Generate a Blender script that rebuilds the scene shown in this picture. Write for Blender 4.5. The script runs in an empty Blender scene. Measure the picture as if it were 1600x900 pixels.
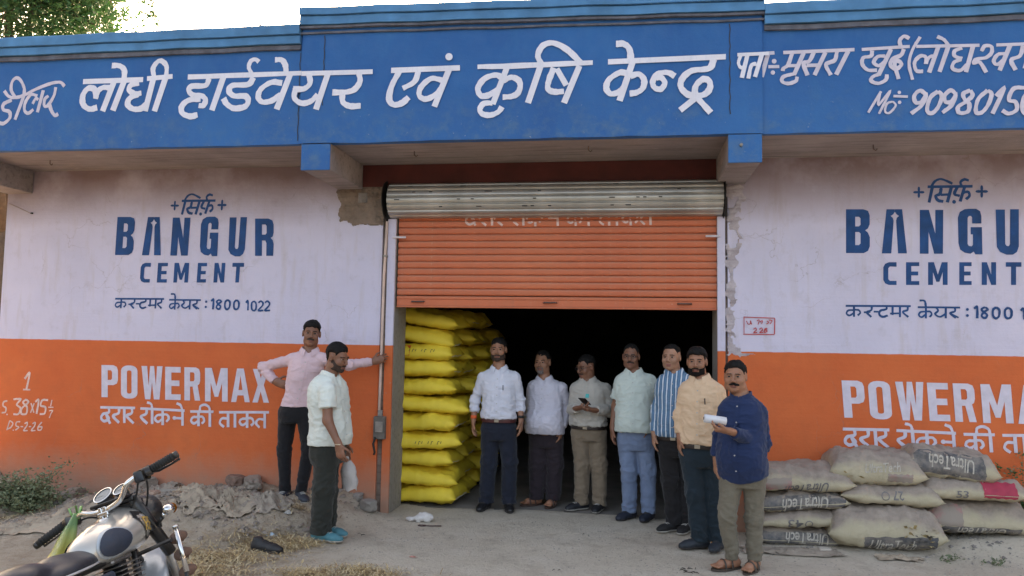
import bpy, math, random
import numpy as np
from mathutils import Vector, Matrix
from mathutils.geometry import tessellate_polygon
from mathutils.bvhtree import BVHTree

# ------------------------------------------------------------------ camera, world, sun, exposure
SC = bpy.context.scene
COL = SC.collection
YAW, PITCH, ROLL = 0.1478218786, 0.0725411830, 0.0168358979
CAM = np.array([2.176054267, -7.044202286, 1.6])
FPX = 1200.0
_f = np.array([-math.sin(YAW)*math.cos(PITCH), math.cos(YAW)*math.cos(PITCH), math.sin(PITCH)])
_r0 = np.array([math.cos(YAW), math.sin(YAW), 0.0]); _u0 = np.cross(_r0, _f)
_r = _r0*math.cos(ROLL)+_u0*math.sin(ROLL); _u = -_r0*math.sin(ROLL)+_u0*math.cos(ROLL)
cd = bpy.data.cameras.new("camera"); cd.sensor_width = 36; cd.lens = FPX/1600*36; cd.clip_end = 3000; cd.clip_start = .05
cam = bpy.data.objects.new("camera", cd); COL.objects.link(cam)
cam.matrix_world = Matrix([[_r[i], _u[i], -_f[i], CAM[i]] for i in range(3)]+[[0, 0, 0, 1]])
SC.camera = cam
SUN_EL, SUN_AZ = math.radians(15), math.radians(-8)      # low sun behind the building, azimuth from +Y
w = bpy.data.worlds.new("World"); SC.world = w; w.use_nodes = True
nt = w.node_tree; bg = nt.nodes["Background"]; sk = nt.nodes.new("ShaderNodeTexSky")
sk.sky_type = 'NISHITA'; sk.sun_disc = False; sk.sun_elevation = SUN_EL; sk.sun_rotation = SUN_AZ
sk.dust_density = 10.0; sk.air_density = 0.7; sk.ozone_density = 0.0
tint = nt.nodes.new('ShaderNodeMix'); tint.data_type = 'RGBA'; tint.blend_type = 'MULTIPLY'; tint.inputs[0].default_value = 1.0
tint.inputs[7].default_value = (1.12, 1.0, .85, 1)      # dusty evening air: the whole sky a little warmer
nt.links.new(sk.outputs[0], tint.inputs[6]); nt.links.new(tint.outputs[2], bg.inputs[0]); bg.inputs[1].default_value = 0.13
sl = bpy.data.lights.new("sun", 'SUN'); sl.energy = 1.5; sl.angle = math.radians(3); sl.color = (1, .86, .7)
so = bpy.data.objects.new("sun", sl); COL.objects.link(so)
sd = Vector((math.sin(SUN_AZ)*math.cos(SUN_EL), math.cos(SUN_AZ)*math.cos(SUN_EL), math.sin(SUN_EL)))
so.rotation_euler = sd.to_track_quat('Z', 'Y').to_euler()
SC.view_settings.view_transform = 'Standard'; SC.view_settings.look = 'None'
SC.view_settings.exposure = 3.2; SC.view_settings.gamma = 1
SC.cycles.max_bounces = 8; SC.cycles.diffuse_bounces = 4

def ray(px, py):
    return _f+_r*(px-800)/FPX-_u*(py-450)/FPX
def onY(px, py, Y=0.0):
    d = ray(px, py); return CAM+d*(Y-CAM[1])/d[1]
def onZ(px, py, Z=0.0):
    d = ray(px, py); return CAM+d*(Z-CAM[2])/d[2]
def scaleY(px, py, Y=0.0):                       # metres per photo pixel at that place
    return abs(onY(px, py+1, Y)[2]-onY(px, py, Y)[2])

# ------------------------------------------------------------------ objects, tags
def link(o, parent=None):
    COL.objects.link(o)
    if parent is not None: o.parent = parent
    return o
def tag(o, label=None, cat=None, group=None, kind=None):
    if label: o['label'] = label
    if cat: o['category'] = cat
    if group: o['group'] = group
    if kind: o['kind'] = kind
    return o
def empty(name, loc=(0, 0, 0), rz=0.0, label=None, cat=None, group=None, parent=None):
    o = bpy.data.objects.new(name, None); o.empty_display_size = .1
    link(o, parent); o.location = loc; o.rotation_euler = (0, 0, rz)
    return tag(o, label, cat, group)
def copy_tree(o, parent=None):
    c = o.copy(); COL.objects.link(c); c.parent = parent
    for ch in list(o.children): copy_tree(ch, c)
    return c
def mesh_obj(name, V, Fc, mat, parent=None, smooth=False, mi=None, loc=None):
    me = bpy.data.meshes.new(name)
    V = np.asarray(V, dtype=np.float32).reshape(-1, 3)
    if isinstance(Fc, np.ndarray):
        n, k = Fc.shape
        me.vertices.add(len(V)); me.vertices.foreach_set('co', V.ravel())
        me.loops.add(n*k); me.loops.foreach_set('vertex_index', Fc.ravel().astype(np.int32))
        me.polygons.add(n); me.polygons.foreach_set('loop_start', np.arange(0, n*k, k, dtype=np.int32))
        me.update(calc_edges=True)
    else:
        me.from_pydata(V.tolist(), [], Fc)
    for m in (mat if isinstance(mat, (list, tuple)) else [mat]): me.materials.append(m)
    if mi is not None: me.polygons.foreach_set('material_index', np.asarray(mi, dtype=np.int32))
    if smooth: me.polygons.foreach_set('use_smooth', np.ones(len(me.polygons), dtype=bool))
    me.update()
    o = bpy.data.objects.new(name, me); link(o, parent)
    if loc is not None: o.location = loc
    return o

class MB:
    """collects simple shapes, builds ONE mesh object"""
    def __init__(s): s.v = []; s.f = []; s.m = []; s.cur = 0
    def add(s, V, Fc):
        b = len(s.v); s.v += [tuple(map(float, p)) for p in V]; s.f += [tuple(i+b for i in q) for q in Fc]; s.m += [s.cur]*len(Fc)
        return s
    def box(s, x0, x1, y0, y1, z0, z1, M=None, bev=0.0):
        if bev <= 0:
            V = [(x, y, z) for x in (x0, x1) for y in (y0, y1) for z in (z0, z1)]
            Fc = [(0, 1, 3, 2), (4, 6, 7, 5), (0, 4, 5, 1), (2, 3, 7, 6), (0, 2, 6, 4), (1, 5, 7, 3)]
        else:
            V = []; idx = {}
            for i, x in enumerate((x0, x1)):
                for j, y in enumerate((y0, y1)):
                    for k, z in enumerate((z0, z1)):
                        sx, sy, sz = (1-2*i)*bev, (1-2*j)*bev, (1-2*k)*bev
                        for a, p in enumerate([(x, y+sy, z+sz), (x+sx, y, z+sz), (x+sx, y+sy, z)]):
                            idx[i, j, k, a] = len(V); V.append(p)
            g = lambda i, j, k, a: idx[i, j, k, a]
            Fc = []
            for i in (0, 1):
                Fc.append((g(i, 0, 0, 0), g(i, 1, 0, 0), g(i, 1, 1, 0), g(i, 0, 1, 0)))
                Fc.append((g(0, i, 0, 1), g(1, i, 0, 1), g(1, i, 1, 1), g(0, i, 1, 1)))
                Fc.append((g(0, 0, i, 2), g(1, 0, i, 2), g(1, 1, i, 2), g(0, 1, i, 2)))
                for j in (0, 1):
                    Fc.append((g(i, j, 0, 0), g(i, j, 1, 0), g(i, j, 1, 1), g(i, j, 0, 1)))
                    Fc.append((g(i, 0, j, 0), g(i, 1, j, 0), g(i, 1, j, 2), g(i, 0, j, 2)))
                    Fc.append((g(0, i, j, 1), g(1, i, j, 1), g(1, i, j, 2), g(0, i, j, 2)))
                    for k in (0, 1): Fc.append((g(i, j, k, 0), g(i, j, k, 1), g(i, j, k, 2)))
        if M is not None: V = [tuple(M @ Vector(p)) for p in V]
        return s.add(V, Fc)
    def tube(s, pts, r, n=8, caps=True, flat=1.0):
        P = [Vector(p) for p in pts]; R = r if isinstance(r, (list, tuple)) else [r]*len(P)
        V = []; Fc = []; prev = None
        for i, p in enumerate(P):
            t = (P[min(i+1, len(P)-1)]-P[max(i-1, 0)]).normalized()
            if prev is None:
                a = t.orthogonal().normalized()
            else:
                a = (prev-t*prev.dot(t)).normalized()
            prev = a; b = t.cross(a)
            for k in range(n):
                an = 2*math.pi*k/n; V.append(p+(a*math.cos(an)+b*math.sin(an)*flat)*R[i])
        for i in range(len(P)-1):
            for k in range(n): Fc.append((i*n+k, i*n+(k+1) % n, (i+1)*n+(k+1) % n, (i+1)*n+k))
        if caps: Fc.append(tuple(range(n))[::-1]); Fc.append(tuple((len(P)-1)*n+k for k in range(n)))
        return s.add(V, Fc)
    def lathe(s, prof, n=20, M=None, closed=True):
        V = []; Fc = []
        for (r, z) in prof:
            for k in range(n): V.append((r*math.cos(2*math.pi*k/n), r*math.sin(2*math.pi*k/n), z))
        for i in range(len(prof)-1):
            for k in range(n): Fc.append((i*n+k, i*n+(k+1) % n, (i+1)*n+(k+1) % n, (i+1)*n+k))
        if closed: Fc.append(tuple(range(n))[::-1]); Fc.append(tuple((len(prof)-1)*n+k for k in range(n)))
        if M is not None: V = [tuple(M @ Vector(p)) for p in V]
        return s.add(V, Fc)
    def prism(s, poly, d0, d1, M=None):
        """polygon (x,z) extruded along y from d0 to d1"""
        n = len(poly); V = [(x, d0, z) for x, z in poly]+[(x, d1, z) for x, z in poly]
        Fc = [tuple(range(n)), tuple(range(2*n-1, n-1, -1))]+[(i, i+n, (i+1) % n+n, (i+1) % n) for i in range(n)]
        if M is not None: V = [tuple(M @ Vector(p)) for p in V]
        return s.add(V, Fc)
    def build(s, name, mat, parent=None, smooth=False, auto=None):
        o = mesh_obj(name, s.v, s.f, mat, parent, smooth, s.m if isinstance(mat, (list, tuple)) else None)
        if auto:
            import bmesh
            bm = bmesh.new(); bm.from_mesh(o.data); bmesh.ops.recalc_face_normals(bm, faces=bm.faces)
            for e in bm.edges:
                if len(e.link_faces) == 2 and e.calc_face_angle(0) > math.radians(auto): e.smooth = False
            for f in bm.faces: f.smooth = True
            bm.to_mesh(o.data); bm.free()
        return o

# ------------------------------------------------------------------ numpy noise
def vnoise(P, seed=0):
    P = np.asarray(P, dtype=np.float64)
    i = np.floor(P).astype(np.int64); f = P-i; f = f*f*(3-2*f)
    def h(a, b, c):
        n = (a*73856093) ^ (b*19349663) ^ (c*83492791) ^ (seed*2654435761)
        n = (n ^ (n >> 13))*1274126177 & 0x7fffffff
        return ((n ^ (n >> 16)) & 0xffff)/32767.5-1
    r = 0
    for a in (0, 1):
        for b in (0, 1):
            for c in (0, 1):
                wgt = (f[..., 0] if a else 1-f[..., 0])*(f[..., 1] if b else 1-f[..., 1])*(f[..., 2] if c else 1-f[..., 2])
                r = r+wgt*h(i[..., 0]+a, i[..., 1]+b, i[..., 2]+c)
    return r
def fbm(P, oct=4, seed=0):
    r = 0; a = 1.0; P = np.asarray(P, float)
    for k in range(oct): r = r+a*vnoise(P*2**k, seed+k); a *= .5
    return r

# ------------------------------------------------------------------ materials
class NT:
    def __init__(s, name):
        s.m = bpy.data.materials.new(name); s.m.use_nodes = True; s.t = s.m.node_tree
        s.b = s.t.nodes['Principled BSDF']; s.co = s.n('ShaderNodeTexCoord')
    def n(s, typ, **k):
        x = s.t.nodes.new(typ)
        for a, b in k.items():
            if a.startswith('i_'):
                key = a[2:]; key = int(key) if key.isdigit() else key
                s.put(x.inputs[key], b)
            else: setattr(x, a, b)
        return x
    def put(s, sock, v):
        if hasattr(v, 'is_output') or isinstance(v, bpy.types.NodeSocket): s.t.links.new(v, sock)
        else:
            if isinstance(v, (tuple, list)) and len(v) == 3 and sock.type == 'RGBA': v = (*v, 1)
            sock.default_value = v
    def mapping(s, scale=(1, 1, 1), loc=(0, 0, 0), coord='Object'):
        x = s.n('ShaderNodeMapping'); s.t.links.new(s.co.outputs[coord], x.inputs[0])
        x.inputs['Scale'].default_value = scale; x.inputs['Location'].default_value = loc; return x.outputs[0]
    def noise(s, scale=5, detail=4, rough=.55, vec=None, dist=0):
        x = s.n('ShaderNodeTexNoise'); x.inputs['Scale'].default_value = scale; x.inputs['Detail'].default_value = detail
        x.inputs['Roughness'].default_value = rough; x.inputs['Distortion'].default_value = dist
        s.t.links.new(vec if vec is not None else s.co.outputs['Object'], x.inputs['Vector']); return x.outputs['Fac']
    def ramp(s, fac, lo, hi, a=0.0, b=1.0):
        x = s.n('ShaderNodeMapRange'); x.clamp = True; s.put(x.inputs[0], fac)
        for i, v in zip((1, 2, 3, 4), (lo, hi, a, b)): x.inputs[i].default_value = v
        return x.outputs[0]
    def math(s, op, a, b=0.0, c=None):
        x = s.n('ShaderNodeMath', operation=op); s.put(x.inputs[0], a); s.put(x.inputs[1], b)
        if c is not None: s.put(x.inputs[2], c)
        return x.outputs[0]
    def mix(s, fac, a, b):
        x = s.n('ShaderNodeMix', data_type='RGBA'); s.put(x.inputs[0], fac); s.put(x.inputs[6], a); s.put(x.inputs[7], b); return x.outputs[2]
    def xyz(s, vec=None):
        x = s.n('ShaderNodeSeparateXYZ'); s.t.links.new(vec if vec is not None else s.co.outputs['Object'], x.inputs[0]); return x.outputs
    def bump(s, h, strength=.3, dist=.01, prev=None):
        x = s.n('ShaderNodeBump'); x.inputs['Strength'].default_value = strength; x.inputs['Distance'].default_value = dist
        s.put(x.inputs['Height'], h)
        if prev is not None: s.t.links.new(prev, x.inputs['Normal'])
        return x.outputs[0]
    def done(s, col=None, rough=None, normal=None, metal=None, **k):
        if col is not None: s.put(s.b.inputs['Base Color'], col)
        if rough is not None: s.put(s.b.inputs['Roughness'], rough)
        if metal is not None: s.put(s.b.inputs['Metallic'], metal)
        if normal is not None: s.t.links.new(normal, s.b.inputs['Normal'])
        for a, b in k.items(): s.put(s.b.inputs[a.replace('_', ' ')], b)
        return s.m
def sc(c, f): return tuple(min(1, x*f) for x in c)
MC = {}
def simple(name, col, rough=.7, var=.18, scale=7, bump=.25, bscale=40, bd=.004, metal=0.0, dust=0.0, dustcol=(.30, .26, .22), **k):
    if name in MC: return MC[name]
    t = NT(name); a = t.noise(scale, 4); c = t.mix(t.ramp(a, .3, .7), sc(col, 1-var), sc(col, 1+var))
    if dust > 0: c = t.mix(t.ramp(t.noise(scale*.7, 5, .65), .62-dust*.4, .85-dust*.4, 0, min(1, dust*1.3)), c, dustcol)
    m = t.done(c, rough, t.bump(t.noise(bscale, 4), bump, bd) if bump else None, metal, **k)
    MC[name] = m; return m

def make_wall_mat():
    t = NT('painted_plaster_wall'); x = t.xyz()
    wav = t.math('MULTIPLY', t.math('SUBTRACT', t.noise(9, 3), .5), .012)
    z = t.math('ADD', x[2], wav)
    up = t.ramp(z, 1.563, 1.569)
    n1 = t.noise(1.3, 5, .6); n2 = t.noise(6, 6, .7); n3 = t.noise(30, 4, .6)
    st = t.noise(2.2, 5, .65, t.mapping((5, 1, .7)))        # vertical run stains
    white = t.mix(t.ramp(n1, .3, .7), (.55, .525, .66), (.625, .595, .735))
    white = t.mix(t.ramp(n2, .55, .75, 0, .42), white, (.39, .35, .39))
    white = t.mix(t.ramp(st, .52, .74, 0, .38), white, (.45, .38, .34))
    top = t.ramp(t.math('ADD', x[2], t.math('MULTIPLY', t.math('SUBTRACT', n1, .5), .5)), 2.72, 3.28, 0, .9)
    white = t.mix(t.math('MULTIPLY', top, t.ramp(n1, .1, .5)), white, (.19, .125, .13))   # rust-brown stain plus the canopy's shade painted into the wall top
    white = t.mix(t.ramp(n3, .70, .76, 0, .5), white, (.3, .27, .25))
    org = t.mix(t.ramp(n1, .3, .7), (.55, .112, .030), (.63, .150, .042))
    org = t.mix(t.ramp(n2, .5, .8, 0, .35), org, (.37, .105, .042))
    low = t.math('ADD', x[2], t.math('MULTIPLY', t.math('SUBTRACT', n2, .5), .45))
    org = t.mix(t.ramp(low, .55, .10, 0, .85), org, (.33, .22, .16))       # mud splash at the foot
    org = t.mix(t.ramp(n3, .69, .75, 0, .5), org, (.35, .27, .22))
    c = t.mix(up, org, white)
    vo = t.n('ShaderNodeTexVoronoi', feature='DISTANCE_TO_EDGE'); vo.inputs['Scale'].default_value = 1.7
    wv = t.n('ShaderNodeVectorMath', operation='ADD'); t.put(wv.inputs[0], t.co.outputs['Object'])
    nn = t.n('ShaderNodeTexNoise'); nn.inputs['Scale'].default_value = 4; nn.inputs['Detail'].default_value = 6
    sv = t.n('ShaderNodeVectorMath', operation='SCALE'); t.t.links.new(nn.outputs['Color'], sv.inputs[0]); sv.inputs['Scale'].default_value = .45
    t.t.links.new(t.co.outputs['Object'], nn.inputs['Vector']); t.t.links.new(sv.outputs[0], wv.inputs[1]); t.t.links.new(wv.outputs[0], vo.inputs['Vector'])
    ck = t.math('MULTIPLY', t.ramp(vo.outputs['Distance'], .0, .006, 1, 0), t.ramp(t.noise(1.1, 2), .52, .6))
    c = t.mix(t.math('MULTIPLY', ck, .45), c, (.22, .17, .15))
    tr = t.noise(3, 3, .5, t.mapping((.5, 1, 12)))
    h = t.math('ADD', t.math('MULTIPLY', n2, 1.0), t.math('ADD', t.math('MULTIPLY', n3, .25), t.math('MULTIPLY', tr, .3)))
    nb = t.bump(h, .55, .012); nb = t.bump(t.math('MULTIPLY', ck, -1.0), .5, .004, nb)
    return t.done(c, .85, nb)
def make_blue_mat(name='blue_painted_concrete'):
    t = NT(name); x = t.xyz(); n1 = t.noise(1.1, 5, .6); n2 = t.noise(7, 6, .7); n3 = t.noise(35, 5, .7)
    st = t.noise(1.6, 6, .7, t.mapping((4, 1, 1.0)))
    c = t.mix(t.ramp(n1, .3, .7), (.011, .088, .30), (.020, .128, .375))
    c = t.mix(t.ramp(st, .50, .8, 0, .30), c, (.04, .18, .40))
    lowf = t.ramp(t.math('ADD', x[2], t.math('MULTIPLY', t.math('SUBTRACT', n1, .5), .8)), 3.75, 3.36)
    c = t.mix(t.math('MULTIPLY', lowf, t.ramp(n2, .46, .70, 0, .6)), c, (.12, .19, .27))
    c = t.mix(t.math('MULTIPLY', lowf, t.ramp(n3, .66, .73, 0, .75)), c, (.36, .40, .42))
    c = t.mix(t.ramp(n3, .73, .77, 0, .5), c, (.34, .38, .42))
    h = t.math('ADD', n2, t.math('MULTIPLY', n3, .4))
    return t.done(c, t.ramp(n2, .3, .7, .55, .8), t.bump(h, .5, .01))
def make_concrete(name, c1, c2, stain=(.15, .12, .10), s=1.0):
    t = NT(name); n1 = t.noise(1.5*s, 6, .65); n2 = t.noise(12*s, 6, .7); g = t.noise(3, 4, .6, t.mapping((.6, 7, 7)))
    c = t.mix(t.ramp(n1, .3, .7), c1, c2); c = t.mix(t.ramp(g, .5, .7, 0, .6), c, stain); c = t.mix(t.ramp(n2, .6, .75, 0, .4), c, sc(c2, 1.25))
    return t.done(c, .9, t.bump(t.math('ADD', n2, g), .6, .012))
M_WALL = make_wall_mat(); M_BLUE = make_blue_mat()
M_SOFFIT = make_concrete('raw_soffit_concrete', (.22, .19, .185), (.34, .295, .285), (.12, .10, .095))
M_CONC = make_concrete('grey_concrete', (.22, .20, .18), (.33, .30, .27))
M_PLASTER = make_concrete('broken_bare_plaster', (.16, .12, .095), (.30, .235, .19), (.07, .055, .05), 3)
M_MAROON = simple('maroon_lintel_paint', (.085, .016, .014), .8, .3, 3)
M_INT = simple('shade_toned_interior_plaster', (.055, .05, .048), .95, .25, 2)  # gloom of the unlit room put into the plaster colour
M_FLOOR = simple('dusty_cement_floor', (.19, .17, .15), .95, .25, 3, .4, 25)
M_ROOF = simple('roof_screed', (.3, .28, .26), .9)
def brush_mat(name, col, under):
    t = NT(name); n = t.noise(5, 4, .6); g = t.noise(7, 5, .65, t.mapping((6, 1, 1.4))); s_ = t.noise(70, 3, .6)
    c = t.mix(t.ramp(n, .3, .7), sc(col, .93), sc(col, 1.05)); c = t.mix(t.ramp(g, .52, .82, 0, .26), c, under); c = t.mix(t.ramp(s_, .66, .74, 0, .55), c, under)
    return t.done(c, .75, t.bump(g, .3, .004))
M_LET_W = brush_mat('white_brush_paint', (.76, .75, .84), (.25, .34, .52))
M_LET_P = simple('pale_grey_paint', (.60, .56, .66), .75, .10, 14, .15)
M_LET_B = simple('navy_stencil_paint', (.008, .058, .20), .75, .25, 8, .15)
M_LET_FAINT = simple('thin_chalky_paint', (.68, .50, .46), .85, .2, 30, .1)
M_LET_RED = simple('red_marker_paint', (.45, .05, .05), .8, .2, 30, .1)
M_CRACK = simple('crack_shadow_line', (.045, .05, .06), .95, .2, 20, 0)

# ------------------------------------------------------------------ painted lettering
def smooth_pts(P, per=6):
    P = [np.array(p, float) for p in P]
    if len(P) < 3: return P
    out = []
    for i in range(len(P)-1):
        p0 = P[i-1] if i > 0 else P[0]*2-P[1]; p1 = P[i]; p2 = P[i+1]; p3 = P[i+2] if i+2 < len(P) else P[-1]*2-P[-2]
        for k in range(per):
            t = k/per; out.append(.5*((2*p1)+(-p0+p2)*t+(2*p0-5*p1+4*p2-p3)*t*t+(-p0+3*p1-3*p2+p3)*t**3))
    out.append(P[-1]); return out
def ribbon2(P, wd):
    """2D polyline -> list of (left, right) points, mitred"""
    P = [np.array(p, float) for p in P]; n = len(P); L = []; R = []
    seg = [(P[i+1]-P[i])/max(1e-9, np.linalg.norm(P[i+1]-P[i])) for i in range(n-1)]
    for i in range(n):
        if i == 0: t = seg[0]; k = 1
        elif i == n-1: t = seg[-1]; k = 1
        else:
            t = seg[i-1]+seg[i]; q = np.linalg.norm(t); t = t/q if q > 1e-6 else seg[i]; k = min(1.6, 1/max(.3, abs(t@seg[i])))
        nn = np.array([-t[1], t[0]])*wd/2*k; L.append(P[i]+nn); R.append(P[i]-nn)
    return L, R
class Lettering:
    def __init__(s, Y, eps=.002): s.Y = Y; s.eps = eps; s.items = []      # items: ('s', pts(x,z), width) / ('p', loops)
    def stroke(s, off, pts, wd, smooth=True, k=.25):
        ab = [(off[0]+x*k, off[1]+y*k) for x, y in pts]
        W = [onY(a, b, s.Y) for a, b in ab]; P = [(q[0], q[2]) for q in W]
        sc_ = scaleY(*ab[len(ab)//2], s.Y)
        s.items.append(('s', smooth_pts(P) if smooth and len(P) > 2 else P, wd*k*sc_)); return s
    def poly(s, off, loops, k=.25):
        s.items.append(('p', [[(lambda q: (q[0], q[2]))(onY(off[0]+x*k, off[1]+y*k, s.Y)) for x, y in lp] for lp in loops])); return s
    def dot(s, off, c, r, k=.25, n=14, star=False):
        pts = []
        for i in range(n if not star else 32):
            a = 2*math.pi*i/(n if not star else 32); rr = r if not star else r*(.27+.73*abs(math.cos(2*a))**2.5)
            pts.append((c[0]+rr*math.cos(a), c[1]+rr*math.sin(a)))
        return s.poly(off, [pts], k)
    def glyph(s, off, ch, x0, x1, y0, y1, dy=0.0, k=.25):
        """unit glyph in the box x0..x1, y0 (top) .. y1 (bottom); dy: slope of the baseline"""
        f = lambda p: (x0+p[0]*(x1-x0), y1+(y0-y1)*p[1]+dy*p[0])
        for loops in GLY[ch]: s.poly(off, [[f(p) for p in lp] for lp in loops], k)
        return s
    def moved(s, dx, dz=0.0, sx=1.0, ax=0.0):
        o = Lettering(s.Y, s.eps)
        g = lambda p: (ax+(p[0]-ax)*sx+dx, p[1]+dz)
        for it in s.items:
            if it[0] == 's': o.items.append(('s', [g(p) for p in it[1]], it[2]))
            else: o.items.append(('p', [[g(p) for p in lp] for lp in it[1]]))
        return o
    def mesh(s, jitter=.0008):
        V = []; Fc = []
        for n, it in enumerate(s.items):
            y = s.Y-s.eps-.00012*n; b = len(V)
            if it[0] == 's':
                L, R = ribbon2(it[1], it[2])
                rn = random.Random(n*7+1); ph = rn.uniform(0, 6)
                for kk, (l, r) in enumerate(zip(L, R)):
                    j = rn.uniform(-jitter, jitter); wv = 1+(.09*math.sin(kk*.45+ph)+.05*math.sin(kk*1.7+ph*2) if len(L) > 3 and jitter else 0); m_ = (l+r)/2; l = m_+(l-m_)*wv; r = m_+(r-m_)*wv; yk = y-2.2e-5*((len(V)-b)//2); V += [(l[0]+j, yk, l[1]+j), (r[0]-j, yk, r[1]+j)]
                Fc += [(b+2*i, b+2*i+1, b+2*i+3, b+2*i+2) for i in range(len(L)-1)]
            else:
                flat = [p for lp in it[1] for p in lp]
                V += [(p[0], y, p[1]) for p in flat]
                Fc += [tuple(b+i for i in t) for t in tessellate_polygon([[Vector((p[0], p[1], 0)) for p in lp] for lp in it[1]])]
        return V, Fc
    def build(s, name, mat, parent, label=None):
        V, Fc = s.mesh(); o = mesh_obj(name, V, Fc, mat, parent); return tag(o, label)
def rr(x0, y0, x1, y1, r, ry=None, n=4):
    ry = ry or r; out = []
    for cx, cy, a0 in ((x1-r, y1-ry, 0), (x0+r, y1-ry, 90), (x0+r, y0+ry, 180), (x1-r, y0+ry, 270)):
        for i in range(n+1): a = math.radians(a0+90*i/n); out.append((cx+r*math.cos(a), cy+ry*math.sin(a)))
    return out
GLY = {
 'P': [[[(0, 0), (0, 1), (.72, 1), (.93, .95), (1, .84), (1, .54), (.93, .43), (.72, .38), (.38, .38), (.38, 0)], [(.38, .54), (.58, .54), (.64, .59), (.64, .79), (.58, .84), (.38, .84)]]],
 'O': [[rr(0, 0, 1, 1, .42, .16), rr(.36, .15, .64, .85, .13, .05)]],
 'W': [[[(0, 1), (.27, 1), (.335, .40), (.41, 1), (.60, 1), (.68, .40), (.74, 1), (1, 1), (.85, 0), (.585, 0), (.5, .52), (.42, 0), (.17, 0)]]],
 'E': [[[(0, 0), (0, 1), (1, 1), (1, .83), (.40, .83), (.40, .59), (.92, .59), (.92, .42), (.40, .42), (.40, .17), (1, .17), (1, 0)]]],
 'R': [[[(0, 0), (0, 1), (.72, 1), (.93, .95), (1, .84), (1, .60), (.94, .50), (.84, .46), (1, 0), (.66, 0), (.52, .42), (.36, .42), (.36, 0)], [(.36, .58), (.58, .58), (.64, .63), (.64, .80), (.58, .85), (.36, .85)]]],
 'r': [[[(0, 0), (0, 1), (.72, 1), (.93, .95), (1, .84), (1, .62), (.95, .52), (.84, .48), (.95, .42), (1, .32), (.97, 0), (.60, 0), (.61, .34), (.55, .41), (.37, .41), (.37, 0)], [(.37, .57), (.56, .57), (.62, .61), (.62, .80), (.56, .84), (.37, .84)]]],
 'M': [[[(0, 0), (0, 1), (.30, 1), (.5, .45), (.70, 1), (1, 1), (1, 0), (.75, 0), (.75, .56), (.58, .14), (.42, .14), (.25, .56), (.25, 0)]]],
 'A': [[[(0, 0), (.32, 1), (.68, 1), (1, 0), (.73, 0), (.67, .2), (.34, .2), (.27, 0)], [(.40, .36), (.61, .36), (.5, .80)]]],
 'X': [[[(0, 0), (.32, .52), (.03, 1), (.37, 1), (.51, .72), (.66, 1), (.98, 1), (.69, .52), (1, 0), (.67, 0), (.5, .33), (.33, 0)]]],
 'C': [[[(1, .80), (1, 1), (.42, 1), (.14, .93), (0, .78), (0, .22), (.14, .07), (.42, 0), (1, 0), (1, .18), (.5, .18), (.38, .26), (.38, .74), (.5, .81)]]],
 'N': [[[(0, 0), (0, 1), (.36, 1), (.66, .45), (.66, 1), (1, 1), (1, 0), (.66, 0), (.36, .52), (.36, 0)]]],
 'T': [[[(.34, 0), (.34, .80), (0, .80), (0, 1), (1, 1), (1, .80), (.66, .80), (.66, 0)]]],
}
# ------------------------------------------------------------------ ground
def hgt(x, y):
    x = np.asarray(x, float); y = np.asarray(y, float)
    P = np.stack([x, y, np.zeros_like(x)], -1)
    prof = np.interp(x, [-9, -5, -4, -3.45, -3.2, -2.95, -2.55, -1.5, -1.05, -.74, -.3, -.08, .05, 3.2, 4.4, 5.2, 6.5, 9], [.05, .12, .17, .10, -.02, .06, .12, .23, .20, .22, .14, .02, 0, 0, .03, .13, .2, .1])
    reach = np.interp(x, [-4.5, -3.2, -2.5, -1, -.4, .0], [1.5, 1.2, 1.9, 1.7, 1.1, .6])
    fall = np.clip((1+y/reach)*1.9, 0, 1); fall = fall*fall*(3-2*fall)
    lump = .05*fbm(P*3.1, 3, 5)+.034*fbm(P*9, 3, 9)
    inm = np.clip(prof*8, 0, 1)*fall*(x < 0.1)*(1-.9*np.exp(-((x+.86)**2+(y+.45)**2)/.09))
    z = prof*fall+lump*inm
    z = z+(.010*fbm(P*1.3, 3, 21)+.004*fbm(P*6, 3, 31)+.0022*fbm(P*22, 2, 41))*np.clip(-y*2.5+.1, 0, 1)
    z = z-.012*np.exp(-((y+2.1-.15*x)/.3)**2)*(x > .2)
    rear = .04*fbm(P*.6, 3, 77)
    z = np.where((y < -5) | (np.abs(x-1) > 8), z+rear*.6, z)
    inside = (y > .02) & (x > -4.2) & (x < 7.4) & (y < 9.2)
    spill = (y < .42+.10*fbm(P*2.3, 3, 55)) & (x > -.03) & (x < 3.01) & (y > -.3)      # yard dust trodden over the sill
    z = np.where(inside, np.where(spill, .0015, -.08), z)
    return z
def axis(lo, hi, step, far):
    a = list(np.arange(lo, hi+1e-6, step)); s = step; x = hi
    while x < far: s *= 1.35; x += s; a.append(x)
    s = step; x = lo
    while x > -far: s *= 1.35; x -= s; a.insert(0, x)
    return np.array(a)
gx = axis(-5.2, 6.6, .045, 900); gy = axis(-5.4, .70, .04, 900)
GX, GY = np.meshgrid(gx, gy, indexing='ij'); GZ = hgt(GX, GY)
nx, ny = GX.shape
ii = np.arange(nx*ny).reshape(nx, ny)
quads = np.stack([ii[:-1, :-1], ii[1:, :-1], ii[1:, 1:], ii[:-1, 1:]], -1).reshape(-1, 4)
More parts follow.
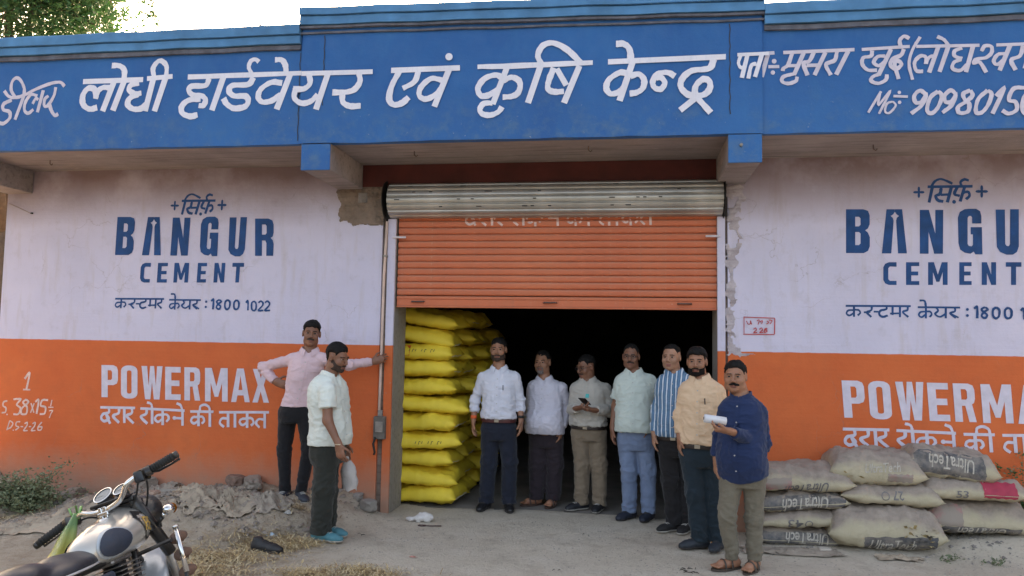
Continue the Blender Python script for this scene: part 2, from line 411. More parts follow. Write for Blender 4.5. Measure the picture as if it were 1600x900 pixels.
def ground_mat():
    t = NT('dusty_earth'); n1 = t.noise(.8, 6, .6); n2 = t.noise(5, 6, .7); n3 = t.noise(40, 5, .7); n4 = t.noise(160, 3, .6)
    st = t.noise(1.4, 5, .65, t.mapping((1, 3.2, 1)))
    c = t.mix(t.ramp(n1, .3, .7), (.62, .54, .43), (.70, .62, .51))
    c = t.mix(t.ramp(st, .5, .72, 0, .55), c, (.74, .67, .58))
    c = t.mix(t.ramp(n2, .50, .72, 0, .6), c, (.40, .325, .25))
    c = t.mix(t.ramp(n3, .56, .70, 0, .55), c, (.31, .25, .19))
    c = t.mix(t.ramp(n4, .68, .76, 0, .5), c, (.62, .565, .50))
    x = t.xyz()
    brn = t.math('MULTIPLY', t.ramp(t.math('ADD', x[0], t.math('MULTIPLY', n1, 1.4)), 1.1, 0), t.ramp(n2, .3, .6, .45, 1))
    c = t.mix(t.math('MULTIPLY', brn, .75), c, (.34, .25, .17))
    edge = t.math('ADD', t.math('MULTIPLY', t.math('SUBTRACT', n1, .5), 5), x[1])
    c = t.mix(t.ramp(edge, -6.5, -8.0), c, (.055, .06, .04))          # unseen ground behind the camera, darkened to cut bounce light on the wall
    h = t.math('ADD', t.math('MULTIPLY', n3, .6), t.math('ADD', n2, t.math('MULTIPLY', n4, .3)))
    c = t.mix(t.ramp(t.noise(11, 6, .75, t.mapping((1, 2.2, 1))), .55, .72, 0, .32), c, (.40, .335, .265))
    return t.done(c, .95, t.bump(h, 1.0, .03))
M_GROUND = ground_mat()
g = mesh_obj('ground', np.stack([GX, GY, GZ], -1).reshape(-1, 3), quads, M_GROUND, None, True); tag(g, 'dusty grey-brown earth yard with trodden ground and a low mound along the left wall', kind='structure')
def gz(x, y): return float(hgt(np.array([x]), np.array([y]))[0])

# ------------------------------------------------------------------ shop building
B = empty('shop_building', (1.5, 0, 0), 0, 'long single-storey shop with deep blue sign fascia over white and orange painted walls', 'shop')
def bpart(name, mb, mat, label=None, **k):
    o = mb.build(name, mat, B, **k); o.location = (-1.5, 0, 0); return tag(o, label)
def sub(o, parent, label=None):
    o.parent = parent; return tag(o, label)
XL, XR = -4.19, 7.4
def front_wall(x0, x1, label):
    # finely gridded front face with slight unevenness, thick body behind
    xs = np.linspace(x0, x1, int((x1-x0)/.12)+2); zs = np.linspace(-.5, 3.30, 34)
    V = []; Fc = []
    for i, x in enumerate(xs):
        for j, z in enumerate(zs):
            e = 0 if i in (0, len(xs)-1) or j in (0, len(zs)-1) else 1
            V.append((x, 0.0022*e*float(vnoise(np.array([x*1.5, z*1.5, 3.]), 8)), z))
    n = len(zs)
    for i in range(len(xs)-1):
        for j in range(n-1): Fc.append((i*n+j, (i+1)*n+j, (i+1)*n+j+1, i*n+j+1))
    mb = MB(); mb.add(V, Fc)
    b = len(mb.v); mb.add([(x0, .3, -.5), (x1, .3, -.5), (x1, .3, 3.3), (x0, .3, 3.3), (x0, 0, -.5), (x1, 0, -.5), (x1, 0, 3.3), (x0, 0, 3.3)],
           [(1, 0, 3, 2), (4, 0, 1, 5), (7, 6, 2, 3), (0, 4, 7, 3), (5, 1, 2, 6)])
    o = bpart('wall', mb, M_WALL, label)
    return o
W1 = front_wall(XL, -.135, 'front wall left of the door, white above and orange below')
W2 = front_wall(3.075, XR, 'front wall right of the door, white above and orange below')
# recessed seams beside the guides
bpart('wall_edge', MB().box(-.1345, -.083, .03, .3, -.3, 3.3), M_PLASTER, 'rough bare mortar edge beside the left door guide')
bpart('wall_edge', MB().box(3.053, 3.0745, .03, .3, -.3, 3.3), M_PLASTER, 'rough bare mortar edge beside the right door guide')
bpart('door_jamb', MB().box(-.082, -.001, .022, .40, -.2, 3.3), M_CONC)
bpart('door_jamb', MB().box(2.982, 3.052, .022, .40, -.2, 3.3), M_CONC)
lin = bpart('lintel', MB().box(-.40, 3.05, -.018, .32, 3.085, 3.295), M_MAROON, 'dark maroon painted lintel above the shutter')
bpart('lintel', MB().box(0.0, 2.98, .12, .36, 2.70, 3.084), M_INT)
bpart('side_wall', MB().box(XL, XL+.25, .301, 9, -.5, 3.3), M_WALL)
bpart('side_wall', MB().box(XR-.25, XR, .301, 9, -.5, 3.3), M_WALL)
bpart('rear_wall', MB().box(XL, XR, 9.001, 9.25, -.5, 3.3), M_CONC)
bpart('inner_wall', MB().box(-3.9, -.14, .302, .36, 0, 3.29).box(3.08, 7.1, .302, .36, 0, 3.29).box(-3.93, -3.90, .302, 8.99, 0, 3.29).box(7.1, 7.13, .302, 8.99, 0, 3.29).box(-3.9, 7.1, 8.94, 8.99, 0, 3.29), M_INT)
bpart('floor', MB().box(XL+.02, XR-.02, .305, 9, -.09, -.004).box(-.081, 3.05, .03, .304, -.09, -.004), M_FLOOR, 'dusty cement shop floor')
bpart('roof_slab', MB().box(XL-.9, XR+.3, .001, 9.3, 3.303, 3.44), M_ROOF)
bpart('parapet_wall', MB().box(XL-.9, XL-.75, .0, 9.3, 3.4405, 4.2).box(XR+.15, XR+.3, 0, 9.3, 3.4405, 4.2).box(XL-.74, XR+.14, 9.15, 9.3, 3.4405, 4.2), M_BLUE)
soff = bpart('canopy_slab', MB().box(XL-.9, XR+.3, -.772, 0.0, 3.298, 3.44), M_SOFFIT, 'stained raw concrete canopy underside')
# fascia: side sections lower, centre section taller and a little proud
def gridface(mb, x0, x1, z0, z1, y, step=.15, seed=1, amp=.003, zt0=None, zt1=None):
    """front face of a fascia: slightly wavy, lower edge chipped"""
    xs = np.linspace(x0, x1, int((x1-x0)/step)+2); zs = np.linspace(0, 1, 8); V = []; Fc = []; n = len(zs)
    for i, x in enumerate(xs):
        zt = z1 if zt0 is None else zt0+(zt1-zt0)*(x-x0)/(x1-x0)
        for j, q in enumerate(zs):
            z = z0+(zt-z0)*q; nz = float(vnoise(np.array([x*3, z*3, seed]), 3))
            V.append((x, y+amp*nz, z+(.006*float(vnoise(np.array([x*5, 0, seed]), 9)) if j == 0 else 0)))
    for i in range(len(xs)-1):
        for j in range(n-1): Fc.append((i*n+j, (i+1)*n+j, (i+1)*n+j+1, i*n+j+1))
    return mb.add(V, Fc)
def fascia(x0, x1, y, zt0, zt1, label):
    mb = MB(); gridface(mb, x0, x1, 3.292, None, y, zt0=zt0, zt1=zt1)
    # body behind
    V = [(x0, y+.006, 3.296), (x1, y+.006, 3.296), (x1, y+.006, zt1), (x0, y+.006, zt0), (x0, -.773, 3.296), (x1, -.773, 3.296), (x1, -.773, zt1), (x0, -.773, zt0)]
    mb.add(V, [(1, 0, 4, 5), (0, 3, 7, 4), (2, 1, 5, 6), (3, 2, 6, 7), (5, 4, 7, 6)])
    return bpart('sign_fascia', mb, M_BLUE, label)
F1 = fascia(XL-.9, -.626, -.85, 4.31, 4.31, 'lower left stretch of the blue sign fascia')
F2 = fascia(-.624, 3.236, -.868, 4.44, 4.37, 'taller middle stretch of the blue sign fascia')
F3 = fascia(3.238, XR+.3, -.85, 4.31, 4.31, 'lower right stretch of the blue sign fascia')
def coping(x0, x1, steps):
    for (ya, za, zb, zc, zd, m, lab) in steps:                     # front y, bottom z at x0/x1, top z at x0/x1
        n = max(3, int((x1-x0)/.35)); V = []; Fc = []
        for i in range(n+1):
            q = i/n; x = x0+(x1-x0)*q; w_ = .004*math.sin(x*7.3+ya*40)+.003*math.sin(x*17)
            for (yy, zz) in ((ya, za+(zb-za)*q+w_), (ya-.0, zc+(zd-zc)*q-.008+w_), (ya+.008, zc+(zd-zc)*q+w_), (-.70, zc+(zd-zc)*q), (-.70, za+(zb-za)*q)):
                V.append((x, yy, zz))
        for i in range(n):
            for k in range(5): Fc.append((i*5+k, i*5+(k+1) % 5, i*5+5+(k+1) % 5, i*5+5+k))
        Fc += [(4, 3, 2, 1, 0), tuple(n*5+k for k in range(5))]
        bpart('coping', MB().add(V, Fc), m, lab)
M_BLUE2 = simple('weathered_light_blue_coping', (.075, .215, .42), .75, .2, 5, .4, 30)
M_DIRT = simple('dirty_band_concrete', (.115, .12, .15), .9, .35, 9, .5, 30)
coping(XL-.9, -.640, [(-.875, 4.125, 4.125, 4.168, 4.168, M_DIRT, 'grimy lower lip of the left coping'), (-.895, 4.171, 4.171, 4.245, 4.245, M_BLUE2, None), (-.915, 4.248, 4.248, 4.335, 4.335, M_BLUE2, None)])
coping(-.640, 3.252, [(-.885, 4.255, 4.205, 4.275, 4.225, M_DIRT, 'thin chipped lip of the middle coping'), (-.900, 4.30, 4.25, 4.325, 4.275, M_DIRT, None), (-.912, 4.328, 4.278, 4.405, 4.355, M_BLUE2, None), (-.93, 4.408, 4.358, 4.475, 4.425, M_BLUE2, None)])
coping(3.254, XR+.3, [(-.875, 4.125, 4.125, 4.168, 4.168, M_DIRT, 'grimy lower lip of the right coping'), (-.895, 4.171, 4.171, 4.245, 4.245, M_BLUE2, None), (-.915, 4.248, 4.248, 4.335, 4.335, M_BLUE2, None)])
# cracks / joints painted over, drawn as thin recess-like seams proud by 1 mm
sm = MB()
for x, z0, z1 in ((-.42, 3.62, 4.24), (2.985, 3.45, 4.19), (-.645, 3.32, 4.1)):
    pts = [(x+.004*math.sin(k*2.1+x*9), z0+(z1-z0)*k/16) for k in range(17)]
    L, R = ribbon2(pts, .008); b = len(sm.v)
    sm.add([(p[0], -.8725 if x > -.62 else -.854, p[1]) for q in zip(L, R) for p in q], [(2*i, 2*i+1, 2*i+3, 2*i+2) for i in range(len(L)-1)])
o = sm.build('wall_crack', M_CRACK, F2); 
# brackets
for x0, x1, lab in ((-.60, -.345, 'cantilever bracket left of the door, blue front end'), (2.975, 3.228, 'cantilever bracket right of the door, blue front end'), (XL+.0, XL+.29, 'cantilever bracket at the left end of the wall')):
    mb = MB(); mb.cur = 0
    mb.box(x0, x1, -.85, -.002, 3.065, 3.2975, bev=.006)
    o = bpart('canopy_bracket', mb, M_SOFFIT, lab)
    mb = MB().box(x0-.003, x1+.003, -.862, -.848, 3.06, 3.288, bev=.003); q = mb.build('bracket_face', M_BLUE, o)
bolt = MB(); bolt.tube([(3.07, -.862, 3.20), (3.07, -.885, 3.20)], .012, 8); bolt.build('bolt_head', M_CONC, o)
# soffit drips: hooks
for x, y in ((-3.35, -.45), (.3, -.5), (1.85, -.55), (4.2, -.4)):
    hk = MB().tube([(x, y, 3.30), (x, y, 3.265), (x+.02, y, 3.25), (x+.03, y, 3.265)], .004, 6)
    bpart('ceiling_hook', hk, simple('rusty_rod', (.10, .06, .04), .8, .3, 30))
# broken plaster patches beside the shutter roll
def inpoly(P, poly):
    x, y = P[:, 0], P[:, 1]; c = np.zeros(len(P), bool); n = len(poly)
    for i in range(n):
        x0, y0 = poly[i]; x1, y1 = poly[(i+1) % n]
        if y0 == y1: continue
        c ^= ((y0 > y) != (y1 > y)) & (x < (x1-x0)*(y-y0)/(y1-y0)+x0)
    return c
def patch(outline, Y, name, mat, parent, label=None, depth=.006, seed=1, ragged=.02, g=.011, holes=0.0):
    """exposed rough plaster: fine relief cells inside a ragged outline (x,z)"""
    O = np.array(outline); lo, hi = O.min(0)-.03, O.max(0)+.03
    xs = np.arange(lo[0], hi[0], g); zs = np.arange(lo[1], hi[1], g); XX, ZZ = np.meshgrid(xs, zs, indexing='ij')
    P = np.stack([XX.ravel(), ZZ.ravel()], -1); P3 = np.stack([P[:, 0], P[:, 1], P[:, 0]*0+seed], -1)
    W_ = P+np.stack([fbm(P3*14, 3, seed), fbm(P3*14, 3, seed+9)], -1)*ragged
    ins = inpoly(W_, outline)
    if holes: ins &= fbm(P3*9, 3, seed+4) > holes-1
    h = depth*(.6+.7*fbm(P3*22, 3, seed+2)); ins2 = ins.reshape(XX.shape)
    edge = ins2.copy(); edge[1:-1, 1:-1] &= ins2[2:, 1:-1] & ins2[:-2, 1:-1] & ins2[1:-1, 2:] & ins2[1:-1, :-2]
    yy = np.where(edge.ravel(), Y-np.maximum(h, .001), Y+.0005)
    V = np.stack([P[:, 0], yy, P[:, 1]], -1); n = len(zs); Fc = []
    for i in range(len(xs)-1):
        for j in range(n-1):
            q = (i*n+j, (i+1)*n+j, (i+1)*n+j+1, i*n+j+1)
            if ins[q[0]] and ins[q[1]] and ins[q[2]] and ins[q[3]]: Fc.append(q)
    used = sorted({k for f in Fc for k in f}); m = {k: i for i, k in enumerate(used)}
    o = mesh_obj(name, V[used], [tuple(m[k] for k in f) for f in Fc], mat, parent); return tag(o, label)
def w1(px, py): q = onY(px, py, 0); return (q[0], q[2])
patch([w1(*p) for p in ((528, 292), (545, 290), (606, 286), (604, 352), (590, 352), (560, 348), (533, 349), (530, 325))], -.003, 'bare_plaster_patch', M_PLASTER, W1, 'square of broken plaster showing dark bare masonry', .012, 3, .03, .007)
M_EDGE = make_concrete('chipped_plaster_edge', (.36, .31, .33), (.55, .50, .54), (.16, .12, .12), 6)
patch([w1(*p) for p in ((1135, 282), (1165, 285), (1160, 330), (1152, 350), (1162, 380), (1147, 420), (1150, 470), (1143, 520), (1165, 548), (1190, 555), (1135, 556))], -.001, 'bare_plaster_patch', M_EDGE, W2, 'chipped pitted plaster edge right of the door', .004, 5, .04, .006, .75)
bp = MB(); bp.box(-.385, -.295, -.022, -.003, 2.93, 3.03, bev=.006); bp.build('embedded_brick', simple('grey_brick', (.22, .2, .19), .9, .3, 20), W1)

# ---- rolling shutter
SH = empty('rolling_shutter', (-1.5, 0, 0), parent=B); tag(SH, 'half-raised orange rolling shutter with a bare metal coil')
def shutter_mat():
    t = NT('faded_orange_shutter_paint'); x = t.xyz()
    n1 = t.noise(1.2, 4); n2 = t.noise(9, 5, .7); g = t.noise(2, 4, .6, t.mapping((12, 1, .6)))
    c = t.mix(t.ramp(n1, .3, .7), (.52, .125, .05), (.60, .17, .072)); c = t.mix(t.ramp(n2, .5, .75, 0, .35), c, (.50, .22, .13)); c = t.mix(t.ramp(g, .55, .75, 0, .3), c, (.36, .15, .09))
    geo = t.n('ShaderNodeNewGeometry'); up = t.xyz(geo.outputs['Normal'])[2]
    c = t.mix(t.ramp(up, .1, .8, 0, .55), c, (.50, .33, .24))                       # dust lying on the upper curve of each slat
    c = t.mix(t.ramp(t.noise(24, 5, .7), .62, .72, 0, .45), c, (.62, .42, .32))
    oi = t.n('ShaderNodeObjectInfo'); c = t.mix(t.ramp(oi.outputs['Random'], 0, 1, 0, .16), c, (.30, .08, .04))
    return t.done(c, t.ramp(n2, .3, .7, .5, .7), t.bump(n2, .2, .004))
M_SHUT = shutter_mat()
M_GALV = simple('dull_galvanised_steel', (.46, .44, .41), .42, .22, 4, .2, 20, metal=.75)
M_BLACK = simple('greasy_black_steel', (.012, .011, .011), .6, .3, 12, .3)
M_STRIP = M_WALL
def slat_mesh(x0, x1, h=.065, r=.0, d=.017):
    prof = [(0, .0), (-.2*d, .03*h), (-.85*d, .12*h), (-d*1.0, .28*h), (-d*1.05, .5*h), (-d*.98, .70*h), (-d*.75, .84*h), (-.1*d, .93*h), (0, .965*h), (.3*d, h), (.5*d, .98*h), (.5*d, 0)]
    n = len(prof); V = [(x, a, b) for x in (x0, x1) for a, b in prof]
    Fc = [(i, (i+1) % n, n+(i+1) % n, n+i) for i in range(n)]+[tuple(range(n))[::-1], tuple(range(n, 2*n))]
    return V, Fc
V, Fc = slat_mesh(.015, 2.985); H = .0648; z0 = 2.045
first = None
for k in range(13):
    if first is None: first = mesh_obj('slat', V, Fc, M_SHUT, SH); s_ = first
    else: s_ = first.copy(); link(s_, SH)
    s_.location = (0, .045+.001*((k*7) % 3), z0+k*H); s_.rotation_euler = (math.radians(((k*5) % 3-1)*1.0), 0, 0)
rail = MB().box(.012, 2.988, .035, .06, 1.945, 2.038, bev=.004).box(.012, 2.988, .026, .034, 2.010, 2.026, bev=.002).box(.012, 2.988, .022, .07, 1.930, 1.9445, bev=.003)
rail.build('bottom_rail', M_SHUT, SH)
for x in (.22, 1.48, 2.70):
    MB().tube([(x-.06, .034, 1.985), (x-.055, .012, 1.985), (x+.055, .012, 1.985), (x+.06, .034, 1.985)], .008, 6).build('handle', simple('worn_dark_handle', (.09, .05, .04), .6), SH)
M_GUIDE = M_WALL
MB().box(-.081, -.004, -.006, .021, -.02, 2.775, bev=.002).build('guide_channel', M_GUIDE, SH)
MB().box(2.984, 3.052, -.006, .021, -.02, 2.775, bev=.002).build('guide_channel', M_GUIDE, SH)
for x0, x1 in ((-.03, .10), (2.88, 3.01)):
    MB().box(x0, x1, -.028, -.007, 2.585, 2.603, bev=.004).build('stop_pin', M_STRIP if False else simple('pale_painted_steel', (.58, .54, .58), .6), SH)
RC, YC, ZC = .150, -.002, 2.945
MB().tube([(-.06, YC, ZC), (3.03, YC, ZC)], RC-.006, 24).build('coil_core', M_BLACK, SH)
Vc, Fcc = slat_mesh(-.055, 3.025, .0645, d=.016); cf = None
for k in range(15):
    a = 2*math.pi*k/15
    if cf is None: cf = mesh_obj('coil_slat', Vc, Fcc, M_GALV, SH); o = cf
    else: o = cf.copy(); link(o, SH)
    # slat local -y faces outwards; its z runs along the circumference
    o.matrix_local = Matrix.Translation((0, YC, ZC)) @ Matrix.Rotation(a+.12, 4, 'X') @ Matrix.Translation((0, -RC, -.032))
clip = MB()
rn = random.Random(4)
for k in range(26):
    a = rn.choice((-.75, -.33, .10, .52)); x = rn.uniform(0, 2.9)
    yy, zz = YC-(RC+.0165)*math.cos(a), ZC+(RC+.0165)*math.sin(-a)
    clip.tube([(x, yy, zz), (x+rn.choice((.03, .05)), yy, zz)], .005, 5)
clip.build('coil_rivet', M_BLACK, SH)['kind'] = 'stuff'
for x0, x1 in ((-.098, -.066), (3.034, 3.062)):
    mb = MB(); mb.lathe([(.19, 0), (.19, .006)], 28, Matrix.Translation((x0, YC, ZC)) @ Matrix.Rotation(math.pi/2, 4, 'Y'))
    mb.box(x0, x1, -.03, .02, 2.775, ZC, bev=.002); mb.build('end_plate', M_BLACK, SH)

# ------------------------------------------------------------------ lettering
O1, O2, O3, O4 = (0, 0), (400, 0), (800, 0), (1200, 0)
def LL(Y): return Lettering(Y)
t = LL(-.8505)
for wd, p in [(20, [(150, 600), (152, 550), (128, 500), (100, 488), (76, 515), (72, 565), (95, 605)]), (20, [(28, 568), (55, 602), (95, 610), (150, 596), (230, 556), (320, 522), (378, 515), (405, 540)]),
              (22, [(75, 625), (25, 650), (22, 685), (60, 700), (62, 738), (25, 772), (-5, 768)]), (22, [(150, 600), (95, 748)]),
              (20, [(235, 600), (195, 592), (160, 640), (155, 690), (178, 708), (210, 685)]), (18, [(205, 650), (225, 615), (240, 625)]), (22, [(272, 565), (235, 702)]),
              (20, [(350, 545), (338, 600), (300, 660), (278, 660), (282, 620), (305, 600)]), (22, [(308, 640), (322, 690), (345, 722), (365, 712)])]: t.stroke(O1, p, wd)
t.build('painted_lettering', M_LET_P, F1, 'slanting brushed word on blue, start of the sign')
t = LL(-.8505)
for wd, p in [(32, [(520, 511), (895, 498)]), (36, [(608, 672), (560, 682), (521, 652), (520, 595), (552, 553), (592, 560), (600, 612)]), (34, [(598, 618), (612, 572), (648, 547), (695, 552)]),
              (38, [(712, 515), (642, 695)]), (38, [(778, 505), (706, 692)]), (34, [(700, 411), (748, 412), (778, 440), (776, 500)]),
              (34, [(870, 518), (822, 530), (808, 562), (845, 588), (885, 582)]), (36, [(865, 590), (812, 615), (800, 655), (835, 682), (885, 678), (925, 640)]), (38, [(962, 482), (908, 695)]),
              (30, [(920, 492), (1080, 478)]), (38, [(1035, 490), (966, 696)]), (30, [(966, 488), (958, 430), (985, 388), (1012, 382), (1042, 415), (1040, 482)]),
              (30, [(1175, 482), (1890, 458), (2330, 448)]),
              (34, [(1308, 492), (1285, 535), (1200, 540), (1182, 568), (1212, 598), (1262, 600), (1286, 625), (1272, 660), (1243, 660)]), (36, [(1255, 618), (1180, 628), (1138, 665), (1142, 708), (1190, 728), (1236, 718)]),
              (38, [(1398, 482), (1325, 690)]), (36, [(1585, 485), (1553, 528), (1455, 535), (1433, 570), (1465, 600), (1535, 602), (1553, 635), (1530, 668), (1465, 678), (1420, 652), (1398, 615)]),
              (26, [(1572, 458), (1556, 420), (1570, 382), (1598, 372), (1620, 388)]),
              (34, [(1765, 520), (1700, 515), (1635, 555), (1615, 605), (1640, 638), (1700, 630), (1755, 590)]), (38, [(1815, 465), (1730, 685)]), (34, [(1720, 375), (1762, 376), (1785, 410), (1790, 466)])]: t.stroke(O1, p, wd)
t.build('painted_lettering', M_LET_W, F1, 'large white painted words on the left of the blue fascia')
t = LL(-.872)
for wd, p in [(34, [(332, 465), (338, 520), (300, 555), (232, 556)]), (34, [(248, 555), (240, 612), (285, 645), (345, 632), (385, 590)]), (38, [(450, 460), (375, 685)]), (30, [(285, 460), (730, 448)]),
              (36, [(645, 462), (650, 510), (615, 560), (555, 577), (478, 578)]), (36, [(540, 590), (545, 640), (590, 664), (655, 662)]),
              (34, [(845, 441), (1275, 424)]), (38, [(895, 448), (848, 540), (833, 620), (862, 655), (912, 645), (955, 608)]), (34, [(1015, 448), (990, 512), (918, 553)]),
              (34, [(1165, 502), (1095, 492), (1032, 545), (1022, 598), (1062, 620), (1118, 595), (1160, 550)]), (38, [(1208, 432), (1115, 667)]),
              (32, [(1385, 418), (1600, 413), (2105, 392)]), (36, [(1548, 492), (1500, 470), (1430, 492), (1388, 550), (1405, 598), (1455, 595), (1510, 560)]), (36, [(1568, 425), (1480, 652)]),
              (36, [(1545, 505), (1595, 484), (1638, 500), (1652, 535), (1638, 580), (1600, 603), (1542, 608)]), (34, [(1478, 645), (1425, 648), (1400, 682), (1415, 712), (1465, 720), (1515, 700), (1538, 668)]),
              (38, [(1778, 415), (1700, 645)]), (36, [(1782, 400), (1762, 345), (1795, 285), (1860, 270), (1945, 312), (2030, 392)]), (36, [(1862, 425), (1832, 500), (1825, 555), (1865, 575), (1925, 572)]),
              (34, [(1880, 430), (1940, 535)]), (38, [(2022, 412), (1925, 645)]),
              (34, [(2200, 388), (2936, 356)]), (38, [(2355, 385), (2272, 632)]), (36, [(2320, 458), (2270, 456), (2205, 500), (2190, 555), (2220, 588), (2278, 570), (2310, 530)]),
              (36, [(2340, 478), (2390, 464), (2425, 498), (2418, 550), (2382, 578), (2335, 586)]), (38, [(2250, 276), (2298, 276), (2334, 310), (2344, 385)]),
              (34, [(2618, 478), (2575, 455), (2512, 462), (2480, 508), (2490, 548), (2530, 558), (2555, 520), (2530, 485), (2500, 490)]),
              (38, [(2860, 372), (2832, 428), (2725, 443), (2666, 490), (2655, 545), (2700, 592), (2760, 600), (2812, 585), (2838, 545), (2828, 505), (2790, 498), (2748, 540), (2745, 595), (2775, 632), (2842, 706)]),
              (38, [(2748, 612), (2650, 690)])]: t.stroke(O2, p, wd)
t.dot(O2, (1207, 356), 23)
for wd, p in [(22, [(1408, 344), (1605, 334)]), (20, [(1428, 350), (1415, 395), (1432, 425), (1462, 408)]), (26, [(1470, 348), (1436, 488)]), (24, [(1528, 400), (1495, 412), (1476, 492)]), (26, [(1560, 345), (1518, 482)])]: t.stroke(O3, p, wd)
t.build('painted_lettering', M_LET_W, F2, 'large white painted words on the middle of the blue fascia')
t = LL(-.8505)
t.stroke(O3, [(1598, 340), (1560, 482)], 26); t.stroke(O3, [(1590, 334), (1640, 330)], 22)
for c_, r_ in (((38, 383), 15), ((30, 454), 14), ((820, 578), 11), ((822, 640), 11)): t.dot(O4, c_, r_)
for wd, p in [(20, [(2, 418), (70, 416)]), (22, [(95, 329), (540, 311)]), (22, [(150, 335), (125, 405), (96, 428), (92, 445)]), (20, [(120, 412), (185, 410)]), (26, [(222, 332), (162, 468)]), (22, [(165, 462), (100, 478), (86, 508), (125, 523), (172, 508), (182, 480)]),
              (24, [(285, 330), (258, 382), (222, 398), (246, 472)]), (22, [(240, 410), (315, 408)]), (26, [(358, 328), (290, 470)]), (24, [(430, 325), (415, 378), (362, 405), (392, 470)]), (26, [(500, 322), (425, 468)]),
              (20, [(585, 310), (885, 292)]), (22, [(650, 318), (642, 352), (595, 362), (588, 402), (622, 438), (680, 440)]), (22, [(732, 352), (685, 355), (660, 390), (690, 412), (728, 388)]), (26, [(768, 308), (690, 470)]),
              (22, [(700, 462), (652, 482), (645, 508), (690, 522), (735, 500), (742, 466)]), (24, [(848, 308), (830, 345), (778, 370), (764, 408), (798, 432), (832, 405), (812, 382), (790, 402), (815, 495)]), (22, [(830, 300), (822, 255), (850, 228), (882, 242)]),
              (18, [(950, 232), (902, 312), (880, 400), (902, 500)]), (20, [(925, 292), (1320, 284)]), (20, [(1425, 283), (1700, 272)]),
              (22, [(968, 448), (925, 442), (915, 390), (950, 352), (985, 360), (985, 402)]), (20, [(985, 398), (1008, 358), (1045, 352)]), (26, [(1062, 295), (1005, 455)]), (26, [(1125, 292), (1070, 450)]), (22, [(1055, 230), (1098, 250), (1128, 290)]),
              (22, [(1212, 302), (1165, 320), (1165, 352), (1212, 368)]), (22, [(1205, 372), (1160, 392), (1152, 430), (1200, 442), (1240, 405)]), (26, [(1280, 288), (1235, 452)]),
              (22, [(1332, 322), (1352, 290), (1392, 292), (1395, 330), (1360, 362), (1300, 372), (1285, 395), (1322, 392), (1362, 455)]), (22, [(1482, 338), (1435, 342), (1408, 382), (1430, 405), (1472, 375)]), (26, [(1510, 286), (1445, 442)]),
              (24, [(1592, 288), (1572, 350), (1518, 378), (1545, 440)]), (24, [(1640, 290), (1600, 430)]),
              (15, [(625, 705), (705, 572)]), (14, [(700, 575), (690, 655), (762, 570), (692, 712)]), (13, [(778, 636), (742, 650), (730, 698), (758, 706), (796, 662), (778, 636)]), (16, [(782, 602), (872, 606)]),
              (24, [(985, 592), (948, 568), (912, 600), (920, 640), (955, 640), (985, 598), (958, 660), (892, 712)]), (24, [(1060, 572), (1012, 612), (992, 688), (1020, 710), (1060, 672), (1084, 602), (1060, 572)]),
              (24, [(1170, 588), (1140, 566), (1102, 598), (1108, 638), (1145, 636), (1172, 592), (1145, 658), (1088, 706)]), (24, [(1262, 566), (1218, 588), (1228, 625), (1255, 652), (1245, 700), (1192, 706), (1186, 670), (1230, 640), (1274, 600), (1262, 566)]),
              (24, [(1370, 566), (1312, 620), (1296, 698), (1330, 706), (1370, 662), (1394, 592), (1370, 566)]), (24, [(1422, 602), (1472, 556), (1400, 712)]), (24, [(1600, 550), (1532, 556), (1502, 625), (1545, 640), (1550, 688), (1502, 712), (1460, 692)]),
              (24, [(1640, 560), (1598, 610), (1585, 680), (1605, 712), (1650, 690), (1640, 645), (1600, 650)])]: t.stroke(O4, p, wd)
t.build('painted_lettering', M_LET_P, F3, 'smaller white painted address and phone number on the right of the blue fascia')

# adverts: the same stencils on both walls, SHX apart
SHX = 7.005
O8 = (1200, 225)
ad = LL(0)
for wd, p in [(17, [(997, 268), (1278, 265)]), (18, [(1027, 268), (1006, 366)]), (14, [(1022, 262), (1045, 232), (1085, 220), (1152, 248)]), (18, [(1082, 272), (1074, 312), (1048, 325), (1062, 352), (1095, 360)]), (15, [(1078, 318), (1132, 316)]),
              (18, [(1146, 268), (1120, 366)]), (17, [(1182, 270), (1165, 312), (1198, 325)]), (18, [(1228, 268), (1200, 360)]), (16, [(1215, 305), (1250, 300), (1258, 325), (1236, 346)]), (16, [(1208, 262), (1203, 238), (1226, 222), (1254, 228)])]: ad.stroke(O8, p, wd)
ad.dot(O8, (1162, 362), 12); ad.dot(O8, (942, 302), 36, star=True); ad.dot(O8, (1335, 297), 40, star=True)
ad1 = LL(0)
ad1.poly(O8, [[(487, 408), (595, 408), (625, 418), (635, 445), (635, 502), (624, 528), (607, 540), (624, 554), (636, 582), (636, 640), (625, 668), (598, 682), (487, 682)], [(545, 455), (568, 455), (578, 465), (578, 505), (568, 515), (545, 515)], [(545, 550), (568, 550), (578, 560), (578, 622), (568, 632), (545, 632)]])
ad1.poly(O8, [[(740, 408), (792, 408), (792, 424), (782, 440), (766, 450), (780, 462), (785, 480), (770, 684), (711, 684)]])
ad1.poly(O8, [[(792.5, 408), (838, 408), (868, 684), (812, 684), (800, 480), (804, 462), (818, 450), (803, 440), (792.5, 424)]])
ad1.poly(O8, [[(948, 412), (1005, 412), (1045, 560), (1045, 412), (1095, 412), (1093, 686), (1038, 686), (1003, 550), (1003, 686), (948, 686)]])
ad1.poly(O8, [[(1255, 405), (1300, 405), (1325, 420), (1333, 450), (1333, 497), (1275, 497), (1275, 460), (1268, 450), (1255, 450), (1247, 462), (1247, 625), (1255, 637), (1272, 640), (1280, 630), (1280, 565), (1266, 565), (1266, 520), (1336, 520), (1340, 690), (1295, 690), (1285, 672), (1265, 686), (1230, 680), (1200, 660), (1190, 620), (1186, 460), (1198, 425), (1228, 408)]])
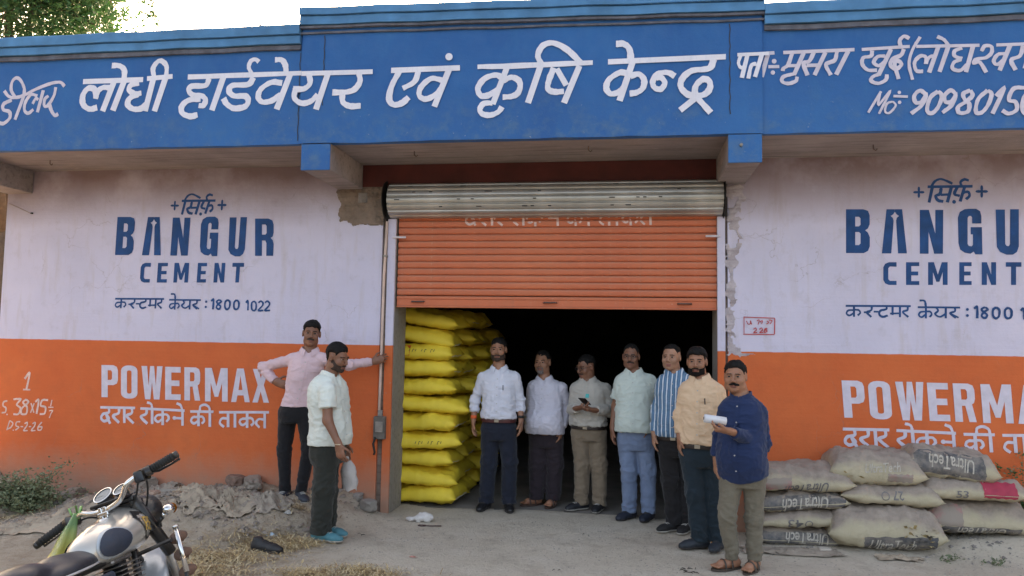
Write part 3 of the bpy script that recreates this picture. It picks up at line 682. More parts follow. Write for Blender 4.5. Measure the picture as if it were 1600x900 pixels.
ad1.poly(O8, [[(1422, 410), (1480, 410), (1482, 625), (1492, 638), (1505, 638), (1512, 625), (1513, 408), (1567, 408), (1567, 640), (1555, 675), (1530, 692), (1490, 692), (1450, 675), (1430, 645)]])
adR = LL(0); adR.glyph((400, 225), 'r', 0, 116, 457, 690)
ad1.items += adR.moved(SHX).items
c_ = LL(0)
for ch, x0, x1 in (('C', 720, 803), ('E', 862, 945), ('M', 1000, 1122), ('E', 1195, 1272), ('N', 1335, 1425), ('T', 1485, 1583)): c_.glyph(O8, ch, x0, x1, 739, 881)
O9 = (1200, 450); cu = LL(0)
for wd, p in [(13, [(485, 112), (892, 114)]), (13, [(537, 112), (537, 180)]), (11, [(537, 138), (503, 140), (490, 158), (508, 172), (537, 155)]), (11, [(537, 136), (565, 138), (576, 155), (560, 172)]), (11, [(598, 152), (640, 150)]), (12, [(648, 114), (645, 138), (618, 152), (645, 182)]),
              (11, [(660, 148), (690, 148)]), (13, [(740, 114), (738, 132), (702, 142), (695, 165), (715, 180), (748, 172)]), (13, [(778, 114), (778, 168)]), (11, [(762, 160), (825, 158)]), (13, [(824, 112), (824, 182)]), (12, [(872, 114), (870, 138), (842, 150), (876, 182)]),
              (12, [(935, 120), (1200, 122)]), (12, [(946, 78), (978, 82), (986, 118)]), (13, [(986, 120), (986, 190)]), (11, [(986, 148), (954, 150), (942, 168), (958, 182), (986, 165)]), (11, [(986, 146), (1012, 148), (1022, 165), (1008, 182)]),
              (12, [(1050, 122), (1062, 142), (1044, 162), (1072, 180), (1110, 162)]), (13, [(1110, 120), (1110, 190)]), (12, [(1168, 122), (1166, 146), (1138, 158), (1172, 188)]), (11, [(1135, 158), (1190, 186)]),
              (14, [(1287, 130), (1306, 118), (1306, 190)]), (13, [(1355, 120), (1334, 132), (1345, 150), (1368, 168), (1356, 188), (1334, 176), (1346, 152), (1372, 134), (1355, 120)]), (14, [(1424, 120), (1405, 138), (1406, 175), (1424, 190), (1442, 175), (1444, 138), (1424, 120)]), (14, [(1499, 122), (1480, 140), (1482, 178), (1499, 190), (1518, 178), (1519, 140), (1499, 122)])]: cu.stroke(O9, p, wd)
cu.dot(O9, (1245, 134), 9); cu.dot(O9, (1245, 172), 9)
cuL = LL(0); k4 = (0, 450)
for wd, p in [(11, [(1538, 92), (1551, 82), (1551, 140)]), (11, [(1588, 82), (1575, 95), (1575, 130), (1588, 142), (1601, 130), (1601, 95), (1588, 82)]), (11, [(1617, 92), (1632, 82), (1645, 95), (1640, 112), (1617, 140), (1648, 140)]), (11, [(1658, 92), (1672, 82), (1686, 95), (1681, 112), (1658, 140), (1690, 140)])]: cuL.stroke(k4, p, wd)
def shift_of(l, r): return onY(*r, 0)[0]-onY(*l, 0)[0], onY(*r, 0)[2]-onY(*l, 0)[2]
dx, dz = shift_of((180, 466), (1321, 477)); cu.items += cuL.moved(dx, dz).items
W1L = 'navy stencilled cement advert on the white wall left of the door'
for src, (dl, dzl) in ((ad, shift_of((284, 314), (1449, 292))), (ad1, shift_of((184, 339), (1322, 327))), (c_, shift_of((222, 411), (1382, 410))), (cu, (dx, dz))):
    src.build('painted_lettering', M_LET_B, W2, 'navy stencilled advert line right of the door')
    sxx = 1.0
    src.moved(-dl, -dzl).build('painted_lettering', M_LET_B, W1, 'navy stencilled advert line left of the door')
pw = LL(0)
for ch, x0, x1, y0, y1 in (('P', 635, 738, 481, 682), ('O', 757, 860, 483, 690), ('W', 885, 1017, 487, 695), ('E', 1033, 1130, 492, 698), ('R', 1153, 1252, 495, 702), ('M', 1282, 1424, 499, 708), ('A', 1445, 1562, 502, 712), ('X', 1578, 1682, 505, 715)): pw.glyph(k4, ch, x0, x1, y0, y1, dy=2)
pw.build('painted_lettering', M_LET_P, W1, 'pale block capitals on the orange wall left of the door')
dx, dz = shift_of((159, 570), (1315, 594))
pw.moved(dx, dz).build('painted_lettering', M_LET_P, W2, 'pale block capitals on the orange wall right of the door')
sg = LL(0)
SLOG = [(16, [(628, 746), (845, 750)]), (16, [(878, 753), (1155, 766)]), (16, [(1190, 771), (1335, 774)]), (16, [(1370, 776), (1682, 776)]),
 (17, [(682, 750), (680, 778), (645, 788), (634, 815), (655, 832), (682, 815), (668, 798), (690, 848)]), (17, [(745, 752), (742, 782), (708, 800), (745, 842)]), (18, [(778, 750), (778, 843)]), (17, [(826, 752), (824, 782), (794, 800), (836, 846)]),
 (17, [(918, 755), (914, 786), (882, 805), (922, 848)]), (18, [(952, 755), (952, 850)]), (15, [(920, 715), (946, 725), (952, 752)]), (18, [(1018, 760), (1018, 857)]), (15, [(1018, 792), (984, 796), (970, 818), (990, 836), (1018, 816)]), (15, [(1018, 790), (1045, 792), (1056, 815), (1040, 836)]),
 (18, [(1142, 762), (1142, 860)]), (15, [(1138, 815), (1090, 812)]), (15, [(1105, 720), (1130, 733), (1140, 762)]), (18, [(1242, 772), (1242, 864)]), (15, [(1242, 806), (1208, 808), (1196, 830), (1215, 846), (1242, 828)]), (15, [(1242, 804), (1268, 806), (1277, 830), (1262, 848)]),
 (18, [(1313, 772), (1313, 868)]), (15, [(1250, 772), (1255, 738), (1285, 730), (1308, 745), (1313, 774)]), (18, [(1427, 778), (1427, 870)]), (15, [(1427, 815), (1388, 816), (1376, 845), (1402, 868)]), (18, [(1470, 778), (1470, 872)]),
 (18, [(1546, 780), (1546, 874)]), (15, [(1546, 815), (1510, 820), (1500, 840), (1520, 856), (1546, 838)]), (15, [(1546, 813), (1575, 815), (1586, 842), (1570, 860)]), (18, [(1656, 778), (1656, 876)]), (15, [(1656, 822), (1618, 820), (1602, 845), (1624, 872)])]
for wd, p in SLOG: sg.stroke(k4, p, wd)
sg.dot(k4, (1092, 812), 12)
sg.build('painted_lettering', M_LET_P, W1, 'pale slogan line on the orange wall left of the door')
dx, dz = shift_of((157, 637), (1317, 671))
sg.moved(dx, dz).build('painted_lettering', M_LET_P, W2, 'pale slogan line on the orange wall right of the door, partly behind the sacks')
sc_ = LL(0)
for wd, p in [(14, [(155, 568), (186, 532), (166, 635)]), (10, [(145, 635), (190, 635)]), (10, [(47, 705), (25, 712), (20, 735), (38, 750), (35, 775), (12, 780)]), (12, [(85, 695), (130, 695), (106, 728), (130, 752), (115, 788), (85, 788)]), (12, [(165, 696), (145, 715), (170, 745), (165, 785), (135, 785), (140, 750), (178, 715), (165, 696)]),
              (8, [(195, 720), (213, 780)]), (8, [(215, 720), (192, 780)]), (12, [(222, 712), (243, 700), (230, 786)]), (12, [(302, 700), (266, 702), (256, 735), (285, 745), (280, 784), (250, 788)]), (7, [(326, 700), (318, 738)]), (7, [(303, 745), (336, 745)]), (7, [(308, 768), (330, 765), (320, 785), (310, 812)]),
              (8, [(62, 830), (44, 888)]), (8, [(62, 828), (82, 845), (70, 870), (48, 882)]), (8, [(128, 835), (106, 838), (102, 860), (120, 870), (98, 888)]), (7, [(130, 866), (147, 866)]), (8, [(155, 848), (172, 840), (170, 860), (150, 890), (175, 890)]), (7, [(182, 866), (197, 866)]), (8, [(205, 848), (222, 840), (218, 862), (198, 890), (224, 890)]), (8, [(264, 838), (242, 865), (240, 886), (258, 886), (264, 868), (244, 868)])]: sc_.stroke(k4, p, wd)
sc_.dot(k4, (46, 790), 5); sc_.dot(k4, (85, 888), 4)
sc_.build('painted_lettering', M_LET_FAINT, W1, 'small hand-painted job number and date at the left end of the orange wall')
rb = LL(-.006); O7 = (800, 450)
for p in ([(1450, 285), (1450, 185)], [(1447, 182), (1642, 188)], [(1445, 288), (1640, 291)], [(1640, 288), (1642, 190)]): rb.stroke(O7, p, 5)
for wd, p in [ (5, [(1465, 205), (1475, 225), (1490, 222), (1490, 205), (1498, 228)]), (5, [(1530, 205), (1545, 200), (1538, 228)]), (5, [(1548, 212), (1565, 205), (1560, 225)]), (5, [(1592, 205), (1605, 215), (1590, 225)]), (5, [(1606, 200), (1625, 205), (1612, 225)]),
              (6, [(1508, 258), (1522, 250), (1526, 264), (1510, 278), (1532, 278)]), (6, [(1545, 258), (1560, 250), (1564, 264), (1548, 278), (1570, 278)]), (6, [(1592, 250), (1578, 258), (1594, 268), (1580, 278), (1576, 268), (1596, 254)])]: rb.stroke(O7, p, wd)
rb.build('marker_writing', M_LET_RED, W2, 'boxed red marker number beside the door')

# draping of flat artwork onto uneven surfaces
def drape(V, Fc, fn, maxlen=.012):
    """V list of (u,w); subdivide, then map every vertex with fn(u,w)->(x,y,z) or None"""
    import bmesh
    bm = bmesh.new(); vs = [bm.verts.new((a, 0, b_)) for a, b_ in V]
    for f in Fc:
        try: bm.faces.new([vs[i] for i in f])
        except ValueError: pass
    for _ in range(5):
        long = [e for e in bm.edges if e.calc_length() > maxlen]
        if not long: break
        bmesh.ops.subdivide_edges(bm, edges=long, cuts=1, use_grid_fill=False)
    bmesh.ops.triangulate(bm, faces=[f for f in bm.faces if len(f.verts) > 4])
    dead = []
    for v in bm.verts:
        q = fn(v.co.x, v.co.z)
        if q is None: dead.append(v)
        else: v.co = q
    bmesh.ops.delete(bm, geom=dead, context='VERTS')
    V2 = [tuple(v.co) for v in bm.verts]; bm.verts.index_update(); F2_ = [tuple(v.index for v in f.verts) for f in bm.faces]; bm.free()
    return V2, F2_
sl_ = LL(.03)
for wd, p in SLOG: sl_.stroke(k4, p, wd*.8)
V, Fc = sl_.mesh(0)
P = np.array([(v[0], v[2]) for v in V]); q0, q1 = onY(157, 660, .03)[0], onY(420, 660, .03)[0]
xa, xb = onY(727, 345, .03)[0], onY(1023, 345, .03)[0]; zb = onY(875, 355, .03)[2]
zlow, ztop = P[:, 1].min(), P[:, 1].max()
P2 = [(xa+(x-q0)*(xb-xa)/(q1-q0), zb+(z-zlow)*1.05) for x, z in P]
prof = [(.0, .0), (-.85, .12), (-1.05, .28), (-1.1, .5), (-1.0, .7), (-.75, .84), (-.1, .93), (0, 1)]
def onslat(x, z):
    k = (z-z0)/H; fr = k-math.floor(k)
    if fr < .05 or fr > .95: return None
    return (x, .045-.0025+.017*float(np.interp(fr, [b_ for a, b_ in prof], [a for a, b_ in prof])), z)
V2, F2m = drape(P2, Fc, onslat, .02)
lt = mesh_obj('painted_lettering', V2, F2m, M_LET_FAINT, SH); tag(lt, 'faded white slogan half hidden under the coil')
# ------------------------------------------------------------------ implicit modelling (smooth bodies, clothes, shoes)
def multi_axis(lo, hi, step, fine):
    """grid line positions; fine = [(lo, hi, step)] intervals with a smaller step"""
    out = [lo]; x = lo
    while x < hi:
        s = step
        for a, b, c in fine:
            if a-step*.6 < x < b: s = min(s, c)
        x += s; out.append(x)
    return np.array(out)
class Field:
    def __init__(s, xs, ys, zs): s.x, s.y, s.z = xs, ys, zs; s.D = np.full((len(xs), len(ys), len(zs)), .3, np.float32)
    def sl(s, lo, hi):
        r = []
        for a, l, h in ((s.x, lo[0], hi[0]), (s.y, lo[1], hi[1]), (s.z, lo[2], hi[2])):
            i0 = max(0, np.searchsorted(a, l)-1); i1 = min(len(a), np.searchsorted(a, h)+1); r.append(slice(i0, i1))
        return tuple(r)
    def pts(s, q):
        X, Y, Z = np.meshgrid(s.x[q[0]], s.y[q[1]], s.z[q[2]], indexing='ij'); return np.stack([X, Y, Z], -1)
    def apply(s, fn, lo, hi, k=.02, op='u', m=.04):
        q = s.sl(np.array(lo)-m-k, np.array(hi)+m+k)
        if any(a.stop-a.start < 2 for a in q): return s
        P = s.pts(q); d = fn(P).astype(np.float32); A = s.D[q]
        if op == 'u':
            h = np.clip(.5+.5*(A-d)/k, 0, 1); s.D[q] = A+(d-A)*h-k*h*(1-h)
        elif op == 's':
            d = -d; h = np.clip(.5-.5*(A-d)/k, 0, 1); s.D[q] = A+(d-A)*h+k*h*(1-h)
        return s
    def cap(s, a, b, ra, rb, k=.02, flat=None, op='u'):
        """round cone a->b; flat=(unit vector, factor<1) squeezes it along that vector"""
        a = np.array(a, float); b = np.array(b, float); R = max(ra, rb)
        def fn(P):
            u = P-a; v = b-a
            if flat is not None:
                n, f = np.array(flat[0], float), flat[1]; w_ = (1/f-1)
                u = u+(u@n)[..., None]*n*w_; v = v+(v@n)*n*w_
            t = np.clip((u@v)/max(1e-9, v@v), 0, 1); return np.linalg.norm(u-t[..., None]*v, axis=-1)*(1 if flat is None else .75)-(ra+(rb-ra)*t)*(1 if flat is None else .75)
        return s.apply(fn, np.minimum(a, b)-R, np.maximum(a, b)+R, k, op)
    def ell(s, c, r, k=.02, M=None, op='u'):
        c = np.array(c, float); r = np.array(r, float)
        def fn(P):
            u = P-c
            if M is not None: u = u@M
            q = np.linalg.norm(u/r, axis=-1); g = np.linalg.norm(u/(r*r), axis=-1)+1e-9; return np.where(q < 1e-6, -r.min(), q*(q-1)/g)
        R = r.max() if M is not None else r
        return s.apply(fn, c-R, c+R, k, op)
    def mesh(s):
        return surfnet(s.D, s.x, s.y, s.z)
def surfnet(D, xs, ys, zs):
    S = D < 0
    c = [S[:-1, :-1, :-1], S[1:, :-1, :-1], S[:-1, 1:, :-1], S[1:, 1:, :-1], S[:-1, :-1, 1:], S[1:, :-1, 1:], S[:-1, 1:, 1:], S[1:, 1:, 1:]]
    anyc = c[0].copy(); allc = c[0].copy()
    for q in c[1:]: anyc |= q; allc &= q
    act = anyc & ~allc; I = np.argwhere(act)
    if len(I) == 0: return np.zeros((0, 3)), np.zeros((0, 4), int)
    idx = -np.ones(act.shape, np.int64); idx[act] = np.arange(len(I))
    acc = np.zeros((len(I), 3)); cnt = np.zeros(len(I)); ax = (xs, ys, zs)
    for d in range(3):
        o1, o2 = [q for q in range(3) if q != d]
        for a in (0, 1):
            for b in (0, 1):
                J = I.copy(); J[:, o1] += a; J[:, o2] += b; K = J.copy(); K[:, d] += 1
                v0 = D[J[:, 0], J[:, 1], J[:, 2]]; v1 = D[K[:, 0], K[:, 1], K[:, 2]]; m = (v0 < 0) != (v1 < 0)
                t = np.where(m, v0/np.where(m, v0-v1, 1), 0)
                p = np.stack([ax[q][J[:, q]] for q in range(3)], -1); p[:, d] = ax[d][J[:, d]]*(1-t)+ax[d][K[:, d]]*t
                acc[m] += p[m]; cnt[m] += 1
    V = acc/cnt[:, None]; Q = []
    for d in range(3):
        o1, o2 = (d+1) % 3, (d+2) % 3
        sl0 = [slice(None)]*3; sl1 = [slice(None)]*3; sl0[d] = slice(0, -1); sl1[d] = slice(1, None)
        A = S[tuple(sl0)]; Bq = S[tuple(sl1)]; E = np.argwhere(A != Bq); E = E[(E[:, o1] > 0) & (E[:, o2] > 0) & (E[:, o1] < act.shape[o1]) & (E[:, o2] < act.shape[o2])]
        if len(E) == 0: continue
        pos = A[E[:, 0], E[:, 1], E[:, 2]]
        def cell(da, db):
            J = E.copy(); J[:, o1] -= da; J[:, o2] -= db; return idx[J[:, 0], J[:, 1], J[:, 2]]
        q = np.stack([cell(1, 1), cell(0, 1), cell(0, 0), cell(1, 0)], -1); q[~pos] = q[~pos][:, ::-1]; Q.append(q)
    Q = np.concatenate(Q); Q = Q[(Q >= 0).all(1)]
    return V, Q
def relax(V, Q, it=1, lam=.5):
    for _ in range(it):
        acc = np.zeros_like(V); n = np.zeros(len(V))
        for a, b in ((0, 1), (1, 2), (2, 3), (3, 0)):
            for p, q in ((a, b), (b, a)): np.add.at(acc, Q[:, p], V[Q[:, q]]); np.add.at(n, Q[:, p], 1)
        V = V+(acc/np.maximum(n, 1)[:, None]-V)*lam
    return V
def normals(V, Q):
    N = np.cross(V[Q[:, 2]]-V[Q[:, 0]], V[Q[:, 3]]-V[Q[:, 1]]); acc = np.zeros_like(V)
    for k in range(4): np.add.at(acc, Q[:, k], N)
    return acc/(np.linalg.norm(acc, axis=1)[:, None]+1e-12)
def unit(v): v = np.array(v, float); return v/(np.linalg.norm(v)+1e-12)
def rotz(a): return np.array([[math.cos(a), -math.sin(a), 0], [math.sin(a), math.cos(a), 0], [0, 0, 1.]])
def rotx(a): return np.array([[1., 0, 0], [0, math.cos(a), -math.sin(a)], [0, math.sin(a), math.cos(a)]])
def roty(a): return np.array([[math.cos(a), 0, math.sin(a)], [0, 1., 0], [-math.sin(a), 0, math.cos(a)]])

# ------------------------------------------------------------------ people
def skin_mat(name, col):
    t = NT(name); n = t.noise(9, 3); c = t.mix(t.ramp(n, .3, .7), sc(col, .85), sc(col, 1.12))
    return t.done(c, .52, t.bump(t.noise(120, 3), .12, .002), Subsurface_Weight=.08, Subsurface_Scale=.02)
def cloth_mat(name, col, rough=.85, crease=.45, var=.08, sheen=.15, spec=.3):
    t = NT(name); n = t.noise(4, 4, .6); f = t.noise(3.4, 5, .55, t.mapping((2.0, 2.0, 4.5)), dist=.5)
    c = t.mix(t.ramp(n, .3, .7), sc(col, 1-var), sc(col, 1+var))
    nb = t.bump(f, crease, .03); nb = t.bump(t.noise(260, 2), .12, .002, nb)
    return t.done(c, rough, nb, Specular_IOR_Level=spec, Sheen_Weight=sheen)
def stripe_mat(name, ang):
    t = NT(name); x = t.xyz(); u = t.math('ADD', t.math('MULTIPLY', x[0], math.cos(ang)), t.math('MULTIPLY', x[1], math.sin(ang)))
    wob = t.math('MULTIPLY', t.math('SUBTRACT', t.noise(5, 2), .5), .02)
    ph = t.math('FRACT', t.math('MULTIPLY', t.math('ADD', u, wob), 26.0))
    a = t.ramp(t.math('ABSOLUTE', t.math('SUBTRACT', ph, .5)), .12, .17)
    b = t.ramp(t.math('ABSOLUTE', t.math('SUBTRACT', ph, .5)), .30, .34, 0, .55)
    c = t.mix(a, (.58, .64, .72), (.055, .14, .26)); c = t.mix(b, c, (.16, .27, .42))
    f = t.noise(3.2, 5, .6, t.mapping((2.2, 2.2, 5)), dist=1.4)
    return t.done(c, .8, t.bump(f, .35, .03))
M_HAIR = simple('black_hair', (.006, .005, .005), .75, .3, 60, .5, 160, .004, Specular_IOR_Level=.25)
M_STUBBLE = simple('short_dark_beard', (.042, .024, .017), .8, .4, 90, .6, 220, .003)
M_GREYB = simple('greying_beard', (.16, .13, .12), .85, .5, 120, .6, 220, .003)
M_EYE = simple('eye_white', (.26, .21, .19), .3, .05, 5, 0); M_IRIS = simple('dark_iris', (.012, .008, .006), .15, 0, 5, 0)
M_LENS = simple('spectacle_frame', (.02, .018, .02), .3, .1, 5, 0)
M_SOLE_W = simple('pale_shoe_sole', (.45, .43, .40), .7, .15, 20, .2)
M_SOLE_D = simple('dark_shoe_sole', (.05, .045, .045), .8, .2, 20, .2)
M_BELT = simple('dark_leather_belt', (.022, .014, .012), .45, .2, 20, .2)
M_BUCK = simple('dull_buckle_metal', (.4, .36, .3), .35, .1, 20, 0, metal=.9)
M_BUTTON = simple('shirt_button', (.45, .43, .42), .4, .05, 10, 0)
HB = [(-.20, .130, .100), (-.10, .158, .110), (0, .160, .112), (.16, .148, .106), (.30, .139, .102), (.50, .146, .108), (.68, .155, .112), (.80, .152, .104), (.89, .128, .086), (.95, .090, .070), (1.0, .052, .050)]
def torso_fn(A, infl, wsc=1.0, belly=0.0, bw=0.0, exp=2.25, chest=0.0, low=False):
    """A: dict with pelvis centre, neck base and facing; sections follow the line between them"""
    p, n, S, Fw = A['pel'], A['neck'], A['S'], A['F']
    T = np.array([h[0] for h in HB]); a = np.array([h[1] for h in HB])*wsc; b = np.array([h[2] for h in HB])*(wsc*.5+.5)
    bel = np.exp(-((T-.24)/.24)**2); a = a+bw*bel; b = b+belly*bel*.6+chest*np.exp(-((T-.7)/.15)**2)
    def fn(P):
        t = (P[..., 2]-p[2])/(n[2]-p[2]); cx = p[0]+(n[0]-p[0])*t; cy = p[1]+(n[1]-p[1])*t
        sh = belly*.6*np.exp(-((t-.24)/.24)**2)-.012*np.exp(-((t-.85)/.2)**2)
        u = P[..., 0]-cx; v = P[..., 1]-cy; s_ = u*S[0]+v*S[1]; f = u*Fw[0]+v*Fw[1]-sh
        aa = np.interp(t, T, a)+infl; bb = np.interp(t, T, b)+infl
        q = (np.abs(s_/aa)**exp+np.abs(f/bb)**exp)**(1/exp)
        d = (q-1)*np.minimum(aa, bb)
        lo = (T[0]-t)*(n[2]-p[2]) if not low else -1.0; hi = (t-T[-1])*(n[2]-p[2]); return np.maximum(d, np.maximum(lo, hi))
    return fn
def head_field(Fd, hc, R, s=1.0, wf=1.0, jaw=1.0):
    """head built round hc (ear level), R maps head-local (x right, -y face, z up) to person-local"""
    E = lambda c, r, k=.02, op='u': Fd.ell(hc+R@(np.array(c)*s), np.array(r)*s, k*s, M=R, op=op)
    C = lambda a, b, ra, rb, k=.01, op='u': Fd.cap(hc+R@(np.array(a)*s), hc+R@(np.array(b)*s), ra*s, rb*s, k*s, op=op)
    E((0, .014, .030), (.073, .092, .084), .02); E((0, -.024, -.028), (.060*wf, .064, .078), .03)
    E((0, -.036, -.076), (.046*wf*jaw, .044, .034), .03); E((0, -.070, -.098), (.020*jaw, .016, .014), .022)
    for q in (-1, 1):
        E((q*.040*wf, -.058, -.032), (.024, .024, .024), .02); E((q*.052*wf*jaw, -.012, -.070), (.014, .03, .024), .02)
    C((-.036, -.079, .021), (.036, -.079, .021), .010, .010, .014)
    for q in (-1, 1): E((q*.031, -.100, .002), (.018, .019, .0095), .009, 's')
    for q in (-1, 1): C((q*.020, -.0865, .0095), (q*.043, -.0815, .0070), .0042, .0038, .004); C((q*.022, -.0835, -.0065), (q*.042, -.0795, -.0055), .0036, .0034, .004)
    C((0, -.086, .010), (0, -.108, -.030), .0075, .0105, .009)
    for q in (-1, 1): E((q*.012, -.098, -.036), (.0085, .010, .008), .006)
    E((0, -.087, -.0635), (.023, .011, .0055), .005); E((0, -.085, -.0745), (.020, .011, .0065), .005)
    for q in (-1, 1): E((q*.0755, .006, -.006), (.010, .019, .031), .006); E((q*.085, -.001, -.004), (.006, .009, .018), .004, 's')
def hand_field(Fd, w_, d, n, side, curl=.35, s=1.0, spread=.06, thumb=.75):
    """w_ wrist, d finger direction, n palm normal (towards the palm), side: unit vector towards the thumb"""
    d, n, side = unit(d), unit(n), unit(side); tip = []
    Fd.cap(w_-d*.02, w_+d*.03*s, .027*s, .034*s, .015, flat=(n, .62)); Fd.cap(w_+d*.03*s, w_+d*.078*s, .036*s, .040*s, .012, flat=(n, .42))
    for i, (o, L, r) in enumerate(((.030, .070, .0084), (.0105, .078, .0086), (-.0095, .073, .0083), (-.028, .057, .0073))):
        p = w_+(d*(.088-.006*abs(i-1.2))+side*o)*s; q = d+side*(1.2-i)*spread; q = unit(q); L *= s; a = curl*(.8+.15*i)
        for m, (fr, rr_) in enumerate(((.45, 1), (.32, .93), (.25, .85))):
            ang = a*(m+.6); dd = unit(q*math.cos(ang)+n*math.sin(ang)); p2 = p+dd*L*fr
            Fd.cap(p-dd*.004, p2, r*s*rr_, r*s*rr_*.93, .006); p = p2
        tip.append(p)
    p = w_+(d*.028+side*.030+n*.004)*s; dd = unit(d*.62+side*thumb+n*.25); p2 = p+dd*.042*s; Fd.cap(w_+d*.015*s+side*.012*s, p, .017*s, .0125*s, .010); Fd.cap(p, p2, .0120*s, .0102*s, .006)
    dd2 = unit(d*.85+side*thumb*.35+n*.45); Fd.cap(p2, p2+dd2*.030*s, .0100*s, .0085*s, .005)
    return tip
def wrinkle(V, Q, amp, seed, mask=None, stretch=(9, 9, 17), warp=.6):
    N = normals(V, Q); P = V*np.array(stretch); wv = np.stack([fbm(V*5+7*i, 2, seed+i*11) for i in range(3)], -1)*warp
    a = 1-np.abs(fbm(P+wv*2, 3, seed)); b = 1-np.abs(fbm(V*np.array([14, 14, 5.])+wv, 2, seed+50))
    h = (a**3*.75+b**3*.35)-.45
    m = 1 if mask is None else mask
    return V+N*((h*amp*m)[:, None])
def field_for(lo, hi, step, fine=((), (), ())):
    ax = [multi_axis(lo[i], hi[i], step if not isinstance(step, tuple) else step[i], fine[i]) for i in range(3)]; return Field(*ax)
def bvh_of(V, Q): return BVHTree.FromPolygons([tuple(v) for v in V], [tuple(int(i) for i in q) for q in Q])

def shoe(parent, ank, yaw, L=.275, mat=None, sole=None, gnd=0.0, high=0.0, name='shoe', lace=True):
    """shoe with its sole; ank = ankle xy (person-local), yaw 0 points to -y, positive turns the toe to +x"""
    c = np.array([ank[0], ank[1]]); F_ = np.array([math.sin(yaw), -math.cos(yaw)]); S_ = np.array([math.cos(yaw), math.sin(yaw)])
    P3 = lambda f, s_, z: np.array([c[0]+F_[0]*f+S_[0]*s_, c[1]+F_[1]*f+S_[1]*s_, gnd+z])
    fd = field_for(np.array([c[0]-.27, c[1]-.27, gnd-.01]), np.array([c[0]+.27, c[1]+.27, gnd+.17]), .0075)
    k = L/.275
    fd.cap(P3(-.045*k, 0, .040), P3(.02, 0, .045), .040, .042, .02); fd.cap(P3(.02, 0, .045), P3(.12*k, 0, .036), .044, .040, .02, flat=((0, 0, 1), .85))
    fd.cap(P3(.12*k, 0, .032), P3(.165*k, .004, .030), .043, .034, .02, flat=((0, 0, 1), .70)); fd.cap(P3(-.03, 0, .05), P3(-.03, 0, .085), .040, .038, .02)
    P = fd.pts((slice(None),)*3); zz = P[..., 2]-gnd
    up = np.maximum(fd.D, np.maximum(.016-zz, zz-.105)); so_ = np.maximum(fd.D-.004, np.maximum(-zz, zz-.020))
    V, Q = surfnet(up, fd.x, fd.y, fd.z); o = mesh_obj(name, relax(V, Q, 1), Q, mat, parent, True)
    V2, Q2 = surfnet(so_, fd.x, fd.y, fd.z); mesh_obj('sole', relax(V2, Q2, 1, .3), Q2, sole or M_SOLE_D, o, True)
    if lace:
        bv = bvh_of(V, Q); mb = MB()
        for i in range(4):
            f = .035+i*.02; pl = []
            for s_ in np.linspace(-.022, .022, 5):
                h = bv.ray_cast(Vector(P3(f, s_, .3)), Vector((0, 0, -1)), .5)[0]
                if h is not None: pl.append((h.x, h.y, h.z+.002))
            if len(pl) > 2: mb.tube(pl, .0025, 5)
        if mb.v: mb.build('laces', M_SOLE_W if sole is M_SOLE_W else M_SOLE_D, o)
    return o

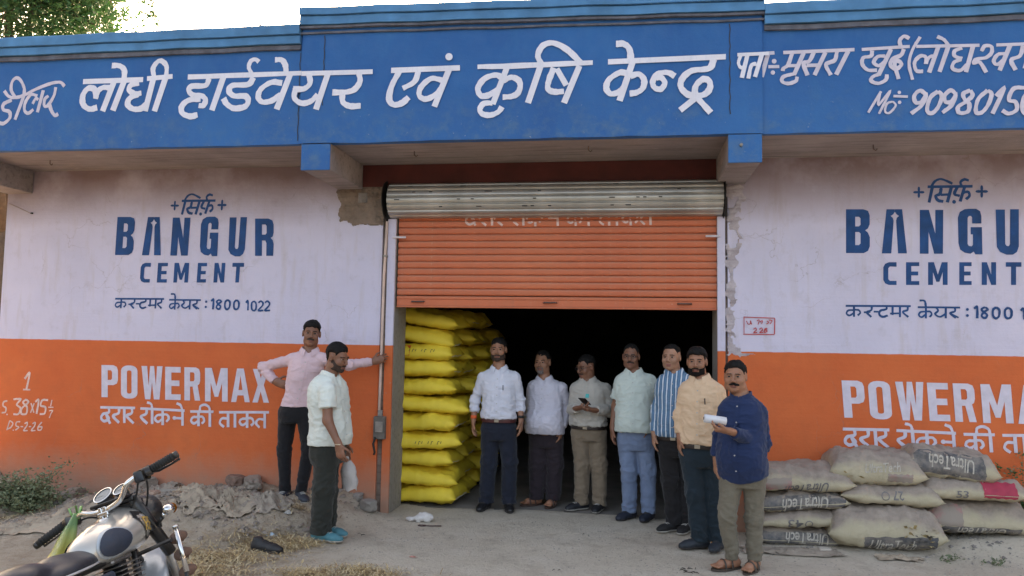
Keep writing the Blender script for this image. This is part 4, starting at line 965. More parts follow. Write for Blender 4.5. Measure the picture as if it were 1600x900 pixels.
def person(sp):
    """sp: joints as places in the scene (photo position on the plane y = Y + offset)"""
    Y = sp['Y']; base = onZ(*sp['foot'], 0) if 'foot' in sp else None
    J = lambda a: onY(a[0], a[1], Y+(a[2] if len(a) > 2 else 0))
    head, neck = J(sp['head']), J(sp['neck']); sh = [J(q) for q in sp['sh']]; hip = [J(q) for q in sp['hip']]
    gx_, gy_ = (hip[0][0]+hip[1][0])/2, (hip[0][1]+hip[1][1])/2; gnd0 = sp.get('gz', max(0.0, gz(gx_, gy_)) if gy_ < 0 else 0.0)
    org = np.array([gx_, gy_, gnd0]); root = empty('person', tuple(org), 0, sp['label'], 'person')
    L = lambda p: np.array(p, float)-org
    face = math.radians(sp.get('face', 0)); Fw = np.array([math.sin(face), -math.cos(face), 0]); S = np.array([math.cos(face), math.sin(face), 0])
    head, neck = L(head), L(neck)+np.array([0, 0, .016]); sh = [L(q)+np.array([0, 0, -.036]) for q in sh]; hip = [L(q) for q in hip]
    el = [L(J(q)) for q in sp['el']]; wr = [L(J(q)) for q in sp['wr']]; kn = [L(J(q)) for q in sp['kn']]; an = [L(J(q)) for q in sp['an']]
    for i in (0, 1): an[i][2] = .085
    pel = (hip[0]+hip[1])/2; A = dict(pel=pel, neck=neck, S=S, F=Fw)
    wsc = sp.get('wsc', 1.0); belly = sp.get('belly', .0); hs = sp.get('hs', 1.0)
    hy = math.radians(sp.get('hyaw', sp.get('face', 0))); hp = math.radians(sp.get('hpitch', 0)); hr = math.radians(sp.get('hroll', 0))
    R = rotz(hy) @ rotx(hp) @ roty(hr); seed = sp.get('seed', 1)
    arm = sp.get('arm', 1.0)
    # hands
    hands = sp['hands']; hb = []
    for i in (0, 1):
        if hands[i] is None: continue
        hb.append((wr[i]-.12 if False else np.minimum(wr[i], wr[i]+unit(hands[i]['d'])*.2)-.05, np.maximum(wr[i], wr[i]+unit(hands[i]['d'])*.2)+.05))
    # ---- skin body: one continuous surface
    allp = np.array([head+.14, head-.14, *sh, *el, *wr, *kn, *an, *[b for q in hb for b in q]])
    lo, hi = allp.min(0)-.10, allp.max(0)+.10; lo[2] = -.02; hi[2] = head[2]+.15
    fine = []
    hd = .0042*hs
    for ax in range(3):
        f = [(head[ax]-.125, head[ax]+.13, hd)]+[(q[0][ax], q[1][ax], .0048) for q in hb]; fine.append(f)
    fd = field_for(lo, hi, (.010, .010, .013), fine)
    fd.apply(torso_fn(A, -.012, wsc, belly*.8), np.minimum(pel, neck)-np.array([.25, .25, .16]), np.maximum(pel, neck)+np.array([.25, .25, .08]), .03)
    nk = .056*hs*sp.get('nw', 1)
    fd.cap(neck-np.array([0, 0, .02]), head+R@np.array([0, .02, -.05]), nk*1.08, nk, .03)
    for i in (0, 1):
        fd.cap(neck-np.array([0, 0, .045]), sh[i]+(neck-sh[i])*.1, .036, .040, .04); fd.cap(sh[i], el[i], .044*arm, .039*arm, .03); fd.cap(el[i], wr[i], .039*arm, .025*arm, .02)
        fd.cap(hip[i]-np.array([0, 0, .03]), kn[i], .075, .052, .03); fd.cap(kn[i], an[i], .050, .034, .03)
    head_field(fd, head, R, hs, sp.get('wf', 1.0), sp.get('jaw', 1.0))
    tips = []
    for i in (0, 1):
        if hands[i] is None: continue
        h = hands[i]; tips.append(hand_field(fd, wr[i], h['d'], h['n'], h['t'], h.get('curl', .35), h.get('s', 1.0)*hs, h.get('spread', .07)))
    if sp.get('barefoot'):
        for i in (0, 1):
            yw = math.radians(sp['toe'][i]); f = np.array([math.sin(yw), -math.cos(yw), 0]); s_ = np.array([math.cos(yw), math.sin(yw), 0]); a = an[i]*np.array([1, 1, 0])
            fd.cap(a-f*.03+np.array([0, 0, .045]), a+f*.10+np.array([0, 0, .038]), .034, .034, .02); fd.cap(a+np.array([0, 0, .05]), an[i], .036, .034, .02)
            for q, o_ in enumerate((-.03, -.013, .004, .018, .030)):
                fd.cap(a+f*.12+s_*o_+np.array([0, 0, .034]), a+f*(.165-.006*abs(q-2+(-1 if i else 1)))+s_*o_*1.15+np.array([0, 0, .028]), .012, .0095, .006)
    V, Q = fd.mesh(); V = relax(V, Q, 1, .35)
    # face and scalp parts are measured in the head frame
    HL = (V[Q].mean(1)-head) @ R/hs; X, Yy, Z = HL[:, 0], HL[:, 1], HL[:, 2]
    lips = (np.abs(X) < .024-.2*np.abs(Z+.069)) & (Z > -.081) & (Z < -.058) & (Yy < -.085)
    mi = np.zeros(len(Q), int); mi[lips] = 1
    lipc = simple('lip_'+sp['skin'].name, tuple(sp['lipcol']), .5, .1, 20, 0)
    body = mesh_obj('skin', V, Q, [sp['skin'], lipc], root, True, mi)
    # head details
    g = np.arange(-.135, .140, .0038)*hs; hf = Field(g+0, g+0, g+0); hf.D[:] = .3; head_field(hf, np.zeros(3), np.eye(3), hs, sp.get('wf', 1.0), sp.get('jaw', 1.0))
    hf.cap((0, .02, -.05*hs), (0, .03, -.14*hs), nk, nk, .03)
    P = hf.pts((slice(None),)*3)/hs; x, y, z = P[..., 0], P[..., 1], P[..., 2]; ax = np.abs(x); nz = fbm(P*75, 2, seed)*.0030+fbm(P*24, 2, seed+3)*.0045
    def cut(thick, region, name, mat, it=1):
        D = np.maximum((hf.D/hs-thick-nz*min(1, thick/.008))*hs, region*hs*.7); Vh, Qh = surfnet(D.astype(np.float32), hf.x, hf.y, hf.z)
        if len(Qh) == 0: return None
        return mesh_obj(name, relax(Vh, Qh, it, .4)@R.T+head, Qh, mat, root, True)
    hl = sp.get('hairline', .060); rec = sp.get('recede', 0.0)
    zmin = np.interp(y, [-.11, -.075, -.05, -.028, -.012, .012, .035, .06, .11], [hl, hl-.002, hl-.012, .006, .008, .034, .004, -.050, -.062])
    zmin = zmin+.007*fbm(P*40, 2, seed+8)+rec*np.exp(-((ax-.045)/.018)**2)*(y < -.02)
    th = sp.get('hairth', .011); zmin = np.where((ax > .066) & (y > -.026) & (y < .036), np.maximum(zmin, .034), zmin)
    thv = th*np.interp(z, [-.06, 0, .05, .11], [.2, .3, .75, 1.0])*np.clip((z-zmin)/.022, .12, 1)
    quiff = sp.get('quiff', 0)*np.exp(-((y+.065)/.04)**2)*(z > .05)
    D = np.maximum((hf.D/hs-thv-quiff-nz*.9)*hs, (zmin-z)*hs*.8)
    Vh, Qh = surfnet(D.astype(np.float32), hf.x, hf.y, hf.z); o = mesh_obj('hair', relax(Vh, Qh, 1, .35)@R.T+head, Qh, sp.get('hairmat', M_HAIR), root, True)
    tag(o, sp.get('hairlab'))
    cut(.0034, np.maximum(np.abs(z-(.0195-.22*np.maximum(0, ax-.035)))-.0036*np.clip(1.25-ax*9, .4, 1), np.maximum(.012-ax, ax-.049)+0*z)+np.where(y > -.045, .05, 0), 'eyebrows', sp.get('browmat', M_HAIR), 0)
    if sp.get('moustache'):
        cut(sp['moustache'], np.maximum(np.maximum(ax-.032+nz*2, np.abs(z-(-.0520-.17*ax))-.0060+.07*np.maximum(0, ax-.015)+nz), y+.06), 'moustache', sp.get('bmat', M_STUBBLE), 0)
    if sp.get('beard'):
        top = np.interp(y, [-.11, -.085, -.06, -.035, -.012, .0], [-.060, -.058, -.048, -.030, .002, .004]); mouth = np.maximum(ax-.027, np.abs(z+.069)-.0125); mouth = np.maximum(mouth, y+.06)
        reg = np.maximum(np.maximum(z-top, y-.004), np.maximum(-.125-z, -mouth))
        reg = np.maximum(reg, ax-.066)
        if sp.get('goatee'): reg = np.maximum(reg, ax-.034)
        cut(sp['beard'], reg, 'beard', sp.get('bmat', M_STUBBLE), 0)
    for q in (-1, 1):
        mb = MB(); c = Matrix.Translation(Vector(head+R@(np.array([q*.031, -.0765, .002])*hs))); rM = Matrix([list(r_) for r_ in R]).to_4x4()
        prof = [(.0115*math.sin(a)*hs, .0115*math.cos(a)*hs) for a in np.linspace(.02, math.pi-.02, 9)]
        mb.lathe(prof, 12, c @ rM @ Matrix.Rotation(math.pi/2, 4, 'X')); o = mb.build('eye', [M_EYE, M_IRIS], root, True)
        for f in o.data.polygons:
            cc = (np.array(f.center)-(head+R@(np.array([q*.031, -.0765, .002])*hs)))@R
            if cc[1] < -.0088*hs: f.material_index = 1
    if sp.get('glasses'):
        mb = MB(); T = lambda p: tuple(head+R@(np.array(p)*hs))
        for q in (-1, 1):
            mb.tube([T((q*.033+.021*math.cos(a), -.104+.004*abs(math.cos(a)), .001+.0155*math.sin(a))) for a in np.linspace(0, 2*math.pi, 17)], .0020, 5)
            mb.tube([T((q*.053, -.102, .004)), T((q*.072, -.06, .005)), T((q*.080, .0, .006))], .0018, 5)
        mb.tube([T((-.012, -.106, .004)), T((0, -.108, .006)), T((.012, -.106, .004))], .0018, 5); mb.build('spectacles', M_LENS, root)
    # ---- trousers
    tr = sp['trousers']; zb = L(J((sp['hip'][0][0], sp['belt'])))[2]; hemz = tr.get('hem', .075); loose = tr.get('loose', 0)
    lo = np.minimum.reduce([*hip, *kn, *an])-.17; hi = np.maximum.reduce([*hip, *kn, *an])+.19; lo[2] = hemz-.03; hi[2] = zb+.03
    tf = field_for(lo, hi, .0092)
    tf.apply(torso_fn(A, .012, wsc*.97, belly*.35), pel-np.array([.27, .27, .10]), pel+np.array([.27, .27, .35]), .04)
    for i in (0, 1):
        h0 = hip[i]+(hip[i]-pel)*-.12
        tf.cap(h0-np.array([0, 0, .02]), kn[i], .092+loose*.4, .068+loose, .022); tf.cap(kn[i], np.array([an[i][0], an[i][1], hemz-.03]), .069+loose, .058+loose*1.1, .03)
    tf.D = np.maximum(tf.D, np.maximum(hemz-tf.z, tf.z-zb)[None, None, :]).astype(np.float32)
    V, Q = tf.mesh(); zz = V[:, 2]; kz = (kn[0][2]+kn[1][2])/2
    m = .55+.8*np.exp(-((zz-kz)/.10)**2)+1.2*np.exp(-((zz-hemz-.05)/.08)**2); m = np.where(zz > zb-.06, .3, m)
    V = wrinkle(V, Q, tr.get('amp', .014), seed+5, m); V[:, 2] = np.where(zz < hemz+.004, hemz, V[:, 2]); V = relax(V, Q, 1, .3)
    o = mesh_obj('trousers', V, Q, tr['mat'], root, True); tag(o, tr.get('label'))
    # ---- shirt
    s_ = sp['shirt']; zh = L(J((sp['hip'][0][0], s_['hem'])))[2]; infl = s_.get('infl', .016); tuck = s_.get('tuck', False)
    pts = [*sh, *el, pel, neck]+[wr[i] for i in (0, 1)]
    lo = np.minimum.reduce(pts)-.20; hi = np.maximum.reduce(pts)+.20; lo[2] = min(zh-.05, lo[2] if s_['sleeve'] == 'long' else zh-.05); hi[2] = neck[2]+.08
    f2 = field_for(lo, hi, .0085)
    f2.apply(torso_fn(A, infl, wsc, belly, s_.get('bw', 0), chest=s_.get('chest', 0), low=True), np.minimum(pel, neck)-np.array([.32, .32, .45]), np.maximum(pel, neck)+np.array([.32, .32, .06]), .03)
    q_ = f2.pts((slice(None),)*3)
    curve = s_.get('curve', 0.0)
    hem = zh+(curve*np.abs(((q_[..., 0]-pel[0])*S[0]+(q_[..., 1]-pel[1])*S[1])/.17)**2 if curve else 0)
    f2.D = np.maximum(f2.D, hem-q_[..., 2]).astype(np.float32)
    sl = s_['sleeve']; sr = s_.get('sr', 1.0)
    for i in (0, 1):
        f2.cap(neck-np.array([0, 0, .040])+(sh[i]-neck)*.10, sh[i]+(neck-sh[i])*.12, .042, .050, .04)
        cuff = s_.get('cuff', (1.0, 1.0))[i] if sl == 'long' else s_.get('cuff', (.75, .75))[i]
        g2 = Field(f2.x, f2.y, f2.z)
        if sl == 'long':
            e = el[i]; w2 = e+(wr[i]-e)*cuff
            g2.cap(sh[i]+(neck-sh[i])*.05, e, .055*sr, .050*sr, .03); g2.cap(e, w2+unit(wr[i]-e)*.03, .053*sr, .040*sr, .02); dr = unit(wr[i]-e); end = w2
        else:
            e = sh[i]+(el[i]-sh[i])*(cuff+.2); end = sh[i]+(el[i]-sh[i])*cuff; dr = unit(el[i]-sh[i]); g2.cap(sh[i]+(neck-sh[i])*.05, e, .060*sr, .070*sr, .03)
        near = np.linalg.norm(q_-end, axis=-1) < .16
        g2.D = np.where(near, np.maximum(g2.D, (q_-end)@dr), g2.D).astype(np.float32)
        kk = np.interp(q_[..., 2], [sh[i][2]-.16, sh[i][2]-.05], [.004, .024]).astype(np.float32); h = np.clip(.5+.5*(f2.D-g2.D)/kk, 0, 1); f2.D = f2.D+(g2.D-f2.D)*h-kk*h*(1-h)
    vd = s_.get('vee', .095)
    nf = neck+Fw*.05
    f2.cap(nf+np.array([0, 0, .06])+Fw*.02, nf-np.array([0, 0, vd])+Fw*.075, .050, .012, .008, op='s'); f2.cap(neck+np.array([0, 0, -.01]), head, .058*hs, .060*hs, .008, op='s')
    V, Q = f2.mesh(); N0 = V[:, 2]
    dmin = np.minimum.reduce([np.linalg.norm(V-e, axis=1) for e in el]); m = .75+.9*np.exp(-(dmin/.09)**2)+(.7*np.exp(-((N0-zh-.05)/.07)**2) if tuck else 0)+.3*np.exp(-((N0-(neck[2]-.32))/.1)**2)
    V = wrinkle(V, Q, s_.get('amp', .0125), seed+20, m); V = relax(V, Q, 1, .25)
    shirt = mesh_obj('shirt', V, Q, s_['mat'], root, True); tag(shirt, s_.get('label')); bv = bvh_of(V, Q)
    # flat details laid on the shirt front
    zt = neck[2]-vd*.9
    def on_front(u, z, off=.003):
        o_ = Vector(pel+(neck-pel)*((z-pel[2])/(neck[2]-pel[2]))+S*u+Fw*.6); o_.z = z
        h = bv.ray_cast(o_, Vector(-Fw), 1.0)
        return None if h[0] is None else tuple(h[0]+Vector(Fw)*off)
    def strip(name, pts_uz, wd, mat, off=.003, par=shirt):
        Lf, Rf = ribbon2(pts_uz, wd); V_ = []; ok = True
        for l, r in zip(Lf, Rf):
            for p in (l, r):
                h = on_front(p[0], p[1], off)
                if h is None: return None
                V_.append(h)
        return mesh_obj(name, V_, [(2*i, 2*i+1, 2*i+3, 2*i+2) for i in range(len(Lf)-1)], mat, par, True)
    if not s_.get('plain'):
        strip('placket', [(0, zt-(zt-zh-.01)*k/24) for k in range(25)], .030, s_['mat'], .004)
        for k in range(5):
            h = on_front(0, zt-.02-k*(zt-zh-.05)/4.6, .005)
            if h: MB().lathe([(.0055, 0), (.0055, .002)], 8, Matrix.Translation(h) @ Vector(Fw).to_track_quat('Z', 'Y').to_matrix().to_4x4()).build('button', M_BUTTON, shirt)
    pk = s_.get('pocket', .078)
    if pk and not s_.get('nopocket'):
        zp = neck[2]-.175; wp, hp_ = .105, .12
        loop = [(pk-wp/2, zp), (pk-wp/2, zp-hp_*.85), (pk, zp-hp_), (pk+wp/2, zp-hp_*.85), (pk+wp/2, zp)]; dense = []
        for a_, b_ in zip(loop, loop[1:]+loop[:1]):
            dense += [tuple(np.array(a_)+(np.array(b_)-np.array(a_))*k/6) for k in range(6)]
        strip('pocket_seam', dense+[dense[0]], .0035, s_.get('seammat', s_['mat']), .0045)
        strip('pocket_hem', [(pk-wp/2+wp*k/6, zp-.008) for k in range(7)], .016, s_['mat'], .005)
        if s_.get('pen'):
            h = on_front(pk-.02, zp+.012, .008); h2 = on_front(pk-.018, zp-.035, .008)
            if h and h2: MB().tube([h, h2], .0042, 6).build('pen', simple('dark_pen', (.02, .02, .03), .3), shirt)
        if s_.get('badge'):
            c_ = (pk-.055, zp+.02); h = [on_front(c_[0]+a_, c_[1]+b_, .005) for a_, b_ in ((-.018, -.016), (.016, -.02), (.018, .018), (-.014, .02))]
            if all(h): mesh_obj('sticker', h, [(0, 1, 2, 3)], simple('turquoise_sticker', (.05, .42, .42), .5), shirt)
    # collar
    if not s_.get('nocollar'):
        Vc = []; Fcc_ = []; n = 22; cz = neck[2]+.004
        up = .030 if not s_.get('band') else .028
        for k in range(n+1):
            a = math.radians(22)+(2*math.pi-math.radians(44))*k/n; dirv = Fw*math.cos(a)+S*math.sin(a); fr = max(0, math.cos(a)); tipk = max(0, 1-min(k, n-k)/3.0)
            cN = neck+np.array([0, 0, 0])+Fw*.006
            z1 = cz+up-.034*fr**1.5-.0; r1 = .062*hs*sp.get('nw', 1)+.006; r2 = r1+.022; z2 = cz+.006-.055*fr**1.5
            pi = cN+dirv*r1*np.array([1, 1, 0]); pi[2] = z1-.030; pt = cN+dirv*(r1+.003); pt[2] = z1; pe = cN+dirv*(r2+.010*fr); pe[2] = z2-.012*tipk-.010*(1-fr); 
            if s_.get('band'): pe = cN+dirv*(r1+.007); pe[2] = z1-.030
            pe2 = pe-dirv*.004; pe2[2] = pe[2]
            Vc += [pi, pt, pe, pe2]
        for k in range(n):
            for q in range(4): Fcc_.append((k*4+q, k*4+(q+1) % 4, k*4+4+(q+1) % 4, k*4+4+q))
        Fcc_ += [(3, 2, 1, 0), (n*4, n*4+1, n*4+2, n*4+3)]
        mesh_obj('collar', Vc, Fcc_, s_['mat'], shirt, False)
    # belt
    if tuck:
        Vb = []; Fb = []; n = 40; fn = torso_fn(A, .020, wsc*.97, belly*.45)
        bz = zh-.012
        for k in range(n):
            a = 2*math.pi*k/n; dv = S*math.cos(a)+Fw*math.sin(a); c_ = pel+(neck-pel)*((bz-pel[2])/(neck[2]-pel[2])); r_ = .05
            for _ in range(30):
                if fn((c_+dv*r_)[None])[0] > 0: break
                r_ += .006
            Vb += [tuple(c_+dv*r_+np.array([0, 0, .017])), tuple(c_+dv*(r_+.004)+np.array([0, 0, .0])), tuple(c_+dv*r_-np.array([0, 0, .020]))]
        for k in range(n):
            for q in (0, 1): Fb.append((k*3+q, ((k+1) % n)*3+q, ((k+1) % n)*3+q+1, k*3+q+1))
        o = mesh_obj('belt', Vb, Fb, sp.get('beltmat', M_BELT), root, True)
        ib = n//4; pc = Vector(Vb[ib*3+1]); mb = MB(); Mx = Matrix.Translation(pc+Vector(Fw)*.003) @ Matrix.Rotation(face, 4, 'Z'); mb.box(-.022, .022, -.004, .002, -.015, .015, Mx, bev=.002); mb.build('buckle', M_BUCK, o)
    # shoes
    for i in (0, 1):
        f = sp['shoe']; yw = math.radians(sp['toe'][i])
        if sp.get('barefoot'):
            a = an[i]; fv = np.array([math.sin(yw), -math.cos(yw), 0]); sv = np.array([math.cos(yw), math.sin(yw), 0]); mb = MB(); pts = []
            for k in range(20):
                t_ = 2*math.pi*k/20; pts.append((.045*math.cos(t_)*(1-.2*(math.sin(t_) < 0)), .128*math.sin(t_)+.055))
            Vs = [a*np.array([1, 1, 0])+sv*u+fv*v_+np.array([0, 0, z_]) for z_ in (.001, .014) for u, v_ in pts]
            mb.add(Vs, [tuple(range(20))[::-1], tuple(range(20, 40))]+[(k, (k+1) % 20, 20+(k+1) % 20, 20+k) for k in range(20)]); o = mb.build('sandal', f['mat'], root)
            st = MB()
            for v0, v1, w0 in ((.085, .095, .040), (.03, .035, .042)):
                arc = [a*np.array([1, 1, 0])+sv*w0*1.12*math.cos(t_)+fv*v0+np.array([0, 0, .012+(.064 if v0 > .05 else .078)*math.sin(t_)]) for t_ in np.linspace(0, math.pi, 9)]
                st.tube(arc, .009, 6, flat=.4)
            st.build('strap', f['mat'], o)
        else:
            o = shoe(root, an[i], yw, f.get('L', .275), f['mat'], f.get('sole'), 0.0)
            if f.get('mark'):
                fv = np.array([math.sin(yw), -math.cos(yw), 0]); sv = np.array([math.cos(yw), math.sin(yw), 0]); q0 = np.array([an[i][0], an[i][1], 0]); sd_ = -1
                mb = MB()
                V_ = [tuple(v.co) for v in o.data.vertices]; bb = BVHTree.FromPolygons(V_, [tuple(p.vertices) for p in o.data.polygons]); arc = []
                for a_ in np.linspace(-2.2, 2.2, 9):
                    st_ = q0+fv*(.045+.022*math.cos(a_))+np.array([0, 0, .045+.014*math.sin(a_)])+sv*sd_*.2
                    h = bb.ray_cast(Vector(st_), Vector(-sv*sd_), .4)[0]
                    if h: arc.append(tuple(h+Vector(sv*sd_)*.002))
                if len(arc) > 3: mb.tube(arc, .0045, 5); mb.build('shoe_flash', simple('orange_shoe_flash', (.75, .28, .04), .5), o)
    return root, dict(org=org, wr=[w_+org for w_ in wr], tips=[[t_+org for t_ in q] for q in tips], Fw=Fw, S=S, head=head+org, bv=bv)
DOWN = lambda side, out=.0, n=None, curl=.35: dict(d=(out, -.12, -1), n=n or (-side*.95, .25, 0), t=(0, -1, -.05), curl=curl)
sk1 = skin_mat('warm_brown_skin', (.31, .150, .088)); sk2 = skin_mat('deep_brown_skin', (.215, .098, .058)); sk3 = skin_mat('light_brown_skin', (.36, .190, .120))
LC = (.20, .075, .055)
PEOPLE = {}
def add(key, **sp):
    import time; t0 = time.time(); PEOPLE[key] = person(sp); print('person', key, round(time.time()-t0, 2)); return PEOPLE[key]
add('centre', label='bearded man in crisp white shirt and navy trousers beside the yellow sacks', Y=.42, seed=3, skin=sk1, lipcol=LC,
    head=(779, 546), neck=(780, 577), sh=((753, 585), (806, 585)), el=((743, 624, .03), (812, 624, .03)), wr=((740, 656, -.02), (814, 656, -.02)), hip=((765, 668), (794, 668)), kn=((764, 724), (796, 724)), an=((759, 780), (795, 780)),
    hands=(DOWN(-1), DOWN(1)), belt=652, toe=(-12, 12), beard=.0034, moustache=.005, hairth=.009,
    shirt=dict(mat=cloth_mat('crisp_white_cotton', (.62, .62, .70)), hem=653, sleeve='long', cuff=(.62, .62), tuck=True, infl=.020, sr=.98, pen=True, bw=.01), trousers=dict(mat=cloth_mat('navy_suiting', (.012, .015, .028)), loose=.008, hem=.06), shoe=dict(mat=simple('black_shoe_leather', (.012, .012, .014), .4, .2, 20, .1), sole=M_SOLE_D), belly=.02, beltmat=simple('maroon_belt', (.07, .018, .018), .4))
add('older', label='older man with grey goatee in loose untucked white shirt', Y=.72, seed=7, skin=sk1, lipcol=LC, face=-8, hyaw=-14,
    head=(848, 566), neck=(851, 593), sh=((833, 601), (879, 602)), el=((826, 640, .05), (886, 640, .05)), wr=((829, 668, 0), (878, 668, -.06)), hip=((840, 680), (866, 680)), kn=((840, 725), (867, 725)), an=((838, 775), (864, 779)),
    hands=(DOWN(-1), DOWN(1, -.2)), belt=662, toe=(-55, -15), beard=.005, goatee=True, moustache=.0045, bmat=M_GREYB, hairline=.072, recede=.012, hairth=.007, wf=1.03,
    shirt=dict(mat=cloth_mat('soft_lilac_white_cotton', (.56, .54, .62)), hem=676, sleeve='long', cuff=(.95, .95), infl=.028, bw=.028, sr=1.1, curve=-.0), trousers=dict(mat=cloth_mat('dark_plum_trousers', (.026, .018, .024)), loose=.015, hem=.06), barefoot=True, shoe=dict(mat=simple('brown_sandal', (.07, .04, .03), .6)), belly=.085)
P5 = add('phone', label='man in spectacles and beige shirt looking down at his phone', Y=.6, seed=11, skin=sk2, lipcol=LC, face=-12, hyaw=-48, hpitch=12,
    head=(916, 573), neck=(919, 595), sh=((900, 603), (948, 604)), el=((895, 640, -.02), (953, 642, -.02)), wr=((901, 638, -.24), (929, 641, -.24)), hip=((905, 672), (935, 672)), kn=((909, 725), (936, 727)), an=((909, 780), (937, 787)),
    hands=(dict(d=(.75, -.55, .15), n=(.1, .3, 1), t=(.2, -1, .3), curl=.55), dict(d=(-.8, -.5, .1), n=(0, .3, 1), t=(-.2, -1, .3), curl=.55)), belt=662, toe=(-50, -15), moustache=.004, glasses=True, hairline=.064, recede=.01, hairth=.008,
    shirt=dict(mat=cloth_mat('beige_cotton', (.42, .39, .35)), hem=664, sleeve='long', cuff=(.92, .92), tuck=True, infl=.026, sr=1.06, badge=True, bw=.012), trousers=dict(mat=cloth_mat('khaki_chino', (.20, .155, .11)), loose=.008, hem=.05), shoe=dict(mat=simple('black_trainer', (.014, .015, .02), .6, .2, 20, .1), sole=M_SOLE_W), belly=.035, beltmat=M_BELT)
add('green', label='bespectacled man in pale green half-sleeved shirt and light blue jeans', Y=.3, seed=15, skin=sk2, lipcol=LC, face=-6, hyaw=-8,
    head=(986, 557), neck=(990, 582), sh=((971, 590), (1017, 590)), el=((962, 634, .04), (1021, 634, .04)), wr=((957, 668, -.02), (1012, 668, -.05)), hip=((978, 682), (1007, 682)), kn=((983, 735), (1012, 735)), an=((984, 793), (1014, 797)),
    hands=(DOWN(-1), DOWN(1, -.1)), belt=665, toe=(-38, -22), glasses=True, moustache=.004, hairline=.078, recede=.014, hairth=.006, browmat=M_STUBBLE,
    shirt=dict(mat=cloth_mat('pale_mint_cotton', (.53, .59, .55)), hem=673, sleeve='short', cuff=(.72, .72), infl=.026, bw=.016, sr=1.08), trousers=dict(mat=cloth_mat('light_blue_denim', (.17, .22, .34), var=.2), loose=.006, amp=.013, hem=.06), shoe=dict(mat=simple('navy_trainer', (.018, .022, .038), .6, .2, 20, .1), sole=M_SOLE_D), belly=.05)
add('stripes', label='clean-shaven man in blue and white striped shirt', Y=-.08, seed=19, skin=sk3, lipcol=(.26, .10, .08), face=-14, hyaw=-20,
    head=(1049, 558), neck=(1054, 583), sh=((1036, 593), (1083, 593)), el=((1027, 640, .03), (1090, 640, .03)), wr=((1022, 676, -.02), (1092, 676, 0)), hip=((1041, 690), (1072, 690)), kn=((1048, 750), (1076, 750)), an=((1053, 814), (1076, 824)),
    hands=(DOWN(-1), DOWN(1)), belt=679, toe=(-50, -30), hairline=.078, recede=.012, hairth=.006, wf=1.05,
    shirt=dict(mat=stripe_mat('blue_white_stripe_cotton', math.radians(-14)), hem=680, sleeve='long', cuff=(.94, .94), tuck=True, infl=.022, sr=1.02, bw=.01), trousers=dict(mat=cloth_mat('black_trousers', (.014, .013, .015)), loose=.006, hem=.06), shoe=dict(mat=simple('black_knit_trainer', (.013, .013, .014), .7, .2, 20, .1), sole=M_SOLE_W), belly=.04)
add('peach', label='young man with full black beard in peach shirt and dark teal trousers', Y=-.62, seed=23, skin=sk1, lipcol=LC, face=-16, hyaw=-12,
    head=(1089, 565), neck=(1094, 592), sh=((1072, 604), (1124, 606)), el=((1062, 650, .02), (1133, 652, .02)), wr=((1062, 682, -.02), (1130, 688, -.02)), hip=((1078, 704), (1112, 706)), kn=((1087, 772), (1118, 776)), an=((1094, 842), (1124, 856)),
    hands=(DOWN(-1), DOWN(1)), belt=692, toe=(-62, -25), beard=.0058, moustache=.006, bmat=M_HAIR, hairth=.014, quiff=.010,
    shirt=dict(mat=cloth_mat('peach_cotton', (.66, .47, .31)), hem=692, sleeve='long', cuff=(.88, .88), tuck=True, infl=.022, sr=1.0, pen=True), trousers=dict(mat=cloth_mat('dark_teal_trousers', (.013, .024, .035)), loose=.010, hem=.055), shoe=dict(mat=simple('slate_trainer', (.022, .028, .038), .6, .2, 20, .1), sole=M_SOLE_D, mark=True), belly=.02)
P9 = add('kurta', label='moustached man in navy blue kurta holding a white tube', Y=-1.18, seed=27, skin=sk1, lipcol=LC, face=-24, hyaw=-17, hs=1.0,
    head=(1149, 588), neck=(1158, 621), sh=((1134, 634), (1187, 638)), el=((1124, 684, .06), (1192, 694, .0)), wr=((1119, 716, .02), (1141, 674, -.27)), hip=((1141, 735), (1181, 737)), kn=((1136, 808, -.04), (1178, 812)), an=((1145, 870), (1179, 884)),
    hands=(DOWN(-1), dict(d=(-.92, -.30, .16), n=(-.2, .25, .95), t=(-.25, -.9, .35), curl=.75)), belt=725, toe=(-62, -30), moustache=.008, bmat=M_HAIR, hairth=.011, quiff=.004, hairline=.066, wf=1.1, jaw=1.08, nw=1.1,
    shirt=dict(mat=cloth_mat('navy_blue_linen', (.013, .026, .082)), hem=752, sleeve='long', cuff=(.94, .90), infl=.026, bw=.02, sr=1.08, band=True, vee=.06, curve=.05, pocket=.06, plain=False), wsc=.93, trousers=dict(mat=cloth_mat('olive_khaki_trousers', (.155, .135, .10)), loose=-.006, amp=.014, hem=.07), barefoot=True, shoe=dict(mat=simple('brown_strap_sandal', (.06, .045, .035), .6)), belly=.06)
